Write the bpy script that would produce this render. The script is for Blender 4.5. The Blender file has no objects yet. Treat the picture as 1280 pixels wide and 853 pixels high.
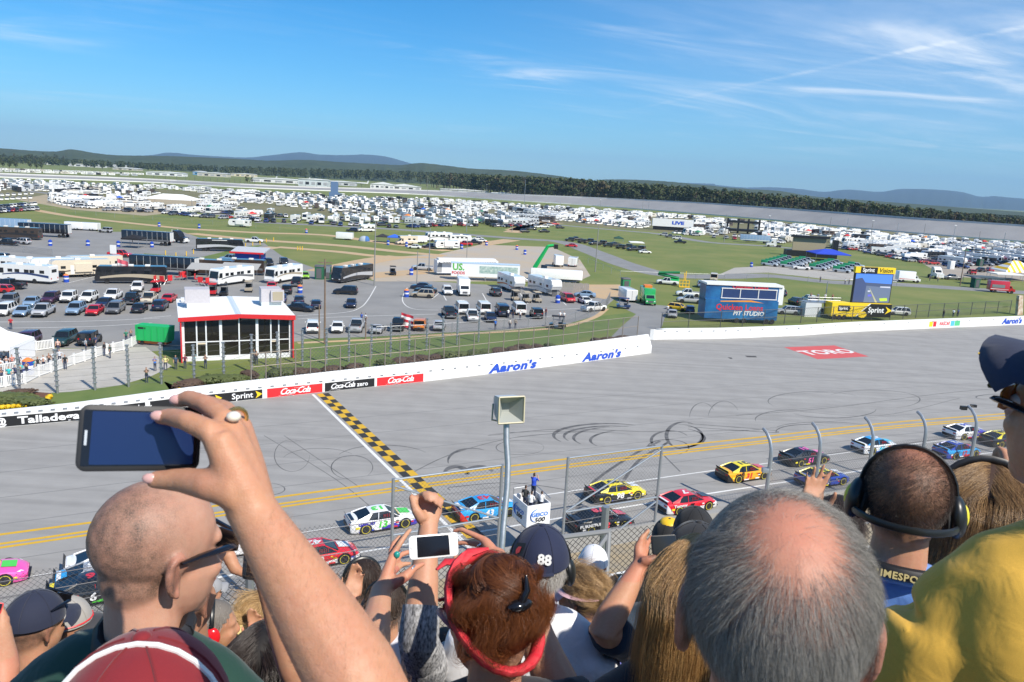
import bpy, bmesh, math, random
import numpy as np
from mathutils import Vector as V, Matrix as MX, Euler
random.seed(7); rng = np.random.default_rng(7)
S = bpy.context.scene; COL = S.collection
R = math.radians
FPX = 960.0; CAMH = 24.0
ROLL = R(3.1); PITCH = math.atan(199.2/FPX)
FW = np.array([0, math.cos(PITCH), -math.sin(PITCH)])
U0 = np.array([0, math.sin(PITCH), math.cos(PITCH)]); R0 = np.array([1., 0, 0])
RT = math.cos(ROLL)*R0+math.sin(ROLL)*U0; UP = -math.sin(ROLL)*R0+math.cos(ROLL)*U0
CP = np.array([0, 0, CAMH])
def ray(x, y):
 d = FW*FPX+RT*(x-640)+UP*(426.5-y); return d/np.linalg.norm(d)
def g(x, y, z=0.0):                       # photo pixel -> point on the level z
 d = ray(x, y); return V(CP+d*((z-CAMH)/d[2]))
def at(x, y, d):                          # photo pixel -> point d metres away
 return V(CP+ray(x, y)*d)
cam = bpy.data.cameras.new('camera'); co = bpy.data.objects.new('camera', cam); COL.objects.link(co)
cam.sensor_width = 36; cam.lens = 27; cam.clip_start = .05; cam.clip_end = 40000
co.matrix_world = MX(((RT[0], UP[0], -FW[0], 0), (RT[1], UP[1], -FW[1], 0), (RT[2], UP[2], -FW[2], CAMH), (0, 0, 0, 1)))
cam.dof.use_dof = True; cam.dof.focus_distance = 40; cam.dof.aperture_fstop = 18
S.camera = co
SUN_EL = R(45); SUN_AZ = math.atan2(.70, -.71)       # direction to the sun: east of north (blender +Y), i.e. behind right
sd = V((math.cos(SUN_EL)*math.sin(SUN_AZ), math.cos(SUN_EL)*math.cos(SUN_AZ), math.sin(SUN_EL)))
sl = bpy.data.lights.new('sun', 'SUN'); sl.energy = 5.0; sl.angle = R(.53); sl.color = (1, .93, .82)
so = bpy.data.objects.new('sun', sl); COL.objects.link(so); so.rotation_euler = (-sd).to_track_quat('-Z', 'Y').to_euler()
W = bpy.data.worlds.new('World'); S.world = W; W.use_nodes = True
S.view_settings.view_transform = 'Standard'; S.view_settings.look = 'None'
S.view_settings.exposure = 0.30; S.view_settings.gamma = 1
S.cycles.max_bounces = 6; S.cycles.transparent_max_bounces = 12; S.cycles.volume_bounces = 0
S.cycles.use_denoising = True; S.cycles.caustics_reflective = False; S.cycles.caustics_refractive = False
SEEDA, SEEDB = 25.5, 3.7
def world():
 nt = W.node_tree; nt.nodes.clear(); N = nt.nodes.new; L = nt.links.new
 out = N('ShaderNodeOutputWorld'); bg = N('ShaderNodeBackground'); bg.inputs[1].default_value = .105
 sky = N('ShaderNodeTexSky'); sky.sky_type = 'NISHITA'; sky.sun_disc = False
 sky.sun_elevation = SUN_EL; sky.sun_rotation = SUN_AZ; sky.altitude = 160; sky.air_density = 1.0; sky.dust_density = .25; sky.ozone_density = 3.0
 hs = N('ShaderNodeHueSaturation'); hs.inputs['Saturation'].default_value = 1.2
 tn = N('ShaderNodeMix'); tn.data_type = 'RGBA'; tn.blend_type = 'MULTIPLY'; tn.inputs[0].default_value = 1; L(sky.outputs[0], tn.inputs[6]); tn.inputs[7].default_value = (.61, .91, 1.12, 1); L(tn.outputs[2], hs.inputs['Color'])
 tc = N('ShaderNodeTexCoord'); sx = N('ShaderNodeSeparateXYZ'); L(tc.outputs['Generated'], sx.inputs[0])
 def M(op, a, b=None, c=None):
  n = N('ShaderNodeMath'); n.operation = op
  for i, q in enumerate((a, b, c)):
   if q is None: continue
   if isinstance(q, (int, float)): n.inputs[i].default_value = q
   else: L(q, n.inputs[i])
  return n.outputs[0]
 zz = M('MAXIMUM', sx.outputs[2], .02); zz = M('ADD', zz, .05)
 u = M('DIVIDE', sx.outputs[0], zz); v = M('DIVIDE', sx.outputs[1], zz)
 def layer(ru, su, sv, sc, det, lo, hi, dist, seed):
  c_, s_ = math.cos(ru), math.sin(ru)
  a = M('MULTIPLY', M('ADD', M('MULTIPLY', u, c_), M('MULTIPLY', v, s_)), su)
  b = M('MULTIPLY', M('ADD', M('MULTIPLY', u, -s_), M('MULTIPLY', v, c_)), sv)
  cb = N('ShaderNodeCombineXYZ'); L(a, cb.inputs[0]); L(b, cb.inputs[1]); cb.inputs[2].default_value = seed
  n = N('ShaderNodeTexNoise'); n.inputs['Scale'].default_value = sc; n.inputs['Detail'].default_value = det; n.inputs['Distortion'].default_value = dist
  n.inputs['Roughness'].default_value = .62
  L(cb.outputs[0], n.inputs['Vector'])
  mr = N('ShaderNodeMapRange'); mr.interpolation_type = 'SMOOTHSTEP'; L(n.outputs[0], mr.inputs[0]); mr.inputs[1].default_value = lo; mr.inputs[2].default_value = hi
  return mr.outputs[0]
 wisp = layer(R(20), .38, 1.1, 1.0, 9, .44, .82, 1.1, SEEDA)
 big = layer(R(10), .30, .35, 1.0, 3, .36, .66, .4, SEEDB)
 fine = layer(R(30), .5, 2.0, 1.6, 9, .42, .85, 1.5, 14.2)
 lowm = N('ShaderNodeMapRange'); lowm.interpolation_type = 'SMOOTHSTEP'; L(sx.outputs[2], lowm.inputs[0]); lowm.inputs[1].default_value = .26; lowm.inputs[2].default_value = .13; lowm.inputs[3].default_value = .6
 big = M('MULTIPLY', big, lowm.outputs[0])
 c1 = M('MULTIPLY', M('ADD', M('MULTIPLY', wisp, .85), M('MULTIPLY', fine, .16)), big)
 tl = M('ADD', M('MULTIPLY', u, CT[0]), M('MULTIPLY', v, CT[1])); tl = M('ABSOLUTE', M('SUBTRACT', tl, CT[2]))
 tr = N('ShaderNodeMapRange'); tr.interpolation_type = 'SMOOTHSTEP'; L(tl, tr.inputs[0]); tr.inputs[1].default_value = .06; tr.inputs[2].default_value = .0; tr.inputs[3].default_value = 0; tr.inputs[4].default_value = 1
 far = N('ShaderNodeMapRange'); far.interpolation_type = 'SMOOTHSTEP'; L(u, far.inputs[0]); far.inputs[1].default_value = .5; far.inputs[2].default_value = 1.7
 c2 = M('MULTIPLY', M('MULTIPLY', tr.outputs[0], far.outputs[0]), M('ADD', M('MULTIPLY', fine, .45), .06))
 veil = N('ShaderNodeMapRange'); veil.interpolation_type = 'SMOOTHSTEP'; L(sx.outputs[0], veil.inputs[0]); veil.inputs[1].default_value = -.2; veil.inputs[2].default_value = .7; veil.inputs[4].default_value = .20
 tot = M('MINIMUM', M('ADD', M('ADD', c1, c2), veil.outputs[0]), .8)
 up = N('ShaderNodeMapRange'); L(sx.outputs[2], up.inputs[0]); up.inputs[1].default_value = .02; up.inputs[2].default_value = .12
 tot = M('MULTIPLY', tot, up.outputs[0])
 mx = N('ShaderNodeMix'); mx.data_type = 'RGBA'; L(tot, mx.inputs[0]); L(hs.outputs[0], mx.inputs[6]); mx.inputs[7].default_value = (8.6, 9.0, 9.4, 1)
 L(mx.outputs[2], bg.inputs[0]); L(bg.outputs[0], out.inputs[0])
def cloudline(p, q):
 a, b = ray(*p), ray(*q); a = a/(max(a[2], .02)+.05); b = b/(max(b[2], .02)+.05)
 n = np.array([-(b-a)[1], (b-a)[0]]); n /= np.linalg.norm(n); return n[0], n[1], float(n@a[:2])
CT = cloudline((1000, 92), (1280, 34))
world()
MATS = {}
def mat(name, col, rough=.6, metal=0, var=.0, scale=3.0, bump=0, coat=0, emit=0, alpha=None, objcol=False, spec=.5, coords='Object', col2=None, det=6, trans=0, sss=0, stretch=None):
 if name in MATS: return MATS[name]
 m = bpy.data.materials.new(name); m.use_nodes = True; MATS[name] = m
 nt = m.node_tree; b = nt.nodes['Principled BSDF']; N = nt.nodes.new; L = nt.links.new
 b.inputs['Roughness'].default_value = rough; b.inputs['Metallic'].default_value = metal
 b.inputs['Specular IOR Level'].default_value = spec
 b.inputs['Coat Weight'].default_value = coat; b.inputs['Coat Roughness'].default_value = .06
 c4 = (*col, 1); b.inputs['Base Color'].default_value = c4
 src = None
 if objcol:
  oi = N('ShaderNodeObjectInfo'); src = oi.outputs['Color']
 if var or bump or col2:
  tc = N('ShaderNodeTexCoord'); n = N('ShaderNodeTexNoise'); n.inputs['Scale'].default_value = scale; n.inputs['Detail'].default_value = det; n.inputs['Roughness'].default_value = .6
  vec = tc.outputs[coords]
  if stretch:
   mp = N('ShaderNodeMapping'); mp.inputs['Scale'].default_value = stretch; L(vec, mp.inputs[0]); vec = mp.outputs[0]
  L(vec, n.inputs['Vector'])
  if var or col2:
   mr = N('ShaderNodeMapRange'); L(n.outputs[0], mr.inputs[0]); mr.inputs[1].default_value = .28; mr.inputs[2].default_value = .72
   if col2:
    mx = N('ShaderNodeMix'); mx.data_type = 'RGBA'; L(mr.outputs[0], mx.inputs[0]); mx.inputs[6].default_value = c4; mx.inputs[7].default_value = (*col2, 1)
    if src: L(src, mx.inputs[6])
    L(mx.outputs[2], b.inputs['Base Color'])
   else:
    mr.inputs[3].default_value = 1-var; mr.inputs[4].default_value = 1+var
    mx = N('ShaderNodeVectorMath'); mx.operation = 'SCALE'
    if src: L(src, mx.inputs[0])
    else: mx.inputs[0].default_value = col
    L(mr.outputs[0], mx.inputs['Scale']); L(mx.outputs[0], b.inputs['Base Color'])
  if bump:
   bp = N('ShaderNodeBump'); bp.inputs['Strength'].default_value = bump; bp.inputs['Distance'].default_value = .02; L(n.outputs[0], bp.inputs['Height']); L(bp.outputs[0], b.inputs['Normal'])
 elif src: L(src, b.inputs['Base Color'])
 if emit: b.inputs['Emission Color'].default_value = c4; b.inputs['Emission Strength'].default_value = emit
 if trans: b.inputs['Transmission Weight'].default_value = trans
 if sss: b.inputs['Subsurface Weight'].default_value = sss; b.inputs['Subsurface Radius'].default_value = (.012, .004, .002); b.inputs['Subsurface Scale'].default_value = .6
 if alpha is not None: b.inputs['Alpha'].default_value = alpha
 return m
class MB:
 def __init__(s): s.v = []; s.f = []; s.m = []; s.s = []
 def add(s, vs, fs, m=0, sm=False, T=None):
  o = len(s.v)
  if T is not None: vs = [T @ V(q) for q in vs]
  s.v.extend([tuple(q) for q in vs])
  for f in fs: s.f.append(tuple(i+o for i in f)); s.m.append(m); s.s.append(sm)
  return s
 def box(s, c, d, m=0, rz=0, T=None, taper=None):
  x, y, z = d[0]/2, d[1]/2, d[2]/2; k = taper or (1, 1)
  vs = [(-x, -y, -z), (x, -y, -z), (x, y, -z), (-x, y, -z), (-x*k[0], -y*k[1], z), (x*k[0], -y*k[1], z), (x*k[0], y*k[1], z), (-x*k[0], y*k[1], z)]
  M = MX.Translation(V(c)) @ MX.Rotation(rz, 4, 'Z')
  if T is not None: M = T @ M
  return s.add(vs, [(0, 3, 2, 1), (4, 5, 6, 7), (0, 1, 5, 4), (1, 2, 6, 5), (2, 3, 7, 6), (3, 0, 4, 7)], m, False, M)
 def rbox(s, c, d, r=.05, m=0, rz=0, T=None, n=3, axis='z'):
  x, y, h = d[0]/2, d[1]/2, d[2]; pts = []
  for (sx, sy, a0) in ((1, 1, 0), (-1, 1, 90), (-1, -1, 180), (1, -1, 270)):
   for i in range(n+1):
    a = R(a0+90*i/n); pts.append((sx*(x-r)+r*math.cos(a), sy*(y-r)+r*math.sin(a)))
  rings = []
  for (z, k) in ((-h/2, 0), (h/2-r, 0), (h/2-r*.3, .3*r), (h/2, r)):
   rings.append([(px*(1-k/x), py*(1-k/y), z) for px, py in pts])
  M = MX.Translation(V(c)) @ MX.Rotation(rz, 4, 'Z')
  if T is not None: M = T @ M
  return s.loft(rings, m, True, T=M)
 def loft(s, rings, m=0, sm=True, cap0=True, cap1=True, T=None, closed=True):
  n = len(rings[0]); vs = [p for r_ in rings for p in r_]; fs = []
  for i in range(len(rings)-1):
   for j in range(n if closed else n-1):
    k = (j+1) % n; fs.append((i*n+j, i*n+k, (i+1)*n+k, (i+1)*n+j))
  if cap0: fs.append(tuple(range(n-1, -1, -1)))
  if cap1: fs.append(tuple(range((len(rings)-1)*n, len(rings)*n)))
  return s.add(vs, fs, m, sm, T)
 def path(s, pts, r, n=6, m=0, sm=True, caps=True, T=None, flat=1.0):
  pts = [V(p) for p in pts]; k = len(pts); rr = r if isinstance(r, (list, tuple)) else [r]*k
  rings = []; up = None
  for i in range(k):
   t = (pts[min(i+1, k-1)]-pts[max(i-1, 0)]).normalized()
   if up is None:
    up = V((0, 0, 1)) if abs(t.z) < .9 else V((1, 0, 0))
   a = t.cross(up).normalized(); b = a.cross(t).normalized(); up = b
   rings.append([pts[i]+(a*math.cos(2*math.pi*j/n)+b*math.sin(2*math.pi*j/n)*flat)*rr[i] for j in range(n)])
  return s.loft(rings, m, sm, caps, caps, T)
 def tube(s, a, b, r, n=6, m=0, r2=None, T=None): return s.path([a, b], [r, r if r2 is None else r2], n, m, True, True, T)
 def ell(s, c, r, nu=12, nv=8, m=0, T=None, sm=True):
  rings = []
  for i in range(1, nv):
   a = math.pi*i/nv; rings.append([(c[0]+r[0]*math.sin(a)*math.cos(2*math.pi*j/nu), c[1]+r[1]*math.sin(a)*math.sin(2*math.pi*j/nu), c[2]-r[2]*math.cos(a)) for j in range(nu)])
  o = len(s.v); s.loft(rings, m, sm, False, False, T)
  p = [V((c[0], c[1], c[2]-r[2])), V((c[0], c[1], c[2]+r[2]))]
  if T is not None: p = [T @ q for q in p]
  i0 = len(s.v); s.v.extend([tuple(p[0]), tuple(p[1])]); l = o+(nv-2)*nu
  for j in range(nu):
   k = (j+1) % nu
   s.f.append((i0, o+k, o+j)); s.f.append((i0+1, l+j, l+k)); s.m += [m, m]; s.s += [sm, sm]
  return s
 def poly(s, pts, m=0, sm=False): return s.add(pts, [tuple(range(len(pts)))], m, sm)
 def prism(s, pts, z0, z1, m=0, T=None):      # outline in xy
  n = len(pts); vs = [(p[0], p[1], z0) for p in pts]+[(p[0], p[1], z1) for p in pts]
  fs = [tuple(range(n-1, -1, -1)), tuple(range(n, 2*n))]+[(i, (i+1) % n, n+(i+1) % n, n+i) for i in range(n)]
  return s.add(vs, fs, m, False, T)
 def slab(s, pts, y0, y1, m=0, T=None):       # outline in xz pushed along y
  return s.prism([(p[0], p[1]) for p in pts], -y1, -y0, m, (T or MX()) @ MX.Rotation(R(90), 4, 'X'))
 def mesh(s, name, mats, ang=38):
  me = bpy.data.meshes.new(name); me.from_pydata(s.v, [], s.f)
  for q in (mats if isinstance(mats, (list, tuple)) else [mats]): me.materials.append(q)
  me.polygons.foreach_set('material_index', s.m); me.polygons.foreach_set('use_smooth', s.s)
  me.update()
  if any(s.s): me.set_sharp_from_angle(angle=R(ang))
  return me
 def obj(s, name, mats, parent=None, ang=38): return link(name, s.mesh(name, mats, ang), parent)
def link(name, me, parent=None, loc=None, rz=None, color=None):
 o = bpy.data.objects.new(name, me); COL.objects.link(o)
 if parent is not None: o.parent = parent
 if loc is not None: o.location = loc
 if rz is not None: o.rotation_euler = (0, 0, rz)
 if color is not None: o.color = (*color, 1)
 return o
def tag(o, label=None, cat=None, group=None, kind=None):
 if label: o['label'] = label
 if cat: o['category'] = cat
 if group: o['group'] = group
 if kind: o['kind'] = kind
 return o
def thing(name, label, cat, loc=(0, 0, 0), rz=0, group=None):
 o = bpy.data.objects.new(name, None); COL.objects.link(o); o.location = loc; o.rotation_euler = (0, 0, rz); o.empty_display_size = .3
 return tag(o, label, cat, group)
def copytree(o, parent=None):
 c = o.copy(); COL.objects.link(c); c.parent = parent
 for ch in list(o.children): copytree(ch, c)
 return c
def text(name, body, m, size, parent, T, shear=0, bold=.0, ext=.004, align='CENTER', sx=1.0, space=1.0):
 c = bpy.data.curves.new(name, 'FONT'); c.body = body; c.size = size; c.shear = shear; c.offset = bold*size; c.extrude = ext; c.align_x = align; c.align_y = 'CENTER'; c.space_character = space; c.resolution_u = 2
 c.materials.append(m); o = bpy.data.objects.new(name, c); COL.objects.link(o); o.parent = parent
 me = bpy.data.meshes.new_from_object(o); bpy.data.objects.remove(o); o = link(name, me, parent)
 o.matrix_local = T @ MX.Diagonal((sx, 1, 1, 1)); return o
def frame(o, x, n):                      # matrix: local x -> x, local z -> n, at o
 x = V(x).normalized(); n = V(n).normalized(); y = n.cross(x).normalized(); x = y.cross(n)
 return MX(((x.x, y.x, n.x, o[0]), (x.y, y.y, n.y, o[1]), (x.z, y.z, n.z, o[2]), (0, 0, 0, 1)))
M_ = mat
WHITE = M_('white_paint', (.78, .78, .76), .45, var=.05, scale=2)
BLACK = M_('black_plastic', (.012, .012, .014), .45)
RUBBER = M_('tyre_rubber', (.018, .018, .019), .8)
STEEL = M_('galvanised_steel', (.42, .44, .46), .42, .75, var=.12, scale=9)
GLASSD = M_('dark_car_glass', (.012, .015, .018), .06, spec=.7)
CHROME = M_('wheel_alloy', (.45, .46, .48), .3, .8)
PAINT = M_('vehicle_paint', (.5, .5, .5), .32, coat=.8, objcol=True)
CLOTH = M_('clothing', (.5, .5, .5), .85, objcol=True, var=.12, scale=14)
RED = M_('red_paint', (.62, .025, .03), .45, var=.05)
BLUE = M_('blue_paint', (.02, .07, .42), .45, var=.05)
YEL = M_('yellow_paint', (.82, .50, .02), .5, var=.06)
GREEN = M_('green_paint', (.01, .32, .08), .45)
SKIN = M_('far_skin', (.55, .32, .22), .6)
# ================================================================ ground
def gpoly(name, px, z, m, kind='structure', raw=False):
 pts = [g(*p) for p in px] if not raw else [V(p) for p in px]
 bm = bmesh.new(); vs = [bm.verts.new((p.x, p.y, z)) for p in pts]; bm.faces.new(vs)
 bmesh.ops.triangulate(bm, faces=bm.faces[:]); bmesh.ops.recalc_face_normals(bm, faces=bm.faces[:])
 for f in bm.faces:
  if f.normal.z < 0: f.normal_flip()
 me = bpy.data.meshes.new(name); bm.to_mesh(me); bm.free(); me.materials.append(m)
 o = link(name, me); o['kind'] = kind; return o
def ribbon(name, px, w, z, m, raw=False, parent=None, kind='structure', mb=None):
 pts = [g(*p) if not raw else V((*p[:2], 0)) for p in px]; rings = []
 ws = w if isinstance(w, (list, tuple)) else [w]*len(pts)
 for i, p in enumerate(pts):
  t = (pts[min(i+1, len(pts)-1)]-pts[max(i-1, 0)]).normalized(); n = V((-t.y, t.x, 0))
  rings.append([(p.x-n.x*ws[i]/2, p.y-n.y*ws[i]/2, z), (p.x+n.x*ws[i]/2, p.y+n.y*ws[i]/2, z)])
 b = mb or MB(); b.loft(rings, 0, False, False, False, closed=False)
 b.f[:] = b.f
 if mb: return
 me = b.mesh(name, m)
 o = link(name, me, parent)
 if kind: o['kind'] = kind
 return o
def smoothpts(px, k=6):
 out = []
 P = [V((*p, 0)) for p in px]
 for i in range(len(P)-1):
  p0, p1, p2, p3 = P[max(i-1, 0)], P[i], P[i+1], P[min(i+2, len(P)-1)]
  for j in range(k):
   t = j/k; q = .5*((2*p1)+(p2-p0)*t+(2*p0-5*p1+4*p2-p3)*t*t+(3*p1-p0-3*p2+p3)*t**3); out.append((q.x, q.y))
 out.append(tuple(px[-1])); return out
GRASS = M_('mown_grass', (.098, .150, .026), .9, col2=(.205, .205, .06), scale=.06, coords='Object', det=12)
GRASS2 = M_('bright_grass', (.085, .14, .03), .9, col2=(.15, .19, .05), scale=.25, coords='Object', det=12)
ASPH = M_('weathered_asphalt', (.20, .197, .19), .85, col2=(.275, .268, .255), scale=.12, det=13)
ROADM = M_('road_asphalt', (.19, .19, .188), .85, col2=(.25, .25, .245), scale=.2, det=12)
DIRT = M_('tan_dirt', (.50, .33, .17), .95, col2=(.42, .33, .22), scale=.15, det=12)
SAND = M_('pale_gravel', (.46, .44, .40), .95, col2=(.37, .35, .31), scale=.4, det=13)
gm = MB()
n_ = 96
rad = [0, 30, 80, 160, 300, 600, 1100, 2000, 4000, 9000, 22000]
for i in range(len(rad)-1):
 for j in range(n_):
  a, b = 2*math.pi*j/n_, 2*math.pi*(j+1)/n_
  q = [(rad[i]*math.cos(a), rad[i]*math.sin(a), 0), (rad[i+1]*math.cos(a), rad[i+1]*math.sin(a), 0), (rad[i+1]*math.cos(b), rad[i+1]*math.sin(b), 0), (rad[i]*math.cos(b), rad[i]*math.sin(b), 0)]
  if i == 0: q = q[1:]
  gm.poly(q)
tag(gm.obj('ground', GRASS), kind='structure')
gpoly('parking_lot', [(-260, 262), (70, 279), (125, 290), (228, 290), (262, 302), (330, 304), (352, 320), (400, 338), (470, 352), (540, 352), (640, 358), (722, 360), (768, 374), (752, 388), (742, 397), (702, 409), (640, 414), (540, 419), (470, 424), (372, 427), (180, 440), (130, 436), (0, 434), (-260, 440)], .006, ASPH)
gpoly('gravel_yard', [(480, 322), (548, 318), (600, 306), (690, 309), (725, 325), (738, 345), (720, 353), (640, 352), (540, 352), (470, 352), (430, 335)], .010, M_('yard_dirt', (.44, .34, .22), .95, col2=(.36, .345, .32), scale=.05, det=10))
gpoly('gravel_apron', [(-260, 440), (0, 436), (130, 436), (182, 434), (215, 458), (190, 470), (150, 482), (90, 490), (-20, 496), (-260, 506)], .008, SAND)
gpoly('grass_strip', [(180, 317), (250, 322), (310, 308), (330, 306), (300, 318), (255, 328), (170, 333)], .014, GRASS2)
for px in ([(380, 424), (470, 421), (540, 417), (640, 412), (702, 407), (742, 396), (790, 391), (795, 393), (760, 415), (700, 430), (560, 450), (440, 466), (372, 470), (330, 475), (240, 487), (215, 492), (205, 478), (350, 462), (378, 455)],
   [(-260, 512), (0, 497), (90, 490), (150, 482), (195, 473), (230, 487), (150, 505), (60, 512), (-260, 530)]):
 gpoly('infield_grass', px, .012, GRASS2)
ribbon('grass_edge', smoothpts([(372, 429), (470, 424.5), (540, 419.5), (640, 414.5), (702, 409), (742, 397.5), (758, 386)]), 1.1, .017, DIRT)
gpoly('dirt_patch', [(717, 356), (777, 356), (775, 372), (755, 374), (715, 366)], .015, DIRT)
gpoly('access_road', [(768, 374), (785, 378), (838, 383), (830, 400), (822, 426), (845, 438), (800, 450), (756, 430), (775, 410), (795, 393), (780, 386)], .016, ROADM)
ribbon('perimeter_road', smoothpts([(320, 278), (480, 286), (640, 298), (704, 303), (743, 316), (782, 331), (833, 344), (900, 346), (960, 345), (1040, 353), (1125, 356), (1280, 366), (1400, 372)], 8), 9.5, .018, ROADM)
ribbon('inner_road', smoothpts([(-40, 232), (44, 240), (130, 252), (240, 264), (320, 272), (520, 279)], 5), 7, .014, ROADM)
ribbon('campground_road', smoothpts([(640, 275), (705, 282), (784, 289), (826, 293), (885, 303), (960, 308), (1040, 315)], 5), 8, .014, ROADM)
gpoly('concrete_apron', [(918, 335), (1000, 330), (1120, 338), (1130, 353), (1040, 350), (960, 341), (900, 343)], .022, M_('concrete', (.33, .31, .28), .9, col2=(.4, .38, .34), scale=.2))
gpoly('dirt_pad', [(1140, 322), (1190, 300), (1280, 306), (1420, 318), (1420, 352), (1280, 352), (1180, 345)], .012, M_('lot_dirt', (.36, .30, .23), .95, col2=(.29, .27, .24), scale=.1))
for px, w in (([(228, 286), (320, 291), (405, 294), (467, 302), (560, 314)], 6), ([(238, 292), (320, 300), (423, 307), (500, 315), (556, 320)], 6), ([(346, 309), (423, 315), (480, 321), (556, 322)], 5),
    ([(400, 340), (431, 333), (470, 325), (500, 321)], 8), ([(420, 350), (470, 344), (560, 338)], 8), ([(300, 315), (346, 309)], 5), ([(640, 291), (670, 280), (700, 279)], 9), ([(600, 306), (640, 300)], 8), ([(40, 262), (100, 272), (228, 286)], 5), ([(640, 288), (700, 272)], 8)):
 ribbon('dirt_track', smoothpts(px, 4), w, .020+.001*px[0][0]/1000, DIRT)
gpoly('dirt_clearing', [(150, 247), (240, 250), (260, 262), (180, 270), (90, 262), (20, 250), (60, 243)], .011, M_('dust', (.40, .31, .2), .95, col2=(.3, .27, .18), scale=.04))
CAMPG = M_('worn_grass', (.19, .165, .09), .95, col2=(.13, .135, .05), scale=.03, det=10)
gpoly('camping_field', [(-120, 226), (180, 236), (320, 244), (500, 250), (640, 258), (960, 276), (1280, 304), (1460, 325), (1280, 345), (1180, 332), (1060, 312), (900, 296), (700, 280), (520, 276), (320, 270), (150, 255), (-100, 240)], .009, CAMPG)
lm = MB()
for px in ([(-40, 403), (100, 402), (200, 398)], [(-40, 411), (100, 409), (190, 404)], [(372, 395), (430, 391), (450, 385), (460, 375), (470, 358)], [(372, 399), (440, 396), (545, 393)], [(509, 360), (503, 373), (507, 382), (520, 387), (548, 388)],
   [(552, 365), (558, 376)], [(603, 367), (609, 378)], [(650, 367), (660, 380)], [(695, 369), (708, 382)], [(548, 393), (620, 391), (740, 385)], [(550, 366), (540, 374)], [(85, 354), (130, 343), (137, 340)], [(180, 398), (214, 395)]):
 ribbon('l', smoothpts(px, 5), .22, .022, None, mb=lm)
tag(lm.obj('parking_lines', M_('worn_white_line', (.6, .6, .58), .8, var=.2, scale=2)), kind='structure')
WALLPX = [(-300, 574), (-120, 549), (0, 535), (100, 526), (240, 508), (330, 498.5), (400, 491), (470, 483.5), (530, 477.5), (620, 467), (720, 454.5), (815, 441.5)]
WALL2PX = [(812, 425), (900, 424), (1000, 420), (1060, 415.5), (1160, 411), (1280, 406), (1480, 398)]
track_px = WALLPX+WALL2PX
def track_mat():
 m = M_('track_asphalt', (.275, .266, .252), .82, col2=(.33, .32, .303), scale=.35, det=14, bump=.15)
 nt = m.node_tree; N = nt.nodes.new; L = nt.links.new; b = nt.nodes['Principled BSDF']
 src = b.inputs['Base Color'].links[0].from_socket
 tc = N('ShaderNodeTexCoord'); mp = N('ShaderNodeMapping'); mp.inputs['Rotation'].default_value = (0, 0, R(-26)); mp.inputs['Scale'].default_value = (.02, .9, 1); L(tc.outputs['Object'], mp.inputs[0])
 n = N('ShaderNodeTexNoise'); n.inputs['Scale'].default_value = 1; n.inputs['Detail'].default_value = 6; L(mp.outputs[0], n.inputs['Vector'])
 mr = N('ShaderNodeMapRange'); mr.inputs[1].default_value = .35; mr.inputs[2].default_value = .7; mr.inputs[3].default_value = 1.04; mr.inputs[4].default_value = .84; L(n.outputs[0], mr.inputs[0])
 vm = N('ShaderNodeVectorMath'); vm.operation = 'SCALE'; L(src, vm.inputs[0]); L(mr.outputs[0], vm.inputs['Scale']); L(vm.outputs[0], b.inputs['Base Color'])
 return m
TRK = track_mat()
near_px = [(1480, 470), (1480, 700), (1280, 760), (800, 900), (400, 990), (-200, 1000), (-500, 900), (-500, 650)]
gpoly('race_track', track_px+near_px, .026, TRK)
YL = M_('yellow_line', (.66, .39, .015), .7, col2=(.54, .33, .03), scale=1.5)
Y1 = smoothpts([(-200, 697), (0, 669), (200, 642.5), (400, 615), (640, 583), (800, 563), (950, 547), (1100, 530), (1250, 518), (1450, 502)], 4)
Y2 = smoothpts([(-200, 711), (0, 683), (200, 654), (400, 625.5), (640, 592.5), (800, 571.5), (950, 553.5), (1100, 536), (1250, 523), (1450, 506)], 4)
ribbon('yellow_line', Y1[3:], .32, .032, YL)
def offs(px, d):
 P = [g(*p) for p in px]; out = []
 for i, p in enumerate(P):
  t = (P[min(i+1, len(P)-1)]-P[max(i-1, 0)]).normalized(); out.append((p.x-t.y*d, p.y+t.x*d))
 return out
for d in (-.28, .28): ribbon('yellow_line', offs(Y2, d), .30, .032, YL, raw=True)
WL = M_('white_line', (.68, .68, .66), .75, var=.12, scale=2)
ribbon('white_line', offs(Y2, -4.9), .14, .031, WL, raw=True)
ribbon('white_line', offs(Y2, -9.0), .2, .031, WL, raw=True)
jm = MB()
for d in (-2.2, -7, 3.4, 8.2, 13.5, 18.5): ribbon('j', offs(Y2, d), .06, .029, None, raw=True, mb=jm)
tag(jm.obj('asphalt_seams', M_('tar', (.15, .15, .15), .8)), kind='structure')
f0, f1 = g(391, 493.5), g(556, 655)
fd = (f1-f0).normalized(); fn = V((-fd.y, fd.x, 0)); L_ = (g(585, 683)-f0).length
ribbon('finish_line', [tuple(f0), tuple(f0+fd*(L_+6))], .30, .036, WL, raw=True)
b0 = g(399, 493) ; wcell = .66
yb = MB(); kb = MB(); step = 1.3; nn = int(L_/step)+4
side = 1 if (g(412, 491)-f0).dot(fn) > 0 else -1
for i in range(nn):
 for j in range(2):
  a = f0+fd*(i*step)+fn*side*(.42+j*wcell); q = [a, a+fd*step, a+fd*step+fn*side*wcell, a+fn*side*wcell]
  if side < 0: q = q[::-1]
  if (g(0, 0) if 0 else a).length > 0: ((yb, kb)[(i+j) % 2]).poly([(p.x, p.y, .038) for p in q])
for bmk, nm, mm in ((yb, 'finish_yellow_squares', YL), (kb, 'finish_black_squares', M_('black_line', (.03, .03, .03), .8, var=.3))):
 tag(bmk.obj(nm, mm), kind='structure')
TM = M_('tyre_mark', (.05, .05, .05), .75, col2=(.17, .165, .16), scale=1.2)
tmb = MB()
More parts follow.
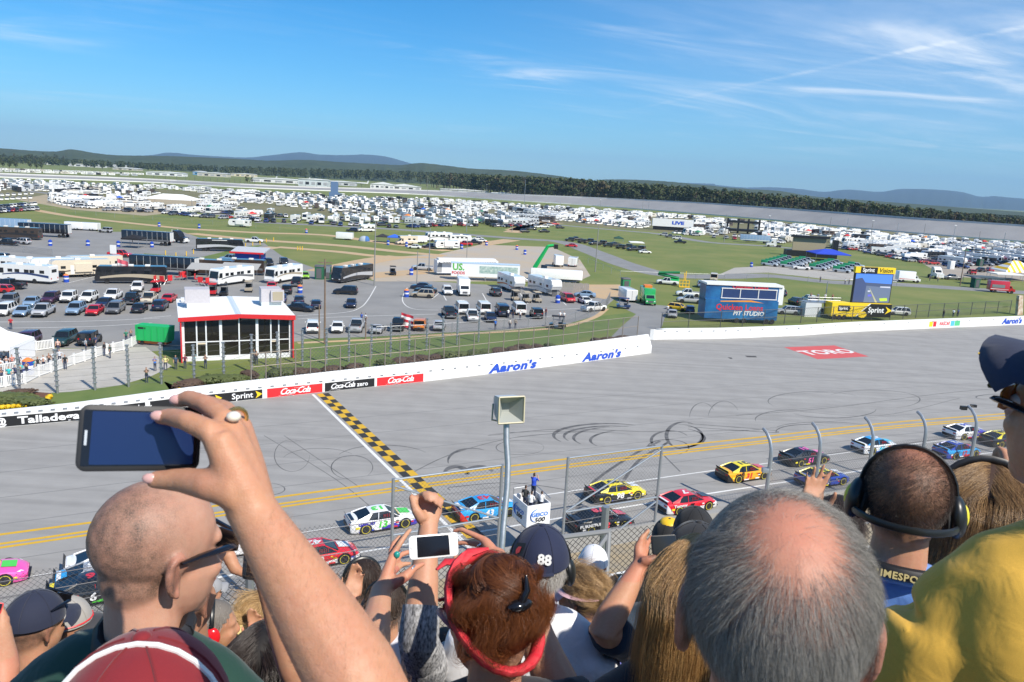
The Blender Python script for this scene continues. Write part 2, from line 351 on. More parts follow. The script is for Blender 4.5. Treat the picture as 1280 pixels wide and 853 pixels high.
def arc(cx, cy, rx, ry, a0, a1, w=.22, rot=0, n=26):
 pts = []
 for i in range(n):
  a = R(a0+(a1-a0)*i/(n-1)); x, y = rx*math.cos(a), ry*math.sin(a); pts.append((cx+x*math.cos(rot)-y*math.sin(rot), cy+x*math.sin(rot)+y*math.cos(rot)))
 ribbon('t', pts, [1.45*w*min(1, .25+2.5*min(i, n-1-i)/n) for i in range(n)], .030, None, mb=tmb)
for a in ((760, 545, 68, 15, 150, 300, .3), (765, 546, 60, 13, 155, 290, .24), (785, 548, 68, 15, 150, 250, .22), (800, 551, 62, 14, 150, 240, .2), (840, 548, 40, 13, -60, 120, .26), (838, 551, 24, 12, 80, 330, .2), (855, 545, 22, 17, 100, 300, .26), (848, 546, 30, 15, -90, 90, .2),
   (835, 560, 26, 10, 150, 420, .12), (440, 585, 26, 15, 100, 400, .07), (400, 575, 46, 14, 190, 330, .06), (365, 570, 22, 20, 0, 300, .05), (480, 575, 60, 18, 200, 330, .1), (330, 612, 26, 8, -80, 120, .06), (600, 596, 18, 12, 190, 330, .5), (570, 596, 16, 12, 200, 350, .45), (590, 577, 30, 16, 170, 300, .2),
   (1020, 502, 60, 12, 150, 330, .1), (1090, 500, 60, 12, -150, 60, .1), (1040, 512, 55, 11, 0, 150, .12), (1010, 540, 40, 9, 170, 300, .12), (990, 525, 46, 12, 170, 280, .1), (905, 524, 20, 22, 190, 330, .08), (878, 522, 16, 18, 180, 330, .08), (1250, 497, 30, 4, 120, 330, .12), (1030, 536, 60, 8, 190, 330, .1), (650, 560, 30, 9, 0, 360, .06), (700, 545, 90, 5, 190, 350, .07)):
 arc(*a)
for px, w in (([(610, 545), (700, 537), (815, 540), (950, 538)], .12), ([(500, 600), (560, 570), (640, 548), (720, 541)], .1), ([(720, 640), (740, 605), (790, 570), (825, 552)], .3), ([(780, 600), (800, 575), (836, 553)], .3), ([(920, 520), (1040, 510), (1180, 492), (1290, 483)], .1), ([(560, 610), (640, 604), (720, 615)], .12), ([(850, 590), (820, 560)], .12),
    ([(330, 545), (420, 600), (470, 640)], .06), ([(355, 545), (450, 610)], .06), ([(860, 530), (960, 538), (962, 541), (860, 534)], .14), ([(1000, 515), (1100, 520), (1200, 498)], .08)):
 ribbon('t', smoothpts(px, 6), w, .0305, None, mb=tmb)
tag(tmb.obj('tyre_marks', TM), kind='structure')
dk = MB()
for (x, y, w) in ((938, 446, 14), (1241, 439, 6), (912, 448, 5), (560, 612, 3)):
 q = [g(x-w/2, y-1), g(x+w/2, y-.6), g(x+w/2+1, y+1.2), g(x-w/2+3, y+1)]; dk.poly([(p.x, p.y, .031) for p in q][::-1])
tag(dk.obj('drain_covers', M_('drain', (.07, .065, .06), .7)), kind='structure')
toro = gpoly('painted_block', [(980, 434.5), (1043, 432.2), (1086, 446), (1022, 449.5)], .033, M_('faded_red', (.60, .09, .09), .8, col2=(.5, .1, .1), scale=1))
ta, tb, tcn = g(1005, 441.5), g(1062, 439), g(1035, 440.6)
tx = (tb-ta).normalized(); text('lettering', 'TORO', WL, 3.9, toro, frame((tcn.x, tcn.y, .04), tx, (0, 0, 1)), bold=.03, ext=.001, sx=.92)
def ridge_pts(px, d): return [(at(x, y, d)) for x, y in px]
BK = smoothpts([(-200, 214), (0, 222), (180, 228), (320, 235.5), (513, 243), (640, 251), (769, 259.5), (960, 275), (1120, 290), (1280, 303), (1460, 318)], 5)
hts = []
for (x, y) in BK: hts.append(2.5 if x < 320 else 2.5+8.0*min(1, max(0, (x-420)/420)))
far = [g(*p) for p in BK]
bm_ = MB(); wl_ = MB(); cw = MB()
prof = []
for i, p in enumerate(far):
 t = (far[min(i+1, len(far)-1)]-far[max(i-1, 0)]).normalized(); n = V((-t.y, t.x, 0))
 if n.y < 0: n = -n
 h = hts[i]; dep = 18+h*1.2
 prof.append([p, p+n*12+V((0, 0, .3)), p+n*(12+dep)+V((0, 0, h)), p+n*(12+dep)])
bm_.loft([[tuple(r_[0]+V((0, 0, .03))), tuple(r_[1]), tuple(r_[2])] for r_ in prof], 0, False, False, False, closed=False)
o = bm_.obj('far_track', M_('far_asphalt', (.22, .22, .225), .85, col2=(.28, .28, .28), scale=.04)); o['kind'] = 'structure'
for r_ in prof:
 pass
wl_.loft([[tuple(r_[2]+V((0, 0, -.1))), tuple(r_[2]+V((0, 0, 1.5))), tuple(r_[2]+V((.3, .9, 1.5))), tuple(r_[3]+V((.3, 12, -.1)))] for r_ in prof], 0, False, False, False, closed=False)
tag(wl_.obj('boundary_wall', M_('weathered_white', (.55, .55, .53), .7, var=.1, scale=.05)), 'long pale outer wall round the far banked turn below the trees', 'wall')
cw.loft([[tuple(r_[0]+V((0, -8, 0))), tuple(r_[0]+V((0, -8, 1.1))), tuple(r_[0]+V((0, -7.4, 1.1))), tuple(r_[0]+V((0, -7.4, 0)))] for r_ in prof], 0, False, False, False, closed=False)
tag(cw.obj('boundary_wall', M_('inner_white', (.72, .72, .7), .7)), 'long low white inner wall of the far straight beyond the camping field', 'wall')
fe = MB()
for i in range(0, len(prof)-1):
 for k in range(3):
  p = prof[i][2].lerp(prof[i+1][2], k/3)+V((0, .5, 1.5)); fe.tube(p, p+V((0, 0, 5)), .18, 4)
tf = thing('catch_fence', 'thin dark catch fence on top of the far outer wall', 'fence')
fe.obj('fence_posts', M_('dark_steel', (.12, .125, .13), .5, .5), tf)['kind'] = 'stuff'
ca = MB()
for hh in (1.5, 3, 4.5, 6.4): ca.path([r_[2]+V((0, .5, hh)) for r_ in prof], .05, 3)
ca.obj('cable', M_('dark_steel', (.1, .1, .1)), tf)
def hills(name, px, d, depth, m, base=-30):
 P = [at(x, y, d) for x, y in smoothpts(px, 8)]; rows = [[], [], [], [], []]
 for i, p in enumerate(P):
  f = V((p.x, p.y, 0)).normalized(); jj = lambda s: (rng.random()-.5)*s
  rows[0].append((p.x-f.x*depth, p.y-f.y*depth, base)); h = p.z
  rows[1].append((p.x-f.x*depth*.6, p.y-f.y*depth*.6, base+(h-base)*(.45+jj(.12))))
  rows[2].append((p.x-f.x*depth*.25, p.y-f.y*depth*.25, base+(h-base)*(.82+jj(.1))))
  rows[3].append((p.x, p.y, h+jj(.012)*(h-base)))
  rows[4].append((p.x+f.x*depth, p.y+f.y*depth, base))
 b = MB(); b.loft(rows, 0, True, False, False, closed=False)
 me = b.mesh(name, m, 180); o = link(name, me); o['kind'] = 'structure'; return o
HILLG = M_('wooded_hill', (.026, .044, .02), .95, col2=(.055, .075, .03), scale=.012, det=12)
hills('hills', [(-300, 168), (-60, 182), (0, 185.5), (40, 188.5), (70, 189.5), (90, 187), (118, 191.5), (150, 194.5), (200, 195), (235, 196), (300, 199), (340, 201), (380, 200), (430, 203), (470, 205), (500, 206.5), (525, 204), (560, 207.5), (590, 211), (640, 213.5), (690, 219), (740, 226), (760, 224.5), (800, 225), (840, 227.5), (875, 231), (930, 236), (975, 239), (1020, 246), (1100, 252), (1180, 258), (1290, 266), (1500, 280)], 3400, 1000, HILLG)
hills('mountains', [(-300, 182), (100, 193), (180, 194.5), (210, 191), (240, 193.5), (270, 195.5), (310, 197), (345, 193.5), (375, 190.5), (400, 193.5), (430, 194), (460, 193.5), (485, 196.5), (512, 204), (560, 216), (640, 232)], 16000, 4000, M_('far_forest', (.02, .034, .02), .95, var=.2, scale=.003), -60)
hills('mountains', [(560, 225), (860, 229), (895, 231.5), (930, 234.5), (965, 234.3), (1000, 236.5), (1030, 240), (1060, 237.3), (1100, 240), (1125, 236.5), (1165, 237), (1200, 240), (1225, 246), (1245, 245.5), (1280, 248.5), (1400, 256), (1550, 275)], 17000, 4000, MATS['far_forest'], -60)
hz = MB(); hz.box((0, 0, 449), (50000, 50000, 902)); hm = bpy.data.materials.new('air'); hm.use_nodes = True
hn = hm.node_tree; hn.nodes.clear(); ho = hn.nodes.new('ShaderNodeOutputMaterial'); hv = hn.nodes.new('ShaderNodeVolumePrincipled')
hv.inputs['Color'].default_value = (.42, .68, 1, 1); hv.inputs['Density'].default_value = 5.0e-5; hv.inputs['Anisotropy'].default_value = 0; hn.links.new(hv.outputs[0], ho.inputs['Volume'])
tag(hz.obj('haze', hm), kind='stuff')
# ================================================================ walls, fences, buildings
def interp(px, x):
 for (a, b) in zip(px, px[1:]):
  if a[0] <= x <= b[0]: return a[1]+(b[1]-a[1])*(x-a[0])/(b[0]-a[0])
 return px[-1][1]
def wallframe(px, x, dx=4):
 p = g(x, interp(px, x)); t = (g(x+dx, interp(px, x+dx))-g(x-dx, interp(px, x-dx))).normalized(); n = V((t.y, -t.x, 0))
 return p, t, n                                  # n looks out to the track
WHW = M_('white_wall_paint', (.78, .78, .76), .6, var=.10, scale=1.3, det=12)
def wall(name, label, px, xs, prof):
 t = thing(name, label, 'wall', tuple(g(*px[len(px)//2])))
 o = t.location; rings = []
 for x in xs:
  p, tt, n = wallframe(px, x, 6); k = (x-xs[0])/(xs[-1]-xs[0])
  rings.append([tuple(p-n*d+V((0, 0, z(k) if callable(z) else z))-o) for d, z in prof])
 b = MB(); b.loft(rings, 0, False); b.obj('wall', WHW, t); return t
hT = lambda k: .95+1.7*k
w1 = wall('concrete_wall', 'thick white concrete wall with sponsor banners along the near side of the infield grass', WALLPX, [-200+i*(1014/46) for i in range(47)], [(0, 0), (0, 1.12), (.10, 1.15), (.95, hT), (1.3, hT), (1.35, 0)])
w2 = wall('concrete_wall', 'plain white concrete wall below the blue trailer and the big screen', WALL2PX, [812+i*(640/30) for i in range(31)], [(0, 0), (0, 1.75), (.6, 1.8), (.65, 0)])
def banner(w, px, x0, x1, z0, z1, m, off=.012, label=None):
 b = MB(); n_ = max(2, int((x1-x0)/10)); rr = []
 for i in range(n_+1):
  p, t, n = wallframe(px, x0+(x1-x0)*i/n_); p = p+n*off-w.location; rr.append([(p.x, p.y, z0), (p.x, p.y, z1)])
 b.loft(rr, 0, False, False, False, closed=False); o = b.obj('banner', m, w)
 if label: o['label'] = label
 return o
def walltext(par, w, px, xc, z, s, body, m, off=.03, **k):
 p, t, n = wallframe(px, xc); p = p+n*off-w.location; p.z += z
 return text('lettering', body, m, s, par, frame(p, t, n), **k)
VB = M_('banner_black', (.012, .012, .013), .5); VR = M_('banner_red', (.72, .025, .03), .5); VW = M_('banner_white', (.85, .85, .85), .5); VY = M_('banner_yellow', (.9, .62, .02), .5); VBL = M_('banner_blue', (.02, .08, .5), .5)
def arrow(par, w, px, x, z, s):
 p, t, n = wallframe(px, x); b = MB(); p = p-w.location
 for k in (0, 1, 2):
  q = lambda u, v: tuple(p+n*(.03+.003*k)+t*(u*s)+V((0, 0, z+v*s)))
  b.poly([q(-.1+.2*k, .5-.2*k), q(.75-.1*k, .02), q(-.1+.2*k, -.5+.2*k), q(.12+.16*k, -.05)], 0)
 b.obj('arrow_emblem', VY, par)
bk = banner(w1, WALLPX, -60, 182, .06, 1.02, VB, label='black banner with white track name')
walltext(bk, w1, WALLPX, 62, .52, .92, 'Talladega', VW, bold=.03, sx=1.42)
walltext(bk, w1, WALLPX, 1, .52, .9, '@', VW, bold=.03)
walltext(bk, w1, WALLPX, 160, .52, .8, 'Superspeedway', VW, bold=.02, sx=.85)
bk = banner(w1, WALLPX, 188, 328, .06, 1.04, VB, label='black banner with yellow arrows')
for x in (252, 303): walltext(bk, w1, WALLPX, x, .55, .86, 'Sprint', VW, bold=.015, sx=1.05)
for x in (270, 320.5): arrow(bk, w1, WALLPX, x, .55, .82)
def script(b, w, px, x, s, extra=None):
 walltext(b, w, px, x, .55, s, 'Coca-Cola', VW, shear=.42, bold=.018, sx=1.0, space=.8)
 p, t, n = wallframe(px, x); p = p-w.location+n*.03; sw = MB()
 for (u0, u1, v0, am) in ((-1.9, .4, .12, .16), (-.1, 1.9, .93, -.14)):
  sw.path([tuple(p+t*(u0+(u1-u0)*i/10)*s+V((0, 0, v0+am*math.sin(i/10*math.pi*1.6)*s))) for i in range(11)], [.05*s*(.3+math.sin(i/10*math.pi)) for i in range(11)], 4, flat=.3)
 sw.obj('flourish', VW, b)
for x0, x1, m, l in ((334, 403, VR, 'red soft drink banner left of the finish line'), (406, 468, VB, 'black soft drink banner'), (471, 529, VR, 'red soft drink banner right of the black one')):
 bk = banner(w1, WALLPX, x0, x1, .05, 1.04, m, label=l)
 if m is VB:
  script(bk, w1, WALLPX, 428, .82); walltext(bk, w1, WALLPX, 453, .5, .72, 'zero', VW, bold=.02)
 else: script(bk, w1, WALLPX, (x0+x1)/2, .95)
for xc, xw in ((641, 1), (752, 1)):
 walltext(w1, w1, WALLPX, xc, .62, 1.5, "Aaron's", VBL, shear=.25, bold=.05, sx=1.45, off=.02, space=1.08)
nb = None
for i, (a, b_, m) in enumerate(((1160.5, 1165, VY), (1165.6, 1169.5, VR), (1170, 1187, VW), (1187.4, 1192, M_('banner_cyan', (.1, .5, .7), .5)), (1192.5, 1199, M_('banner_green', (.1, .55, .25), .5)))):
 o = banner(w2, WALL2PX, a, b_, .35, 1.4, m); nb = o if i == 2 else nb
walltext(nb, w2, WALL2PX, 1179.5, .87, 1.0, 'NASCAR', VR, shear=.3, bold=.03, off=.03, sx=.78)
walltext(w2, w2, WALL2PX, 1264, .85, 1.6, "Aaron's", VBL, shear=.25, bold=.05, sx=1.25, off=.02)
br = MB()
for i in range(60):
 p, t, n = wallframe(WALLPX, -100+i*15.2); p = p-w1.location-n*.12; br.box(p+V((0, 0, 1.24)), (.35, .12, .16), 0, math.atan2(t.y, t.x))
br.obj('brackets', STEEL, w1)['kind'] = 'stuff'
br = MB()
for i in range(34):
 p, t, n = wallframe(WALL2PX, 815+i*15.2); p = p-w2.location+n*.02; br.box(p+V((0, 0, 1.4)), (.3, .1, .1), 0, math.atan2(t.y, t.x))
br.obj('brackets', STEEL, w2)['kind'] = 'stuff'
WIRE = M_('fence_wire', (.11, .115, .12), .5, .5)
def meshwire(b, p, q, z0, z1, sp, r, lean=0):
 d = (q-p); L_ = d.length; d = d/L_; h = z1-z0; i = -int(h/sp)
 while i*sp < L_:
  for s_ in (1, -1):
   a, c = i*sp, i*sp+h
   if s_ < 0: a, c = c, a
   u0, u1 = a, c; w0, w1_ = 0., 1.
   def cl(u, v, ww, wv):
    return u
   t0, t1 = 0., 1.
   if u1 != u0:
    ta, tb_ = (0-u0)/(u1-u0), (L_-u0)/(u1-u0); lo, hi = min(ta, tb_), max(ta, tb_); t0, t1 = max(0, lo), min(1, hi)
   if t1 > t0:
    A = p+d*(u0+(u1-u0)*t0)+V((0, 0, z0+h*t0)); B_ = p+d*(u0+(u1-u0)*t1)+V((0, 0, z0+h*t1)); b.tube(A, B_, r, 3)
  i += 1
def fence(name, label, px, every, h, rails, m, base=0.0, rp=.05, wires=None, wr=.012, raw=False, knobs=False, wm=None, cat='fence'):
 P = [g(*p) for p in px] if not raw else [V(p) for p in px]
 pts = [P[0]]
 if every:
  for a, b in zip(P, P[1:]):
   k = max(1, round((b-a).length/every)); pts += [a.lerp(b, (i+1)/k) for i in range(k)]
 else: pts = P
 t = thing(name, label, cat, tuple(pts[0])); o = t.location
 pm = MB().tube((0, 0, 0), (0, 0, h), rp, 6)
 if knobs:
  for k in range(8): pm.box((0, 0, h-.06-k*h/8.6), (.34, .34, .1))
 pm = pm.mesh('post', m)
 for p in pts: link('post', pm, t, p-o+V((0, 0, base)))
 for z in rails:
  b = MB()
  for a, c in zip(pts, pts[1:]): b.tube(a-o+V((0, 0, base+z)), c-o+V((0, 0, base+z)), rp*.6 if not knobs else .012, 5)
  b.obj('rail' if not knobs else 'cable', m if not knobs else M_('thin_cable', (.12, .12, .125), .6), t)
 if wires:
  b = MB()
  for a, c in zip(pts, pts[1:]): meshwire(b, a-o, c-o, base+.05, base+h, wires, wr)
  b.obj('wire_mesh', wm or WIRE, t)['kind'] = 'stuff'
 return t, pts
RUSTY = M_('dull_steel', (.26, .25, .23), .6, .5, col2=(.3, .24, .18), scale=3)
wt = []
for i in range(27):
 x = 318+i*18.6*1.0
 p, t, n = wallframe(WALLPX, min(x, 806)); k = (min(x, 806)+200)/1014; q = p-n*1.15; q.z = hT(k)-.05; wt.append(q)
fence('wall_fence', 'dull steel rail fence standing on the thick white wall by the grass', wt[::1], 0, 3.0, (1.5, 2.95), RUSTY, rp=.07, raw=True, wires=.42, wr=.014)
tp = [(25, 490), (72, 492), (119, 488), (161, 484), (202, 480.5), (243, 483), (280, 478.5), (315, 466), (347, 462), (378, 458), (408, 455.5), (436, 452.5), (464, 449), (488, 446.5), (511, 443), (533, 439), (553, 435.5), (571, 431.5), (598, 428)]
fence('cable_fence', 'tall grey steel posts with knobs and cables in front of the glass building', tp, 0, 4.7, [.3, 1, 1.7, 2.4, 3.1, 3.8, 4.5], STEEL, rp=.13, knobs=True)
fence('wire_fence', 'low chain link fence with brace beside the vans parked by the grass', [(470, 424), (530, 421), (598, 416), (660, 411), (702, 408), (735, 398), (757, 386), (762, 376)], 4.5, 1.9, (1.85,), STEEL, wires=.5, wr=.01)
fence('infield_fence', 'long dark steel fence behind the plain white wall', [(826, 413), (860, 411.5), (900, 410), (980, 405.5), (1040, 402), (1112, 400), (1160, 397), (1262, 391.5)], 5.2, 3.0, (1.5, 2.95), M_('dark_fence', (.14, .14, .14), .5, .5), rp=.075, wires=.55, wr=.014)
fence('field_fence', 'thin wire fence along the curved road past the bare field', [(735, 330), (775, 347), (833, 349), (905, 351), (960, 349.5), (1060, 357), (1120, 360)], 9, 1.8, (1.75,), STEEL, wires=None)
fence('field_fence', 'thin wire fence across the grass between the paved lot and the camping rows', [(-20, 268), (44, 264), (120, 270), (240, 279), (320, 286), (380, 290)], 10, 1.7, (1.65,), STEEL)
fence('lot_fence', 'low chain link fence by the motor homes at the far left of the lot', [(-10, 313), (30, 316), (66, 320)], 8, 1.6, (1.55,), STEEL, wires=.5, wr=.01)
bol = MB().tube((0, 0, 0), (0, 0, 1.2), .12, 6).mesh('bollard', YEL)
for i, (x, y) in enumerate([(207, 319), (220, 321.5), (233, 320), (242, 317.5), (297, 311), (307, 309), (316, 307.5), (325, 306), (333, 303), (342, 301.5), (372, 313), (375, 313), (378, 313)]):
 tag(link('bollard', bol, None, g(x, y)), 'yellow bollard in the row along the grass strip' if i < 10 else 'yellow bollard in the trio on the grass island', 'bollard', 'yellow bollards on the grass strip' if i < 10 else 'trio of yellow bollards')
def picket(label, px, h=1.25):
 P = [g(*p) for p in px]; t = thing('picket_fence', label, 'fence', tuple(P[0])); o = t.location
 pm = MB().box((0, 0, h*.54), (.16, .16, h*1.08)).box((0, 0, h*1.1), (.2, .2, .06)).mesh('post', WHITE)
 for p in P: link('post', pm, t, p-o)
 for a, c in zip(P, P[1:]):
  b = MB(); d = c-a; L_ = d.length; az = math.atan2(d.y, d.x); n_ = max(2, int(L_/.17))
  for z in (.15, h*.95): b.box((a+c)/2-o+V((0, 0, z)), (L_-.16, .06, .11), 0, az)
  for i in range(1, n_): b.box(a.lerp(c, i/n_)-o+V((0, 0, h*.55)), (.09, .03, h*.76), 0, az)
  b.obj('picket_panel', WHITE, t)
picket('long white picket fence in front of the spectators beside the gravel', [(-60, 496), (-22, 490), (7, 484), (32, 480), (49, 471), (64, 466), (80, 461), (93, 456), (106, 452), (120, 447), (134, 443), (142, 441), (155, 438), (165, 434), (174, 429)])
picket('short white picket fence beside the white tent', [(67, 436), (45, 439), (37, 447), (27, 452)])
picket('second row of white pickets in front of the white tent', [(22, 465), (-4, 470), (-40, 476)])
p0, p1 = g(227.5, 453.5), g(366.5, 447.5)
bx = (p1-p0).normalized(); bw = (p1-p0).length; ba = math.atan2(bx.y, bx.x); bd = 14.5; bh = 5.55; pk = .30
gb = thing('glass_building', 'white roofed building with red trim and a dark glass front', 'building', tuple(p0), ba)
GLS = M_('dark_window_glass', (.02, .018, .015), .04, spec=.9); WTR = M_('white_trim', (.74, .76, .78), .5, var=.04)
SID = M_('grey_blue_siding', (.55, .58, .62), .6, var=.05)
b = MB()
b.box((.12, bd/2+.3, bh/2), (.2, bd-.6, bh), 0); b.box((bw-.12, bd/2+.3, bh/2), (.2, bd-.6, bh), 0); b.box((bw/2, bd-.12, bh/2), (bw-.5, .2, bh)); b.obj('side_wall', SID, gb)
b = MB(); b.box((bw/2, .6, .3), (bw-.3, .25, .6)); b.obj('kick_wall', WTR, gb)
b = MB(); b.poly([(.3, .9, .05), (bw-.3, .9, .05), (bw-.3, bd-.3, .05), (.3, bd-.3, .05)]); b.box((bw/2, 5, 2.6), (bw-.6, .1, 5.2)); b.obj('dark_interior', M_('interior', (.05, .045, .04), .8), gb)
rf = MB(); ov = .25
for sx in (0, 1):
 x0_, x1_ = (-ov, bw/2-.35) if sx == 0 else (bw/2+.35, bw+ov); zf = lambda x: bh+.1+pk*(1-abs(x-bw/2)/(bw/2))
 rf.add([(x0_, -ov, zf(x0_)), (x1_, -ov, zf(x1_)), (x1_, bd, zf(x1_)), (x0_, bd, zf(x0_)), (x0_, -ov, zf(x0_)-.1), (x1_, -ov, zf(x1_)-.1), (x1_, bd, zf(x1_)-.1), (x0_, bd, zf(x0_)-.1)], [(0, 1, 2, 3), (7, 6, 5, 4), (0, 4, 5, 1), (1, 5, 6, 2), (2, 6, 7, 3), (3, 7, 4, 0)])
rfo = rf.obj('roof', M_('white_roof', (.8, .8, .78), .55, var=.05, scale=.6), gb)
b = MB(); b.add([(bw/2-.36, -ov, bh+pk+.05), (bw/2, -ov, bh+pk+.12), (bw/2+.36, -ov, bh+pk+.05), (bw/2-.36, bd, bh+pk+.05), (bw/2, bd, bh+pk+.12), (bw/2+.36, bd, bh+pk+.05)], [(0, 1, 4, 3), (1, 2, 5, 4)]); b.obj('roof_ridge', M_('ridge_light', (.55, .62, .66), .4), rfo)
b = MB()
for sx in (0, 1):
 xa, xb = (-ov-.03, bw/2) if sx == 0 else (bw/2, bw+ov+.03); zf = lambda x: bh+.13+pk*(1-abs(x-bw/2)/(bw/2))
 b.add([(xa, -ov-.06, zf(xa)-.5), (xb, -ov-.06, zf(xb)-.62), (xb, -ov-.06, zf(xb)), (xa, -ov-.06, zf(xa)), (xa, -ov-.004, zf(xa)-.5), (xb, -ov-.004, zf(xb)-.62), (xb, -ov-.004, zf(xb)), (xa, -ov-.004, zf(xa))], [(0, 1, 2, 3), (7, 6, 5, 4), (0, 4, 5, 1), (1, 5, 6, 2), (2, 6, 7, 3), (3, 7, 4, 0)])
b.obj('fascia', RED, gb)
for x in (0, bw-.0): MB().box((x, .15, bh/2-.1), (.16, .7, bh-.2)).obj('corner_trim', RED, gb)
sc_ = bw/(1080-268)
cols = [(283, .3), (377, .16), (443, .16), (547, .34), (680, .16), (812, .34), (915, .16), (975, .16), (1062, .3)]
for x, w_ in cols: MB().box(((x-268)*sc_, .55, bh/2), (w_, .22, bh-.1)).obj('column', WTR, gb)
for i in range(len(cols)-1):
 xa, xb = (cols[i][0]-268)*sc_+cols[i][1]/2, (cols[i+1][0]-268)*sc_-cols[i+1][1]/2
 for z0, z1 in ((.62, 2.35), (2.47, bh+.1)):
  if i == 1 and z0 < 1 or i == 6 and z0 < 1: continue
  MB().box(((xa+xb)/2, .62, (z0+z1)/2), (xb-xa, .04, z1-z0)).obj('window_pane', GLS, gb)
 MB().box(((xa+xb)/2, .56, 2.41), (xb-xa, .14, .12)).obj('mullion', WTR, gb)
 if i in (1, 6):
  d_ = MB().box(((xa+xb)/2, .54, 1.05), (xb-xa-.06, .06, 2.0)).obj('door', GLS, gb); MB().box((xa+.12, .48, 1.05), (.05, .06, .3)).obj('handle', STEEL, d_); MB().box(((xa+xb)/2, .53, 2.2), (xb-xa, .2, .16)).obj('lintel', YEL if 0 else M_('cream', (.7, .6, .45), .6), gb)
for i, (x, y, l, fx) in enumerate(((2.2, 7.5, 'grey roof air unit at the left end of the white roof', 0), (bw-1.9, 7.5, 'grey roof air unit with a square opening at the right of the white roof', 1))):
 u = thing('roof_air_unit', l, 'air unit', tuple(p0+bx*x+V((-bx.y, bx.x, 0))*y+V((0, 0, bh+pk*.35))), ba)
 MB().box((0, 0, .35), (2.6, 2.6, .7)).obj('curb', M_('unit_base', (.55, .6, .58), .5), u)
 MB().box((0, 0, 1.6), (3.0 if not fx else 2.6, 2.6, 1.8)).obj('cabinet', M_('unit_grey', (.47, .45, .47), .6, var=.06), u)
 if fx: MB().box((.75, -1.45, 1.6), (1.7, .8, 1.5)).obj('hood', MATS['unit_grey'], u); MB().box((.75, -1.87, 1.6), (1.3, .06, 1.15)).obj('louvre', M_('tan', (.36, .31, .22), .7), u)
ch = MB().box((0, 0, .2), (1.2, 1.2, .4)); tag(link('roof_hatch', ch.mesh('roof_hatch', [WTR]), None, p0+bx*.9+V((-bx.y, bx.x, 0))*12+V((0, 0, bh+.2)), ba), 'low white hatch at the back left corner of the white roof', 'hatch')
q0 = g(294, 331); bb = thing('ticket_booth', 'small blue building with a grey roof edged in red', 'building', tuple(q0), R(2))
MB().box((3.2, 2, 1.5), (6.4, 4, 3.0)).obj('wall', BLUE, bb); MB().add([(-.9, -1.2, 3.05), (7.4, -1.2, 3.05), (7.4, 5, 3.9), (-.9, 5, 3.9), (-.9, -1.2, 3.3), (7.4, -1.2, 3.3), (7.4, 5, 4.15), (-.9, 5, 4.15)], [(3, 2, 1, 0), (4, 5, 6, 7), (1, 2, 6, 5), (2, 3, 7, 6), (3, 0, 4, 7)]).obj('roof', M_('grey_roof', (.45, .47, .5), .6), bb)
MB().box((3.25, -1.25, 3.2), (8.4, .08, .42)).obj('fascia', RED, bb); MB().box((6.2, -.05, 1.4), (.25, .15, 2.8)).obj('post', RED, bb)
WOODP = M_('pole_wood', (.20, .14, .10), .8, var=.15, scale=2); CONC = M_('pole_grey', (.24, .24, .23), .7)
def pole(x, y, h, label, m=WOODP, r=.16, arms=0, group=None, lampcol=None, name='utility_pole'):
 t = thing(name, label, 'pole', tuple(g(x, y)), 0, group); MB().path([(0, 0, 0), (0, 0, h)], [r, r*.65], 7).obj('pole', m, t)
 if arms: MB().box((0, 0, h-.5), (2.0, .12, .14)).obj('crossarm', m, t)
 if arms > 1: MB().box((.5, -.3, h-1.4), (.45, .45, .8)).obj('transformer', STEEL, t)
 if lampcol: MB().box((0, 0, h), (1.2, .5, .35)).obj('floodlight', lampcol, t)
 return t
def toph(x, y, ytop): # height so that the top meets a photo row
 p = g(x, y); d = (p-V(CP)); lo, hi = 0, 60
 for _ in range(40):
  m = (lo+hi)/2; q = np.array(p)+np.array([0, 0, m])-CP; py = 426.5-FPX*(q@UP)/(q@FW)
  if py > ytop: lo = m
  else: hi = m
 return lo
for x, y, yt, l, k in ((406, 430, 324, 'brown wooden pole with a transformer right of the glass building', dict(arms=2)), (399, 424, 381, 'short wooden post beside the tall brown pole', dict(r=.13)), (468, 357, 277, 'tall grey pole at the lot entrance beside the black motor home', dict(m=CONC, arms=0)), (521, 356, 314, 'thin grey pole by the wire gate at the lot entrance', dict(m=CONC, r=.12)),
      (536, 342, 285, 'pale pole painted blue at the top by the flat white trailer', dict(m=STEEL, r=.14)), (744, 340, 281, 'grey pole in the grass left of the curved road', dict(m=CONC)), (1200, 357, 309, 'leaning wooden pole near the red fire truck', dict()), (583, 333, 297, 'thin pole behind the grocery trailer', dict(m=CONC, r=.11)), (515, 292, 266, 'pole among the white campers beyond the dirt track', dict(m=CONC)), (457, 424, 395, 'short post by the silver pickup', dict(r=.1))):
 pole(x, y, toph(x, y, yt), l, **k)
for i, (x, y, yt) in enumerate(((36, 258, 236), (64, 255, 242), (240, 262, 250), (583, 290, 260), (640, 290, 268), (700, 263, 252), (750, 262, 250), (810, 268, 250), (905, 303, 268), (960, 290, 270), (1035, 303, 272), (1057, 298, 273), (1088, 301, 276), (1120, 300, 279), (1153, 305, 280), (1190, 309, 282), (1222, 310, 289), (1250, 330, 291), (1090, 285, 279), (1140, 287, 284), (534, 248, 220), (608, 246, 231), (803, 262, 246), (655, 262, 225))):
 pole(x, y, toph(x, y, yt), 'thin grey light pole standing among the camping rows', STEEL if i % 2 else CONC, .2, group='light poles in the camping field', lampcol=WHITE if i % 3 == 0 else None, name='light_pole')
LEAF = M_('shrub_leaf', (.055, .075, .02), .7, col2=(.10, .12, .035), scale=3); LEAFR = M_('brown_shrub_leaf', (.07, .04, .03), .75, col2=(.10, .065, .04), scale=3)
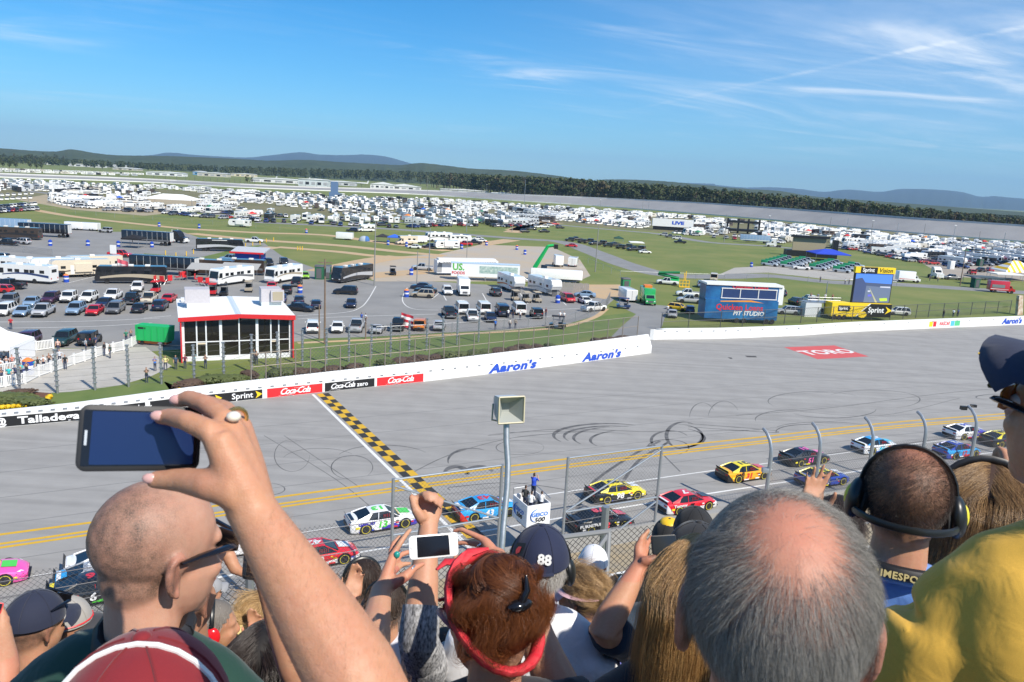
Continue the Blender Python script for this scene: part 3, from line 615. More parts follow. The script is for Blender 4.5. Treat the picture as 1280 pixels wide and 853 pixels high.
def leafball(rx, ry, rz, n, ls, seed):
 r_ = np.random.default_rng(seed); b = MB(); b.ell((0, 0, rz*.55), (rx*.86, ry*.86, rz*.6), 10, 7)
 for i in range(n):
  d = r_.normal(size=3); d /= np.linalg.norm(d); d[2] = abs(d[2])*1.1-.15; k = .86+.22*r_.random()
  c = V((d[0]*rx*k, d[1]*ry*k, max(.05, rz*.5+d[2]*rz*.6*k))); u = V(r_.normal(size=3)).normalized(); w = u.orthogonal().normalized(); s = ls*(.6+.8*r_.random())
  b.add([c+u*s, c+w*s*.7, c-u*s, c-w*s*.7], [(0, 1, 2, 3)])
 return b
sh = [leafball(1.5, 1.0, 1.15, 420, .13, 10+i) for i in range(3)]
shm = [[b.mesh('shrub', LEAF), b.mesh('shrub', LEAFR)] for b in sh]
SHR = [(238, 484, 1, 1.1), (248, 482, 1, .9), (262, 480, 0, 1.2), (278, 479, 0, 1.2), (292, 478, 0, 1.1), (312, 472, 1, 1), (344, 470, 0, 1), (358, 469, 0, 1.1), (374, 468, 1, 1), (393, 468, 1, .9), (415, 465, 1, 1), (443, 462, 1, 1), (483, 457, 0, 1), (500, 455, 1, 1.1), (514, 454, 1, 1), (528, 452, 1, 1.1), (543, 450, 1, 1), (560, 448, 0, 1.2), (576, 446, 0, 1), (592, 445, 0, 1.1), (608, 443, 0, 1), (622, 442, 1, 1.1), (640, 440, 1, 1), (656, 438, 1, 1.1), (672, 436, 1, .9), (688, 434, 0, .8), (746, 429, 1, 1), (762, 427, 1, 1), (778, 425, 1, 1)]
for i, (x, y, c, s) in enumerate(SHR):
 o = link('shrub', shm[i % 3][c], None, g(x, y+1.5), rng.random()*6); o.scale = (s*1.1, s*1.0, s*.72)
 zl = 'behind the arrow banners' if x < 330 else 'behind the soft drink banners' if x < 530 else 'behind the left blue name on the wall' if x < 690 else 'at the right end of the white wall'; tag(o, 'clipped %s shrub %s' % ('brown' if c else 'dark green', zl), 'shrub', '%s shrubs %s' % ('brown' if c else 'green', zl))
fl = gpoly('mulch_bed', [(-80, 513), (0, 509), (40, 505), (64, 499), (64, 492), (40, 490), (-80, 498)], .03, M_('mulch', (.16, .07, .04), .9, col2=(.1, .05, .03), scale=4))
for i, (x, y, s, c, l) in enumerate(((34, 507, 1.35, 0, 'rounded dark green hedge at the end of the flower bed'), (6, 503, 1.5, 0, 'low green hedge in the middle of the flower bed'), (-22, 509, 1.5, 0, 'green hedge at the left edge of the picture'), (18, 496, 1.1, 1, 'brown hedge at the back of the flower bed'))):
 o = link('hedge', shm[i % 3][c], None, g(x, y), .3*i); o.scale = (s*1.25, s*.8, s*.5); tag(o, l, 'hedge')
fb = leafball(.34, .34, .4, 120, .07, 5); fbm = fb.mesh('flowers', M_('yellow_flower', (.75, .50, .01), .7, col2=(.6, .42, .02), scale=9))
for i, (x, y) in enumerate([(-12, 512), (-4, 512), (3, 512), (10, 511.5), (17, 511), (24, 510.5), (31, 509.7), (38, 508.5), (45, 507.3), (51, 505.5), (56, 503.5), (60, 501), (62, 498.5), (226, 489), (230, 487.5), (234, 486)]):
 tag(link('flower_clump', fbm, None, g(x, y), i), 'clump of yellow flowers edging the %s' % ('hedge bed at the left' if i < 13 else 'brown bush by the wall'), 'flowers', 'yellow flowers %d' % (1) if 0 else ('yellow flowers edging the hedge bed' if i < 13 else 'yellow flowers by the brown bush'))
tt_ = thing('marquee_tent', 'white peaked marquee tent at the left edge beyond the spectators', 'tent', tuple(g(-4, 452)), R(8))
TENT = M_('tent_fabric', (.80, .81, .83), .7, var=.03)
b = MB(); b.add([(-3, -3, 2.4), (3, -3, 2.4), (3, 3, 2.4), (-3, 3, 2.4), (0, 0, 4.6), (-1, -1, 3.5), (1, -1, 3.5), (1, 1, 3.5), (-1, 1, 3.5)], [(0, 1, 6, 5), (1, 2, 7, 6), (2, 3, 8, 7), (3, 0, 5, 8), (5, 6, 4), (6, 7, 4), (7, 8, 4), (8, 5, 4)]); b.obj('roof', TENT, tt_)
b = MB()
for a, c in (((-3, -3), (3, -3)), ((3, -3), (3, 3)), ((3, 3), (-3, 3)), ((-3, 3), (-3, -3))): b.add([(a[0], a[1], 2.05), (c[0], c[1], 2.05), (c[0]*.99, c[1]*.99, 2.41), (a[0]*.99, a[1]*.99, 2.41)], [(0, 1, 2, 3)])
b.add([(2.97, -2.9, .05), (2.97, 2.9, .05), (2.97, 2.9, 2.1), (2.97, -2.9, 2.1)], [(0, 1, 2, 3)]); b.obj('valance', TENT, tt_)
for sx in (-1, 1):
 for sy in (-1, 1): MB().tube((2.9*sx, 2.9*sy, 0), (2.9*sx, 2.9*sy, 2.4), .05, 6).obj('leg', WHITE, tt_)
# ================================================================ vehicles
HEADL = M_('headlight', (.75, .77, .78), .15, spec=.8); TAILL = M_('tail_light', (.45, .01, .01), .2); TRIMG = M_('grey_trim', (.10, .10, .105), .5); RVAC = M_('roof_unit', (.68, .68, .66), .6)
def wheel_mb(r, w):
 b = MB(); k = 14
 ring = lambda rr, y: [(rr*math.cos(2*math.pi*i/k), y, rr*math.sin(2*math.pi*i/k)) for i in range(k)]
 b.loft([ring(r*.6, -w/2), ring(r*.95, -w/2), ring(r, -w*.3), ring(r, w*.3), ring(r*.95, w/2), ring(r*.6, w/2)], 0)
 for s_ in (-1, 1): b.loft([ring(r*.62, s_*w*.46), ring(r*.5, s_*w*.36), ring(r*.18, s_*w*.40), ring(.01, s_*w*.42)], 1, cap0=False)
 return b
CARS = dict(sedan=(4.8, 1.82, 1.45, .95, (.25, .80), (-1.7, -1.05, .35, 1.15), 2.75, .33), hatch=(4.1, 1.75, 1.5, .95, (.25, .80), (-1.95, -1.5, .45, 1.15), 2.5, .32), suv=(4.8, 1.92, 1.78, 1.08, (.3, .92), (-2.3, -2.0, .35, 1.0), 2.8, .38), jeep=(4.2, 1.85, 1.85, 1.1, (.4, 1.05), (-2.0, -1.95, .45, .65), 2.6, .42),
   minivan=(5.1, 1.98, 1.78, 1.02, (.25, .9), (-2.45, -2.2, .8, 1.7), 3.0, .35), van=(5.6, 2.0, 2.15, 1.12, (.3, 1.05), (-2.75, -2.7, 1.2, 2.0), 3.4, .38), pickup=(5.7, 2.0, 1.88, 1.12, (.35, 1.05), (-.75, -.6, .75, 1.45), 3.6, .41), coupe=(4.5, 1.88, 1.24, .88, (.2, .72), (-1.9, -.75, -.1, .8), 2.7, .34))
def car_parts(kind):
 L, Wd, H, zs, (zb, zh), (g0, g1, g2, g3), wb, wr = CARS[kind]; hw = Wd/2; b = MB()
 def ring(x, zt, k, kt=.90, zb_=zb): return [(x, -hw*k*.9, zb_), (x, -hw*k, zb_+.16), (x, -hw*k, zt-.22), (x, -hw*k*.975, zt-.08), (x, -hw*k*kt, zt), (x, hw*k*kt, zt), (x, hw*k*.975, zt-.08), (x, hw*k, zt-.22), (x, hw*k, zb_+.16), (x, hw*k*.9, zb_)]
 xr, xf = -L/2, L/2; deck = zs if kind != 'coupe' else .92
 st = [(xr, zs-.22, .86), (xr+.08, deck-.03, .93), (xr+.5, deck, .99), (g0, zs, 1), (0, zs, 1), (g3, zs-.02, 1), (g3+.25, zh+.1, 1), (xf-.45, zh+.02, .97), (xf-.12, zh-.1, .9), (xf, zh-.28, .82)]
 if kind in ('van', 'minivan'): st[6] = (g3+.12, zh+.12, 1)
 st = sorted(set(st)); b.loft([ring(*q) for q in st], 0)
 tw = hw*.78 if kind not in ('van', 'jeep') else hw*.9; bw_ = hw*.94
 zr = H
 b.loft([[(x, -tw*k, z), (x, -tw*k*.6, z+dz), (x, tw*k*.6, z+dz), (x, tw*k, z)] for x, k, z, dz in ((g1-.04, .96, zr-.10, .02), (g1+.2, 1, zr-.06, .05), ((g1+g2)/2, 1, zr-.05, .06), (g2-.15, 1, zr-.06, .05), (g2+.05, .96, zr-.10, .02))], 0, closed=True)
 for sy in (-1, 1):
  pl = [((g0, g1), .05), ((g3, g2), .045)]
  for (xa, xb_), r_ in pl: b.tube((xa, sy*bw_*.985, zs-.02), (xb_, sy*tw*.985, zr-.08), r_, 5, 0)
  n_ = 2 if kind in ('suv', 'minivan', 'van') else 1
  for i in range(1, n_+1):
   f = i/(n_+1); b.tube((g0+(g3-g0)*f*.96, sy*bw_*1.0, zs-.02), (g1+(g2-g1)*f, sy*tw*1.0, zr-.08), .045, 5, 0)
 if kind == 'pickup':
  b.add([(xr+.12, -hw*.82, zs+.004), (g0-.12, -hw*.82, zs+.004), (g0-.12, hw*.82, zs+.004), (xr+.12, hw*.82, zs+.004)], [(0, 1, 2, 3)], 1)
  for sy in (-1, 1): b.box(((xr+g0)/2, sy*hw*.88, zs+.02), (g0-xr-.1, .12, .06), 0)
  b.box((xr+.06, 0, zs+.02), (.1, hw*1.8, .06), 0)
 for sx in (-1, 1):
  for sy in (-1, 1):
   x0 = sx*wb/2; k = 10; b.add([(x0+(wr*1.2)*math.cos(math.pi*i/k), sy*(hw+.004), wr+(wr*1.2)*math.sin(math.pi*i/k)) for i in range(k+1)]+[(x0-wr*1.2, sy*(hw+.004), zb), (x0+wr*1.2, sy*(hw+.004), zb)], [tuple(range(k+3))], 1)
 b.box((xf-.02, 0, zb+.12), (.12, hw*1.6, .2), 1); b.box((xr+.02, 0, zb+.14), (.12, hw*1.66, .2), 1 if kind != 'pickup' else 2)
 b.box((xf-.05, 0, (zb+zh)/2+.02), (.1, hw*1.0, .14), 1)
 b.box((xr-.0, 0, zs-.4), (.04, .5, .14), 2)
 for sy in (-1, 1): b.box((g3-.15, sy*(hw+.1), zs+.06), (.12, .2, .14), 0)
 gl = MB(); e = .015
 B0 = [(g0, -bw_, zs-.02), (g3, -bw_, zs-.02), (g3, bw_, zs-.02), (g0, bw_, zs-.02)]; T0 = [(g1, -tw, zr-.08), (g2, -tw, zr-.08), (g2, tw, zr-.08), (g1, tw, zr-.08)]
 gl.add(B0+T0, [(0, 1, 5, 4), (1, 2, 6, 5), (2, 3, 7, 6), (3, 0, 4, 7)])
 hl = MB().ell((0, 0, 0), (.12, .2, .09), 8, 5); tl = MB().box((0, 0, 0), (.08, .26, .16) if kind not in ('pickup', 'suv', 'van', 'jeep', 'minivan') else (.08, .16, .4))
 wh = wheel_mb(wr, .23); ps = [('body', b, [PAINT, BLACK, CHROME], (0, 0, 0)), ('windows', gl, [GLASSD], (0, 0, 0))]
 for sx in (-1, 1):
  for sy in (-1, 1): ps.append(('wheel', wh, [RUBBER, CHROME], (sx*wb/2, sy*(hw-.10), wr)))
 for sy in (-1, 1): ps.append(('headlight', hl, [HEADL], (xf-.16, sy*hw*.66, zh-.22))); ps.append(('tail_light', tl, [TAILL], (xr+.07, sy*hw*.74, zs-.2 if kind in ('sedan', 'hatch', 'coupe') else zs-.15)))
 return ps
def stripe(L, hw, z, h, x0, x1, dz):
 b = MB()
 for sy in (-1, 1):
  pts = []; n_ = 8
  for i in range(n_+1):
   f = i/n_; zz = z+dz*math.sin(f*math.pi*1.2); pts.append(((x0+(x1-x0)*f, sy*(hw+.006), zz), (x0+(x1-x0)*f, sy*(hw+.006), zz+h*(.4+.6*f))))
  b.loft([[p[0], p[1]] for p in pts], 0, False, False, False, closed=False)
 return b
class WS:
 def __init__(s): s.l = []
 def box(s, *a, **k): s.l.append(MB().box(*a, **k))
 def add(s, *a, **k): s.l.append(MB().add(*a, **k))
def rv_parts(kind):
 ps = []; b = MB(); w = WS(); hw = 1.25
 def wins(L, z, xs, s=(.9, .55)):
  for x in xs:
   for sy in (-1, 1): w.box((x, sy*(hw+.005), z), (s[0], .03, s[1]))
 wheels = []
 if kind in ('motorhome', 'coach'):
  L = 10.6 if kind == 'motorhome' else 13; x = L/2
  pr = [(-x, .55), (x-.1, .55), (x, 1.0), (x-.12, 1.55), (x-.45, 3.2), (x-.75, 3.45), (-x+.3, 3.5), (-x, 3.3)]
  b.slab(pr, -hw, hw, 0); b.slab([(-x+.05, .4), (x-.2, .4), (x-.2, .56), (-x+.05, .56)], -hw+.05, hw-.05, 1)
  for sy in (-1, 1): b.box((x+.1, sy*1.35, 2.1), (.12, .25, .45), 1)
  w.add([(x-.10, -1.1, 1.6), (x-.10, 1.1, 1.6), (x-.41, 1.05, 3.0), (x-.41, -1.05, 3.0)], [(0, 1, 2, 3)]); w.add([(x-.3, -1.256, 1.7), (x-1.3, -1.256, 1.7), (x-1.3, -1.256, 2.7), (x-.55, -1.256, 2.7)], [(0, 1, 2, 3)]); w.add([(x-.3, 1.256, 1.7), (x-1.3, 1.256, 1.7), (x-1.3, 1.256, 2.7), (x-.55, 1.256, 2.7)], [(3, 2, 1, 0)])
  wins(L, 2.3, [x-2.6, x-4.0, -.6, -x+3.6, -x+1.6], (.95, .6)); w.box((-x-.005, 0, 2.5), (.03, 1.4, .6))
  b.box((-x-.01, .95, 1.1), (.05, .2, .3), 2); b.box((-x-.01, -.95, 1.1), (.05, .2, .3), 2)
  b.box((x-.04, .9, .95), (.08, .35, .2), 3); b.box((x-.04, -.9, .95), (.08, .35, .2), 3)
  wheels = [(x-2.2, 1), (-x+3.2, 1)]+([(-x+2.0, 1)] if kind == 'coach' else []); acs = [1.6, -2.2] if kind == 'motorhome' else [3, 0, -3]; wr = .48
  st = stripe(L, hw, 1.35 if kind == 'motorhome' else 1.0, .5 if kind == 'motorhome' else .9, x-1, -x+.3, .35); zt = 3.48
 elif kind == 'campervan':
  L = 7.6; x = L/2
  b.slab([(-x, .55), (x-2.2, .55), (x-2.2, 2.2), (x-1.3, 2.3), (x-.9, 2.7), (x-1.0, 3.15), (-x, 3.2)], -hw, hw, 0); b.slab([(x-2.3, .45), (x, .5), (x, 1.1), (x-1.1, 1.3), (x-1.7, 2.05), (x-2.3, 2.1)], -1.0, 1.0, 0)
  w.add([(x-1.12, -.85, 1.35), (x-1.12, .85, 1.35), (x-1.66, .8, 2.0), (x-1.66, -.8, 2.0)], [(0, 1, 2, 3)])
  for sy in (-1, 1): w.box((x-1.95, sy*1.0, 1.65), (.6, .03, .55))
  wins(L, 2.0, [-.6, -2.4]); w.box((x-.93, 0, 2.75), (.06, 1.6, .4)); wheels = [(x-1.0, 1), (-x+2.0, 1)]; wr = .4; acs = [-1]; st = stripe(L, hw, 1.2, .45, x-2.3, -x, .25); zt = 3.2
  b.box((x+.0, .7, .85), (.06, .3, .2), 3); b.box((x, -.7, .85), (.06, .3, .2), 3)
 elif kind in ('trailer', 'fifth_wheel'):
  L = 8.6 if kind == 'trailer' else 11; x = L/2
  if kind == 'trailer': b.slab([(-x, .6), (x-.5, .6), (x, 1.1), (x+.05, 2.0), (x-.45, 3.05), (-x, 3.05)], -hw+.02, hw-.02, 0); b.slab([(x-.4, .55), (x+1.1, .5), (x+1.1, .6), (x-.4, .68)], -.25, .25, 1); w.box((x-.14, 0, 2.35), (.3, 1.5, .5)); zt = 3.05
  else: b.slab([(-x, .6), (x-2.6, .6), (x-2.4, 1.5), (x-.4, 1.55), (x, 2.2), (x-.35, 3.4), (x-.8, 3.65), (-x, 3.55)], -hw+.02, hw-.02, 0); b.slab([(x-1.1, .05), (x-.95, .05), (x-.95, 1.56), (x-1.1, 1.56)], -.6, .6, 1); b.box((x-.2, 0, 2.5), (.55, 2.3, .5), 4); zt = 3.6
  wins(L, 2.15, [-x+1.2, -x+3.0, .4, x-2.2], (.9, .55)); w.box((-x-.005, 0, 2.2), (.03, 1.2, .6))
  for sy in (-1, 1): b.box((x*.3, sy*(hw-.01), 1.6), (.7, .04, 1.85), 4)
  b.box((-.4, hw+.18, 2.0), (3.2, .4, 1.7), 0)
  wheels = [(-.6, 1), (-1.6, 1)]; wr = .36; acs = [.3]; st = stripe(L, hw, 1.0, .4, x-.8, -x+.2, .4)
  b.box((-x-.01, .95, 1.3), (.05, .15, .3), 2); b.box((-x-.01, -.95, 1.3), (.05, .15, .3), 2)
 elif kind in ('box_trailer', 'semi_trailer'):
  L = 6 if kind == 'box_trailer' else 14.5; x = L/2; H = 2.7 if kind == 'box_trailer' else 4.0; z0 = .5 if kind == 'box_trailer' else 1.15; zt = H
  b.rbox((0, 0, (z0+H)/2), (L, 2.5, H-z0), .08, 0); b.box((-x-.005, 0, (z0+H)/2), (.03, 2.2, H-z0-.25), 4); b.box((-x-.02, 0, (z0+H)/2), (.03, .06, H-z0-.3), 1)
  b.box((x+.6, 0, .55), (1.3, .3, .1), 1) if kind == 'box_trailer' else b.box((x-3, .8, .6), (.15, .15, 1.2), 1)
  for i in range(int(L/1.5)):
   for sy in (-1, 1): b.box((-x+.75+i*1.5, sy*1.255, (z0+H)/2), (.05, .02, H-z0-.3), 4)
  wheels = [(-.5, 1), (-1.5, 1)] if kind == 'box_trailer' else [(-x+1.3, 1), (-x+2.6, 1)]; wr = .36 if kind == 'box_trailer' else .5; acs = []; st = stripe(L, hw+.01, z0+.2, .35, x-.2, -x+.2, .1)
  b.box((-x-.01, .95, z0+.1), (.05, .3, .15), 2); b.box((-x-.01, -.95, z0+.1), (.05, .3, .15), 2); w.box((x-.6, -hw-.005, z0+1), (.6, .02, 1.5) if kind == 'box_trailer' else (.1, .02, .1))
 elif kind == 'tractor':
  L = 7; x = L/2; zt = 3.7
  b.slab([(x, .7), (x, 1.7), (x-1.6, 2.0), (x-2.1, 2.9), (x-2.6, 3.4), (x-3.4, 3.75), (x-4.6, 3.75), (x-4.6, .9)], -1.15, 1.15, 0); b.box((-x+1.2, 0, .95), (3, .9, .25), 1); b.box((x, 0, .75), (.3, 2.3, .4), 4)
  w.add([(x-1.62, -1.0, 2.08), (x-1.62, 1.0, 2.08), (x-2.06, .95, 2.85), (x-2.06, -.95, 2.85)], [(0, 1, 2, 3)])
  for sy in (-1, 1): w.box((x-2.6, sy*1.16, 2.3), (.9, .03, .65)); b.tube((x-4.4, sy*1.2, 1.2), (x-4.4, sy*1.2, 4.0), .09, 6, 4); b.tube((x-3.4, sy*1.15, .7), (x-4.4, sy*1.15, .7), .3, 8, 4); b.box((x-.02, sy*.9, 1.2), (.06, .3, .3), 3)
  b.box((x+.01, 0, 1.25), (.06, 1.2, .8), 4); wheels = [(x-1, 1), (-x+.8, 1), (-x+2, 1)]; wr = .5; acs = []; st = stripe(3, 1.155, 1.2, .2, x-.3, x-4.4, 0)
 elif kind == 'box_truck':
  L = 7; x = L/2; zt = 3.4
  b.rbox((-.8, 0, 2.05), (5.2, 2.4, 2.7), .08, 0); b.slab([(x-1.7, .5), (x, .5), (x, 1.2), (x-.7, 1.4), (x-1.1, 2.15), (x-1.7, 2.2)], -1.05, 1.05, 0)
  w.add([(x-.71, -.9, 1.45), (x-.71, .9, 1.45), (x-1.06, .85, 2.1), (x-1.06, -.85, 2.1)], [(0, 1, 2, 3)])
  for sy in (-1, 1): w.box((x-1.35, sy*1.055, 1.75), (.5, .03, .55)); b.box((x+.01, sy*.8, .95), (.05, .3, .22), 3)
  b.box((x+.01, 0, .85), (.06, 1.0, .4), 1); wheels = [(x-.9, 1), (-x+1.6, 1)]; wr = .42; acs = []; st = stripe(5, 1.2, 1.0, .2, 1.6, -3.2, 0)
 ps.append(('body', b, [PAINT, TRIMG, TAILL, HEADL, RVAC], (0, 0, 0))); ps.extend(('window', q, [GLASSD], (0, 0, 0)) for q in w.l); ps.append(('stripe', st, [PAINT], (0, 0, 0)))
 wm = wheel_mb(wr, .28)
 for wx, _ in wheels:
  for sy in (-1, 1): ps.append(('wheel', wm, [RUBBER, CHROME], (wx, sy*(hw-.14), wr)))
 am = MB().rbox((0, 0, .14), (.95, .8, .28), .06)
 for ax in acs: ps.append(('roof_unit', am, [RVAC], (ax, 0, zt)))
 if kind in ('motorhome', 'coach', 'trailer', 'fifth_wheel'):
  ps.append(('awning_roll', MB().tube((-2.2, -hw-.08, zt-.35), (1.8, -hw-.08, zt-.35), .1, 6), [RVAC], (0, 0, 0)))
 return ps
def cart_parts(_=None):
 b = MB(); b.slab([(-1.2, .35), (1.2, .35), (1.25, .7), (.75, .8), (.55, .42), (-.05, .42), (-.1, .75), (-1.2, .8)], -.6, .6, 0); b.box((-.35, 0, .85), (.6, 1.1, .12), 1); b.box((-.65, 0, 1.1), (.1, 1.1, .45), 1)
 b.box((0, 0, 1.85), (1.9, 1.2, .07), 3)
 for sx in (-.85, .75):
  for sy in (-1, 1): b.tube((sx, sy*.55, .7), (sx*.95, sy*.55, 1.83), .025, 5, 2)
 b.tube((.6, .25, .8), (.4, .25, 1.05), .02, 5, 1); ps = [('body', b, [PAINT, BLACK, STEEL, CLOTH], (0, 0, 0))]; wm = wheel_mb(.24, .18)
 for sx in (-.8, .8):
  for sy in (-1, 1): ps.append(('wheel', wm, [RUBBER, CHROME], (sx, sy*.5, .24)))
 return ps
PCACHE = {}; JCACHE = {}
def parts_of(kind):
 if kind not in PCACHE:
  raw = car_parts(kind) if kind in CARS else cart_parts() if kind == 'golf_cart' else rv_parts(kind); ids = {}
  out = []
  for n, mb, ms, loc in raw:
   if id(mb) not in ids: ids[id(mb)] = mb.mesh(n, ms)
   out.append((n, ids[id(mb)], loc))
  PCACHE[kind] = out
  j = MB(); gm_ = []
  for n, mb, ms, loc in raw:
   if n == 'awning_roll': continue
   rm = []
   for q in ms:
    if n == 'stripe': q = TRIMG
    if q not in gm_: gm_.append(q)
    rm.append(gm_.index(q))
   o = len(j.v); j.v += [(p[0]+loc[0], p[1]+loc[1], p[2]+loc[2]) for p in mb.v]; j.f += [tuple(i+o for i in f) for f in mb.f]; j.m += [rm[i] for i in mb.m]; j.s += mb.s
  JCACHE[kind] = j.mesh(kind, gm_)
 return PCACHE[kind]
NAMES = dict(sedan='car', hatch='car', coupe='car', suv='sport_utility', jeep='jeep', minivan='minivan', van='van', pickup='pickup_truck', motorhome='motor_home', coach='motor_coach', campervan='camper_van', trailer='travel_trailer', fifth_wheel='travel_trailer', box_trailer='box_trailer', semi_trailer='semi_trailer', tractor='semi_tractor', box_truck='box_truck', golf_cart='golf_cart')
CATS = dict(sport_utility='suv', jeep='jeep', pickup_truck='pickup', motor_home='motorhome', motor_coach='coach', camper_van='camper van', travel_trailer='trailer', box_trailer='trailer', semi_trailer='trailer', semi_tractor='truck', box_truck='truck', golf_cart='golf cart')
def veh(kind, x, y, hd, col, label, col2=None, group=None, full=True, pos=None, sc=1, z=0):
 p = pos if pos is not None else g(x, y); nm = NAMES[kind]; cat = CATS.get(nm, nm)
 ps = parts_of(kind)
 if full:
  t = thing(nm, label, cat, tuple(p+V((0, 0, z+.025))), R(hd), group)
  for n, me, loc in ps:
   o = link(n, me, t, loc, None, col2 if (n == 'stripe' and col2) else col)
 else:
  t = link(nm, JCACHE[kind], None, p+V((0, 0, z+.02)), R(hd), col); tag(t, label, cat, group)
 if sc != 1: t.scale = (sc, sc, sc)
 return t
C = dict(w=(.78, .78, .76), k=(.012, .012, .015), s=(.42, .43, .45), g=(.14, .145, .155), r=(.55, .015, .02), b=(.02, .045, .14), lb=(.22, .32, .45), t=(.40, .34, .25), gr=(.25, .50, .03), cr=(.66, .58, .45), y=(.8, .5, .02), o=(.7, .2, .02), dg=(.01, .22, .07), br=(.045, .03, .022), p=(.06, .02, .05), db=(.015, .02, .05))
PK = 'parked cars in the paved lot'
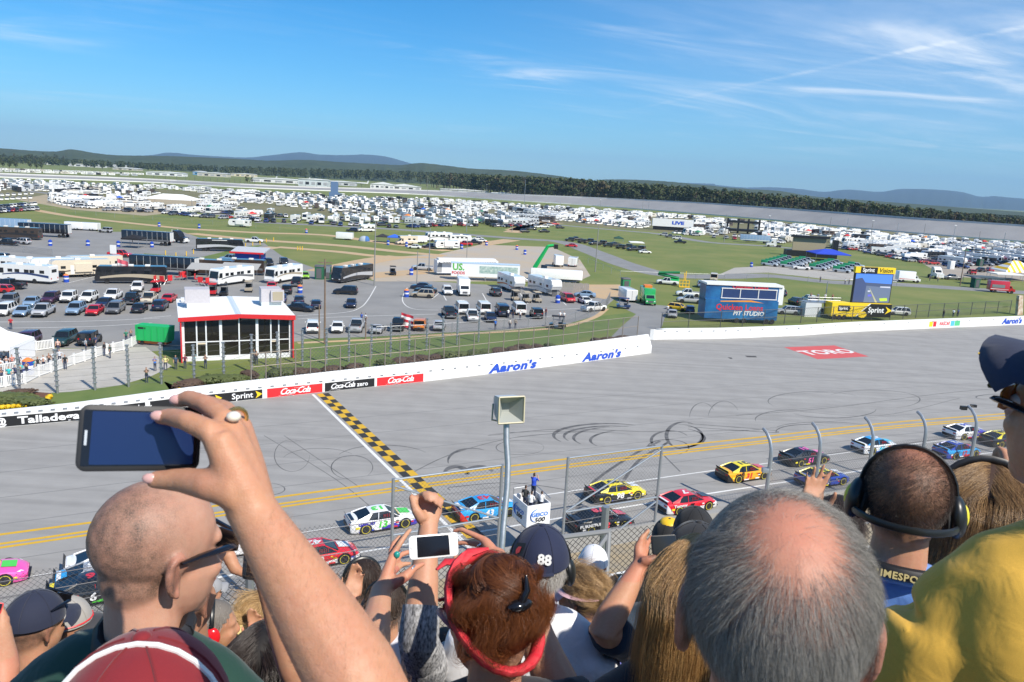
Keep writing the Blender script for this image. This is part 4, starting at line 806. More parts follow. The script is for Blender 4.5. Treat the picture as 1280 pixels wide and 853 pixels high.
for k, x, y, h, c, l in (
 ('minivan', 7, 393, -76, 'w', 'white minivan at the left end of the front parking row'), ('sedan', 30, 394, -76, 'lb', 'pale blue sedan in the front row beside the white minivan'), ('pickup', 55, 394, -76, 's', 'silver pickup facing the track between two silver cars'), ('suv', 95, 392, -76, 'lb', 'blue grey suv parked left of the bright red sedan'), ('sedan', 119, 392.5, -76, 'r', 'bright red sedan facing the track'), ('minivan', 145, 390.5, -76, 'g', 'grey minivan parked right of the bright red sedan'), ('sedan', 175, 389.5, 104, 'k', 'black sedan showing its tail lights in the front parking row'), ('suv', 201, 387, 104, 'db', 'dark suv backed towards the glass building'),
 ('suv', 12, 381, -72, 'g', 'grey utility wagon at the left of the second parking row'), ('sedan', 40, 382, -72, 'lb', 'blue grey sedan in the second parking row'), ('suv', 64, 378, -76, 'p', 'dark purple suv beside the white jeep'), ('jeep', 86, 377.5, -76, 'w', 'white jeep with a dark top'), ('suv', 111, 377, -80, 'w', 'large white suv in the second parking row'), ('sedan', 131, 383, -80, 'db', 'dark blue sedan half hidden behind the grey minivan'), ('pickup', 142, 374, -76, 'w', 'white pickup behind the dark blue sedan'), ('pickup', 165, 379, 104, 'k', 'black pickup seen from behind in the second row'), ('pickup', 187, 378, 104, 'cr', 'cream pickup next to the black pickup'), ('sedan', 212, 377, 100, 'r', 'dark red car by the corner of the glass building'),
 ('suv', 172, 364, -70, 'w', 'white suv parked in front of the brown motor home'), ('pickup', 12, 361, 180, 'k', 'black pickup by the white and blue motor home'), ('hatch', 1, 366, 180, 'r', 'red car cut by the left edge of the picture'), ('pickup', 10, 307, 175, 'k', 'black pickup below the dark coach'), ('suv', 27, 305.5, 175, 's', 'silver suv behind the black pickup by the dark coach'), ('suv', -1, 326, 175, 'k', 'black suv at the left edge by the wire fence'),
 ('pickup', 150, 321.5, 2, 'r', 'red pickup driving across the empty lot'), ('pickup', 318, 303.5, 8, 'w', 'white pickup on the dirt track by the grass'), ('pickup', 289, 327, 175, 'lb', 'blue pickup behind the blue booth'), ('suv', 336, 332, -65, 'k', 'black suv right of the blue booth'), ('jeep', 355, 331.5, -65, 'k', 'black jeep right of the other black suv by the booth'), ('pickup', 371, 357, 100, 'k', 'black pickup behind the cream motor home'), ('jeep', 359, 367, 104, 'k', 'black jeep seen from behind beside the barrel'), ('hatch', 340, 361, 104, 'r', 'red car in front of the cream motor home'), ('sedan', 376, 389, -12, 'k', 'black sedan parked sideways right of the glass building'), ('hatch', 374, 379.5, 104, 'db', 'dark hatchback behind the black sideways sedan'), ('hatch', 395, 385, 104, 'db', 'dark blue hatchback left of the brown pole'), ('sedan', 352, 377, 104, 'b', 'blue sedan partly hidden behind the roof unit'),
 ('hatch', 381, 348, -68, 'gr', 'lime green hatchback by the green bins'), ('suv', 432, 368, 184, 'k', 'black crossover in front of the black motor coach'), ('sedan', 439, 383.5, -80, 'db', 'dark blue sedan alone by the curved white line'), ('minivan', 391, 414, 104, 'w', 'white minivan just right of the glass building'), ('sedan', 422, 414, -80, 'w', 'white sedan with a sticker on its windshield'), ('pickup', 446, 413, 96, 's', 'silver pickup backed up to the grass edge'), ('coupe', 472, 415, 90, 's', 'low silver sports coupe by the grass edge'), ('pickup', 498, 411.5, 92, 'k', 'black pickup carrying a flag on a pole'), ('jeep', 525, 412, 92, 'o', 'orange and black jeep by the grass edge'), ('sedan', 549, 411.5, 92, 's', 'silver sedan at the right of the orange jeep'), ('pickup', 561, 396, 104, 'k', 'black pickup left of the white vans'), ('suv', 528, 372, 182, 't', 'tan crossover by the curved white line'), ('sedan', 532, 366, 182, 'k', 'black sedan behind the tan crossover'), ('sedan', 527, 361.5, 182, 'db', 'dark car beside the wire gate behind the tan crossover'), ('suv', 559, 368, -78, 'w', 'white suv left of the white box truck'), ('pickup', 528, 338, 182, 's', 'silver pickup in front of the flat white trailer'), ('pickup', 456, 338.5, -72, 's', 'silver pickup behind the black motor coach'),
 ('suv', 619, 369.5, 104, 'k', 'black suv by the nose of the white fifth wheel'), ('van', 577, 391, 102, 'w', 'white passenger van leftmost of the three vans'), ('van', 604, 391, 102, 'w', 'white passenger van in the middle of the three vans'), ('van', 648, 391.5, 100, 'w', 'white passenger van among the standing people'), ('pickup', 590, 400, 98, 'w', 'white pickup in front of the leftmost vans'), ('sedan', 613, 401, -82, 'db', 'dark blue sedan beside the group of people'), ('van', 627, 394, 100, 'db', 'dark van with people at its open rear'), ('jeep', 670, 397, 100, 'k', 'black jeep with people standing round it'), ('minivan', 709, 377, -72, 'r', 'dark red minivan by the barrel'), ('sedan', 731, 371.5, 175, 'lb', 'pale blue sedan at the lot corner'), ('sedan', 731, 379.5, -72, 'w', 'white sedan facing the track at the lot corner'), ('pickup', 742, 389, 40, 'w', 'white pickup parked by the curved wire fence'),
 ('pickup', 834, 356, 170, 'w', 'white pickup by the green lift on the grass'), ('van', 892, 351, 75, 'cr', 'cream van behind the blue stage trailer'), ('suv', 876, 359, 80, 'lb', 'blue suv left of the blue stage trailer'), ('pickup', 860, 371, 175, 'w', 'white pickup with equipment left of the blue stage trailer'), ('pickup', 862, 379, 175, 's', 'silver pickup with gear behind the yellow car'), ('hatch', 847, 388, -30, 'y', 'yellow compact car left of the blue stage trailer'), ('sedan', 840, 396, 80, 's', 'silver sedan nearest the white wall'), ('hatch', 862, 391, 80, 'b', 'blue car beside the yellow compact car'),
 ('sedan', 714, 309, 178, 'r', 'dark red sedan on the curved road'), ('sedan', 806, 317, 5, 'w', 'white sedan at the end of the line of dark trucks'), ('suv', 994, 381, 95, 'k', 'black suv on the grass right of the blue stage trailer'), ('suv', 1011, 378, 95, 'w', 'white suv on the grass right of the black suv'), ('suv', 984, 393, 178, 's', 'silver suv beside the right end of the blue stage trailer'), ('pickup', 1010, 391, 178, 'k', 'black pickup beside the yellow screen trailer'), ('suv', 1122, 394, 175, 'w', 'white suv at the right end of the yellow screen trailer'), ('jeep', 1214, 343, 80, 'r', 'red jeep near the striped tent'), ('suv', 1236, 340, 80, 'r', 'red suv left of the striped tent'), ('suv', 1225, 340, 80, 'k', 'black suv between the two red ones'), ('hatch', 1225, 350, 178, 'g', 'grey car left of the red fire truck'), ('pickup', 1190, 350, 178, 'g', 'grey pickup on the road by the leaning pole'), ('suv', 974, 370, 95, 'db', 'dark suv behind the blue stage trailer')):
 veh(k, x, y, h, C[c], l)
for x, y, l in ((34, 432, 'dark suv beside the white tent'), (81, 430, 'dark green suv behind the gravel'), (113, 430, 'white and black jeep beside the standing photographers')):
 veh('suv' if x < 100 else 'jeep', x, y, -80 if x < 100 else 100, C['p'] if x < 50 else ((.02, .05, .05) if x < 100 else C['k']), l)
for k, x, y, h, c, c2, l in (
 ('motorhome', 36, 353, 176, 'w', 'b', 'white motor home with blue stripes at the left of the lot'), ('motorhome', 26, 343, 176, 'w', 's', 'white motor home behind the blue striped one'), ('fifth_wheel', 76, 344, -140, 'w', 'k', 'white trailer with a black awning beside the brown nosed trailer'), ('fifth_wheel', 100, 346, -135, 'cr', 'br', 'cream trailer with a dark brown nose'), ('fifth_wheel', 118, 340.5, -135, 'cr', 't', 'cream trailer behind the brown nosed one'),
 ('coach', 22, 299, 184, 'br', 'k', 'long brown coach at the upper left of the lot'), ('semi_trailer', 57, 296, 184, 'k', 'k', 'glossy black trailer behind the brown coach'), ('semi_trailer', 8, 289, 184, 'lb', 'w', 'pale blue trailer at the left edge'), ('box_trailer', 94, 287.5, 178, 'w', 'w', 'white box trailer left of the other white box trailer'), ('box_trailer', 113, 288.5, 178, 'w', 'w', 'white box trailer beside the silver jeep'), ('jeep', 132, 291, 178, 's', None, 'silver jeep behind the white box trailers'),
 ('coach', 165, 354, -160, 'k', 't', 'brown and black striped motor coach with an open awning'), ('semi_trailer', 206, 343, 178, 'k', 'g', 'long black trailer behind the red camping chairs'), ('semi_trailer', 185, 306, 178, 'k', 'g', 'black display trailer with awnings in the empty lot'), ('tractor', 222, 303.5, -20, 'k', 'k', 'black semi tractor in the empty lot'), ('coach', 276, 314, 18, 'k', 's', 'black motor coach with silver swirls by the grass strip'),
 ('motorhome', 262, 344, -175, 'br', 'g', 'brown motor home under the left grey awning'), ('motorhome', 302, 343, -175, 'br', 'g', 'dark motor home under the right grey awning'), ('motorhome', 290, 355, -112, 'w', 'g', 'white motor home facing the track behind the glass building'), ('motorhome', 355, 352, -108, 'w', 't', 'white and tan motor home with a luggage rack'), ('coach', 441, 351, -112, 'k', 's', 'black and white motor coach by the tall grey pole'), ('campervan', 458, 290, -150, 'w', 'br', 'white camper van on the grass by the road'),
 ('campervan', 508, 306, -150, 'cr', 'w', 'cream camper van beside the blue canopy'), ('box_trailer', 523, 304, -150, 'w', 'w', 'white trailer behind the cream camper van'), ('motorhome', 548, 302, -150, 'w', 'g', 'tall white motor home beside the grey trailer'), ('trailer', 558, 312, -155, 'w', 'g', 'grey and white travel trailer at the corner of the dirt yard'), ('trailer', 575, 304, 20, 'w', 'w', 'white trailer left of the red pickup'), ('pickup', 581, 307.5, 185, 'r', None, 'red pickup among the white trailers'), ('pickup', 593, 305.5, 185, 'k', None, 'black pickup right of the red pickup'), ('sedan', 601, 303, 182, 'w', None, 'white sedan at the corner of the grass'), ('sedan', 597, 300.5, 182, 'w', None, 'white hatch behind the white sedan'), ('sedan', 518, 311, 182, 'w', None, 'white sedan beside the cream camper van'), ('suv', 536, 310.5, 182, 'db', None, 'dark suv left of the grey travel trailer'), ('suv', 440, 290, 182, 'db', None, 'dark suv beside the white camper van'), ('suv', 580, 298.5, 182, 'db', None, 'dark blue suv behind the white trailers'),
 ('box_truck', 579, 368, -80, 'w', 'w', 'white box truck facing the track'), ('fifth_wheel', 638, 363, -68, 'w', 'r', 'white fifth wheel trailer beside the grocery trailer'), ('fifth_wheel', 680, 367, -62, 'w', 's', 'white fifth wheel trailer with a fenced yard'), ('box_truck', 697, 333, 95, 'w', 'w', 'white truck with its rear open in the dirt yard'), ('box_trailer', 716, 333, 80, 'w', 'w', 'small white trailer on the right of the dirt yard'),
 ('box_trailer', 784, 376, 100, 'w', 'w', 'white trailer beside the green truck'), ('tractor', 1169, 348, -95, 'w', 'w', 'white semi tractor on the road at the right'), ('box_truck', 1134, 353, 0, 'w', 'r', 'white and red rescue truck beside the screen'), ('semi_trailer', 943, 304, 170, 'lb', 'w', 'pale blue semi trailer beyond the bare field'), ('tractor', 967, 309, 170, 'w', 'w', 'white semi tractor hitched near the dark stage'), ('box_trailer', 431, 300, 178, 'w', 'w', 'small white trailer alone on the grass'), ('trailer', 300, 284, 178, 'w', 'w', 'white trailer at the end of the dirt track') ):
 veh(k, x, y, h, C[c], l, C[c2] if c2 else None)
for i, (x, y, c, l) in enumerate(((644, 376, 't', 'tan golf cart leftmost of the three by the white trailers'), (658, 378, 't', 'tan golf cart in the middle of the three'), (671, 378, 't', 'tan golf cart rightmost of the three'), (195, 366, 'r', 'red cart beside the red camping chairs'), (266, 369, 'r', 'red cart below the grey awnings'), (280, 370, 'k', 'black cart beside the red cart'), (311, 365, 't', 'tan cart right of the white motor home'), (491, 344, 'k', 'black and orange buggy on the lot entrance'), (697, 411, 'k', 'black cart parked on the grass edge'), (779, 386, 'b', 'blue buggy on the grass by the access road'))):
 veh('golf_cart', x, y, -75 if i < 8 else 175, C[c], l, sc=1.15)
# ================================================================ barrels, tents, show trailers, machines
bb_ = MB(); k = 10
ringz = lambda r_, z: [(r_*math.cos(2*math.pi*i/k), r_*math.sin(2*math.pi*i/k), z) for i in range(k)]
for z0, z1, m in ((0, .42, 0), (.42, .62, 1), (.62, .9, 0)): bb_.loft([ringz(.33, z0), ringz(.34, z1)], m)
bb_.loft([ringz(.34, .9), ringz(.36, .93), ringz(.1, 1.12)], 2)
bmsh = [bb_.mesh('barrel', [BLUE, WHITE, q]) for q in (M_('orange_lid', (.8, .22, .05), .6), BLUE)]
for i, (x, y, k_, l) in enumerate(((63, 307.5, 1, 'blue barrel leftmost in the empty lot'), (110, 307.5, 1, 'blue barrel second from the left in the empty lot'), (148, 308.5, 1, 'blue barrel left of the black display trailer'), (190, 309.5, 1, 'blue barrel beside the black display trailer'), (83, 353, 0, 'orange topped barrel at the end of the blue striped motor home'), (199, 283.5, 1, 'blue barrel at the top of the empty lot'), (249, 285.5, 1, 'blue barrel on the grass at the dirt track'), (383, 291.5, 0, 'orange topped barrel on the long grass strip'), (375, 366.5, 0, 'orange topped barrel beside the black jeep'), (485, 306.5, 1, 'blue barrel below the blue canopy'), (508, 308.5, 1, 'blue barrel beside the cream camper van'), (514, 344, 1, 'blue barrel at the wire gate'), (508, 371.5, 0, 'orange topped barrel beside the tan crossover'), (577, 311.5, 1, 'blue barrel in front of the red pickup'), (608, 307, 0, 'orange topped barrel at the grass corner by the white sedan'), (646, 312.5, 0, 'orange topped barrel at the back of the dirt yard'), (656, 318.5, 1, 'blue barrel in the dirt yard'), (697, 379, 1, 'blue barrel beside the dark red minivan'), (939, 334, 1, 'blue barrel at the corner of the bare field'), (36, 468, 0, 'large orange topped blue barrel beside the spectators'))):
 o = link('barrel', bmsh[k_], None, g(x, y)); s_ = 1.5 if i != 19 else 1.7; o.scale = (s_, s_, s_); tag(o, l, 'barrel')
def canopy(x, y, s, h, col, label, peak=.9, rz=0, legs=True, m=None, px=1.0, cat='canopy', pos=None):
 t = thing('canopy_tent', label, cat, tuple(pos or g(x, y)), rz); b = MB(); a = s/2; c = a*px
 b.add([(-c, -a, h), (c, -a, h), (c, a, h), (-c, a, h), (-c, -a, h-.3), (c, -a, h-.3), (c, a, h-.3), (-c, a, h-.3), (-c*.0-(c-a if c > a else 0), 0, h+peak), ((c-a if c > a else 0), 0, h+peak)], [(0, 1, 9, 8), (1, 2, 9), (2, 3, 8, 9), (3, 0, 8), (0, 4, 5, 1), (1, 5, 6, 2), (2, 6, 7, 3), (3, 7, 4, 0)])
 o = b.obj('canopy', m or CLOTH, t); o.color = (*col, 1)
 for sx in (-1, 1):
  for sy in (-1, 1): MB().tube((c*.96*sx, a*.96*sy, 0), (c*.96*sx, a*.96*sy, h), .06, 5).obj('leg', STEEL, t)
 return t
canopy(217, 258, 16, 4.2, (.8, .8, .78), 'large white pavilion among the camping rows', 2.6, R(5), px=1.7)
canopy(493, 304, 4.5, 2.3, (.03, .12, .6), 'bright blue canopy between the black frame tent and the cream camper van')
canopy(478, 303, 4.2, 2.2, (.03, .03, .035), 'black canopy beside the blue canopy')
canopy(1034, 326, 11, 3, (.02, .06, .5), 'blue tent roof behind the rows of green topped trucks', 1.6, px=1.25)
canopy(168, 310, 5, 2.8, (.012, .012, .014), 'black tent in front of the display trailer', 1.0)
canopy(773, 304, 4, 2.2, (.02, .07, .05), 'dark green canopy in the line of dark trucks', .9)
canopy(795, 308, 6, 1.8, (.75, .75, .72), 'flat white canopy at the end of the line of dark trucks', .3)
canopy(1228, 356, 6, 2.6, (.06, .09, .11), 'dark canopy left of the striped tent', .2, px=1.6)
canopy(1255, 351, 6, 2.5, (.8, .8, .8), 'white canopy below the striped tent', .3, px=1.5)
st_ = M_('striped_tent_fabric', (.85, .85, .83), .7); ntn = st_.node_tree; tcn_ = ntn.nodes.new('ShaderNodeTexCoord'); wv = ntn.nodes.new('ShaderNodeTexWave'); wv.inputs['Scale'].default_value = .17; wv.bands_direction = 'X'; rp_ = ntn.nodes.new('ShaderNodeValToRGB'); rp_.color_ramp.interpolation = 'CONSTANT'; rp_.color_ramp.elements[0].color = (.85, .85, .83, 1); rp_.color_ramp.elements[1].position = .5; rp_.color_ramp.elements[1].color = (.85, .52, .02, 1)
ntn.links.new(tcn_.outputs['Object'], wv.inputs[0]); ntn.links.new(wv.outputs[0], rp_.inputs[0]); ntn.links.new(rp_.outputs[0], ntn.nodes['Principled BSDF'].inputs['Base Color'])
canopy(1266, 350, 9, 3.2, (1, 1, 1), 'yellow and white striped tent at the right edge', 3.4, m=st_, px=1.25)
d_ = thing('dome_tent', 'small blue and grey dome tent alone on the grass', 'tent', tuple(g(455, 301.5))); b = MB(); b.ell((0, 0, .0), (2.0, 1.6, 1.9), 12, 8); b.obj('shell', M_('tent_grey', (.35, .4, .45), .8), d_); b = MB(); b.ell((.9, 0, .1), (1.2, 1.5, 1.75), 12, 8); b.obj('fly_panel', M_('tent_blue', (.05, .15, .4), .8), d_)
for i, (x, y, l) in enumerate(((261, 351, 'grey slanted awning left of the white motor home'), (301, 350, 'grey slanted awning right of the white motor home roof'))):
 t = thing('awning', l, 'awning', tuple(g(x, y)), R(3)); b = MB(); b.add([(-4, -1.6, 2.5), (4, -1.6, 2.5), (4, 1.6, 3.5), (-4, 1.6, 3.5), (-4, -1.6, 2.44), (4, -1.6, 2.44), (4, 1.6, 3.44), (-4, 1.6, 3.44)], [(0, 1, 2, 3), (7, 6, 5, 4), (0, 4, 5, 1), (1, 5, 6, 2), (2, 6, 7, 3), (3, 7, 4, 0)]); b.obj('fabric', M_('awning_grey', (.34, .34, .33), .8), t)
 for sx in (-3.9, 0, 3.9): MB().tube((sx, -1.55, 0), (sx, -1.55, 2.46), .05, 5).obj('leg', STEEL, t)
t = thing('awning', 'dark slanted awning on the striped motor coach', 'awning', tuple(g(176, 352)), R(20)); b = MB(); b.add([(-3, -1.5, 2.4), (4, -1.5, 2.4), (4, 1.6, 3.2), (-3, 1.6, 3.2), (-3, -1.5, 2.34), (4, -1.5, 2.34), (4, 1.6, 3.14), (-3, 1.6, 3.14)], [(0, 1, 2, 3), (7, 6, 5, 4), (0, 4, 5, 1), (1, 5, 6, 2), (2, 6, 7, 3), (3, 7, 4, 0)]); b.obj('fabric', M_('awning_dark', (.05, .055, .065), .7), t)
for sx in (-2.9, 3.9): MB().tube((sx, -1.45, 0), (sx, -1.45, 2.36), .05, 5).obj('leg', STEEL, t)
cb_ = MB().box((0, 0, .42), (.6, .55, .06)).box((-.28, 0, .75), (.07, .58, .62))
for a in (-.24, .24):
 cb_.tube((.26, a, 0), (-.26, a, .62), .02, 4, 1).tube((-.26, a, 0), (.26, a, .6), .02, 4, 1)
cm_ = cb_.mesh('folding_chair', [RED, STEEL])
for i, (x, y) in enumerate(((197, 356), (204.5, 356), (211, 355), (222, 350.5), (230.5, 350.5), (247, 353), (252, 357), (257, 358))):
 o = link('folding_chair', cm_, None, g(x, y), i*1.3); o.scale = (1.7, 1.7, 1.7); tag(o, 'red folding chair among the chairs between the motor coach and the white motor home', 'chair', 'red camping chairs in the lot')
def localbox(x0, y0, x1, y1):
 a, c = g(x0, y0), g(x1, y1); d = (c-a); return a, d.length, math.atan2(d.y, d.x)
a, Lx, az = localbox(563.5, 350, 649, 353.5)
ft = thing('display_trailer', 'long white grocery trailer with green and red lettering', 'trailer', tuple(a), az)
H_ = 4.1
MB().box((Lx/2, 1.3, 2.55), (Lx, 2.6, 3.1)).obj('body', M_('trailer_white', (.8, .81, .82), .45, var=.03), ft)
MB().box((Lx/2, 1.3, 4.16), (Lx+.1, 2.7, .14)).obj('roof', M_('trailer_roof', (.45, .58, .72), .5), ft)
pm = M_('shelf_print', (.62, .68, .62), .6, col2=(.15, .3, .28), scale=1.6, det=3); MB().box((Lx*.69, -.015, 2.75), (Lx*.56, .02, 1.75)).obj('printed_panel', pm, ft)
text('lettering', 'US.', M_('sign_green', (.10, .42, .05), .5), 2.3, ft, frame((Lx*.105, -.03, 3.15), (1, 0, 0), (0, -1, 0)), bold=.03, sx=.9); text('lettering', 'FOODS', RED, .95, ft, frame((Lx*.105, -.03, 1.75), (1, 0, 0), (0, -1, 0)), bold=.03)
MB().box((Lx*.10, -.03, 1.4), (.1, .1, 1.2)).box((Lx*.5, .3, .6), (.2, .2, 1.2)).obj('landing_leg', STEEL, ft)
for i in (0, 1):
 for sy in (.2, 2.4): link('wheel', wheel_mb(.5, .3).mesh('wheel', [RUBBER, CHROME]), ft, (Lx*.83+i*1.3, sy, .5))
stp = MB()
for i in range(6): stp.box((Lx+.6+i*.45, 1, 1.3-i*.22), (.42, 1.2, .06))
stp.tube((Lx+.5, .4, 1.4), (Lx+3, .4, .2), .05, 5).tube((Lx+.5, 1.6, 1.4), (Lx+3, 1.6, .2), .05, 5); stp.obj('stair', STEEL, ft)
a, Lx, az = localbox(546, 344.5, 622, 345)
f2 = thing('display_trailer', 'low white trailer with scalloped awning behind the grocery trailer', 'trailer', tuple(a), az); MB().box((Lx/2, 1.5, 2.2), (Lx, 3, 3.2)).obj('body', MATS['trailer_white'], f2); MB().box((Lx*.5, 1.5, 4.0), (Lx*.94, 2.2, .5)).obj('roof', RVAC, f2)
b = MB()
for i in range(22): b.box((Lx*.1+i*Lx*.04, -.6, 3.45), (Lx*.02, 1.3, .06))
b.obj('awning_stripe', M_('awning_stripe_dark', (.08, .08, .09), .7), f2)['kind'] = 'stuff'
MB().box((Lx/2, -.6, 3.4), (Lx*.94, 1.3, .05)).obj('awning', WHITE, f2); MB().box((Lx*.04, -.02, 2), (1.2, .06, 2.4)).obj('door', M_('vent_grey', (.3, .31, .32), .5), f2)
a, Lx, az = localbox(879.5, 402.5, 970, 406); Hs = toph(879.5, 402.5, 355)
sb = thing('stage_trailer', 'big blue stage trailer with a long window band behind the white wall', 'trailer', tuple(a), az)
BW = M_('blue_wrap', (.008, .03, .13), .4, col2=(.025, .20, .45), scale=.22, det=4); BD = M_('dark_blue_glass', (.01, .04, .14), .1, spec=.8)
MB().box((Lx/2, 2, Hs*.27+.6), (Lx, 4, Hs*.54-.3)).obj('body', BW, sb); MB().box((Lx/2, 2.3, Hs*.76), (Lx, 3.6, Hs*.42)).obj('upper_deck', BW, sb); MB().box((Lx/2+.4, 2.3, Hs), (Lx+.8, 4, .35)).obj('roof', WHITE, sb)
x0, x1 = Lx*.22, Lx*.97
for i in range(3):
 xa, xb = x0+(x1-x0)*i/3, x0+(x1-x0)*(i+1)/3; MB().box(((xa+xb)/2, .46, Hs*.77), (xb-xa-.14, .06, Hs*.24)).obj('window', BD, sb)
fr = MB(); fr.box(((x0+x1)/2, .42, Hs*.90), (x1-x0+.3, .12, .16)).box(((x0+x1)/2, .42, Hs*.645), (x1-x0+.3, .12, .16))
for i in range(4): fr.box((x0+(x1-x0)*i/3, .42, Hs*.77), (.14, .12, Hs*.24))
fr.obj('window_frame', WHITE, sb); MB().box((Lx+.55, 2.2, Hs*.74), (1.0, 3.2, Hs*.46)).obj('end_panel', WHITE, sb)
sw_ = MB(); sw_.add([(Lx*.2, -.02, Hs*.575), (Lx*.62, -.02, Hs*.615), (Lx*.8, -.02, Hs*.55), (Lx*.62, -.02, Hs*.57), (Lx*.2, -.02, Hs*.55)], [(0, 4, 3, 1), (1, 3, 2)]); sw_.obj('swoosh', M_('orange_print', (.8, .3, .03), .5), sb)
RD2 = M_('print_red', (.62, .03, .05), .5); text('lettering', 'Quicken Loans', RD2, 1.55, sb, frame((Lx*.47, -.03, Hs*.41), (1, 0, 0), (0, -1, 0)), bold=.02, sx=.98); text('lettering', 'PIT STUDIO', WHITE, 1.15, sb, frame((Lx*.6, -.03, Hs*.26), (1, 0, 0), (0, -1, 0)), bold=.03, shear=.2); text('lettering', 'Quicken Loans', RD2, .72, sb, frame((Lx*.6, .36, Hs*.945), (1, 0, 0), (0, -1, 0)), bold=.03, sx=1.6)
for i in range(4): link('wheel', wheel_mb(.5, .3).mesh('wheel', [RUBBER, CHROME]), sb, (Lx*(.45, .55, .86, .94)[i], .1, .5))
MB().box((Lx*.3, 1.4, .4), (.3, .3, .8)).obj('landing_leg', STEEL, sb)
a, Lx, az = localbox(1038, 399.5, 1112, 401.5); Hs = toph(1038, 399.5, 378.5)
sp = thing('screen_trailer', 'yellow and black trailer carrying the big screen', 'trailer', tuple(a), az)
MB().box((Lx/2, 1.3, Hs/2+.35), (Lx, 2.6, Hs-.7)).obj('body', VY, sp); bm2 = MB(); bm2.add([(Lx*.42, -.015, .72), (Lx+.0, -.015, .72), (Lx+.0, -.015, Hs-.02), (Lx*.64, -.015, Hs-.02), (Lx*.54, -.015, Hs*.66)], [(0, 1, 2, 3, 4)]); bm2.obj('black_panel', VB, sp)
bm2 = MB(); bm2.add([(Lx*.40, -.02, .72), (Lx*.425, -.02, .72), (Lx*.545, -.02, Hs*.66), (Lx*.645, -.02, Hs-.02), (Lx*.62, -.02, Hs-.02), (Lx*.525, -.02, Hs*.67)], [(0, 1, 2, 5), (5, 2, 3, 4)]); bm2.obj('white_stripe', WHITE, sp)
text('lettering', 'Sprint', VW, 1.55, sp, frame((Lx*.74, -.03, Hs*.62), (1, 0, 0), (0, -1, 0)), bold=.02, sx=.95)
def flatarrow(x, z, s, y, par, m):
 b = MB(); b.add([(x-.2*s, y, z+.5*s), (x+.75*s, y, z), (x-.2*s, y, z-.5*s), (x+.15*s, y, z)], [(3, 1, 0), (3, 2, 1)]); b.obj('arrow_emblem', m, par)
flatarrow(Lx*.92, Hs*.62, 1.6, -.03, sp, VY)
MB().box((Lx*.2, -.02, Hs*.68), (2.6, .02, 1.2)).obj('emblem_panel', VB, sp); text('lettering', 'Sprint', VW, .8, sp, frame((Lx*.19, -.04, Hs*.68), (1, 0, 0), (0, -1, 0)), bold=.03); flatarrow(Lx*.27, Hs*.68, .9, -.04, sp, VB)
em = MB(); em.loft([[(Lx*.52+r_*math.cos(q*math.pi/8), -.025, Hs*.34+r_*.7*math.sin(q*math.pi/8)) for q in range(16)] for r_ in (.95, .01)], 0, False, False, False); em.obj('round_emblem', VY, sp)
for i in range(3): link('wheel', wheel_mb(.5, .3).mesh('wheel', [RUBBER, CHROME]), sp, (Lx*(.06, .14, .22)[i], .1, .5))
scr = thing('video_screen', 'tall video screen with a yellow header above the yellow and black trailer', 'screen', tuple(a), az)
xs0, xs1 = Lx*.36, Lx*1.0; zt = toph(1066, 400, 341)-.1; zh = toph(1066, 400, 334); cx = (xs0+xs1)/2; wd = xs1-xs0
MB().box((cx, 1.3, (Hs+zt)/2), (wd, .6, zt-Hs-.05)).obj('cabinet', VB, scr); MB().box((cx, 1.2, (zt+zh)/2), (wd+.4, .8, zh-zt)).obj('header', VY, scr)
text('lettering', 'Vision', VB, 1.25, scr, frame((cx+wd*.27, .76, (zt+zh)/2), (1, 0, 0), (0, -1, 0)), shear=.2, bold=.01); MB().box((cx-wd*.17, .785, (zt+zh)/2), (wd*.44, .02, 1.2)).obj('emblem_panel', VB, scr); text('lettering', 'Sprint', VW, 1.1, scr, frame((cx-wd*.19, .75, (zt+zh)/2), (1, 0, 0), (0, -1, 0)), bold=.02)
def emi(n, c): return M_(n, c, .5, emit=.55)
z0, z1 = Hs+.15, zt-.1; X = lambda u: xs0+.15+(wd-.3)*u; Z = lambda v: z0+(z1-z0)*v
pic = MB(); y_ = .985
for k_, (pts, m) in enumerate((([(0, 0), (1, 0), (1, .55), (0, .62)], 0), ([(0, .6), (1, .53), (1, .7), (0, .72)], 1), ([(0, .7), (1, .66), (1, 1), (0, 1)], 2), ([(0, 0), (.3, .0), (.32, .62), (.18, .85), (0, .8)], 3), ([(.62, 0), (.68, 0), (.42, .5), (.41, .5)], 4), ([(.75, .05), (.95, .07), (.93, .17), (.72, .15)], 5), ([(.4, .2), (.5, .21), (.49, .28), (.39, .27)], 6), ([(.38, .36), (.45, .37), (.44, .42), (.37, .41)], 7), ([(.7, .53), (.98, .52), (.98, .57), (.7, .57)], 7))):
 pic.add([(X(u), y_-.002*k_, Z(v)) for u, v in pts], [tuple(range(len(pts)))], m)
pic.obj('picture', [emi('px_track', (.10, .13, .2)), emi('px_trees', (.05, .07, .13)), emi('px_sky', (.06, .17, .55)), emi('px_stand', (.04, .06, .14)), emi('px_line', (.3, .3, .2)), emi('px_lime', (.35, .5, .05)), emi('px_blue', (.1, .1, .5)), emi('px_white', (.4, .42, .5))], scr)
pf = thing('viewing_platform', 'small railed platform left of the video screen', 'platform', tuple(g(1030, 397)), az); MB().box((0, 2, 2.9), (8, 3, .2)).obj('deck', STEEL, pf); MB().box((-2.5, 1.2, 1.4), (3.5, 2, 2.8)).obj('cabinet', M_('pale_grey', (.6, .62, .65), .6), pf)
for x in (-3.8, -1.3, 1.3, 3.8):
 MB().tube((x, .6, 0), (x, .6, 4.1), .06, 5).obj('post', STEEL, pf)
MB().tube((-3.8, .6, 4.05), (3.8, .6, 4.05), .05, 5).tube((-3.8, .6, 3.5), (3.8, .6, 3.5), .05, 5).obj('rail', STEEL, pf)
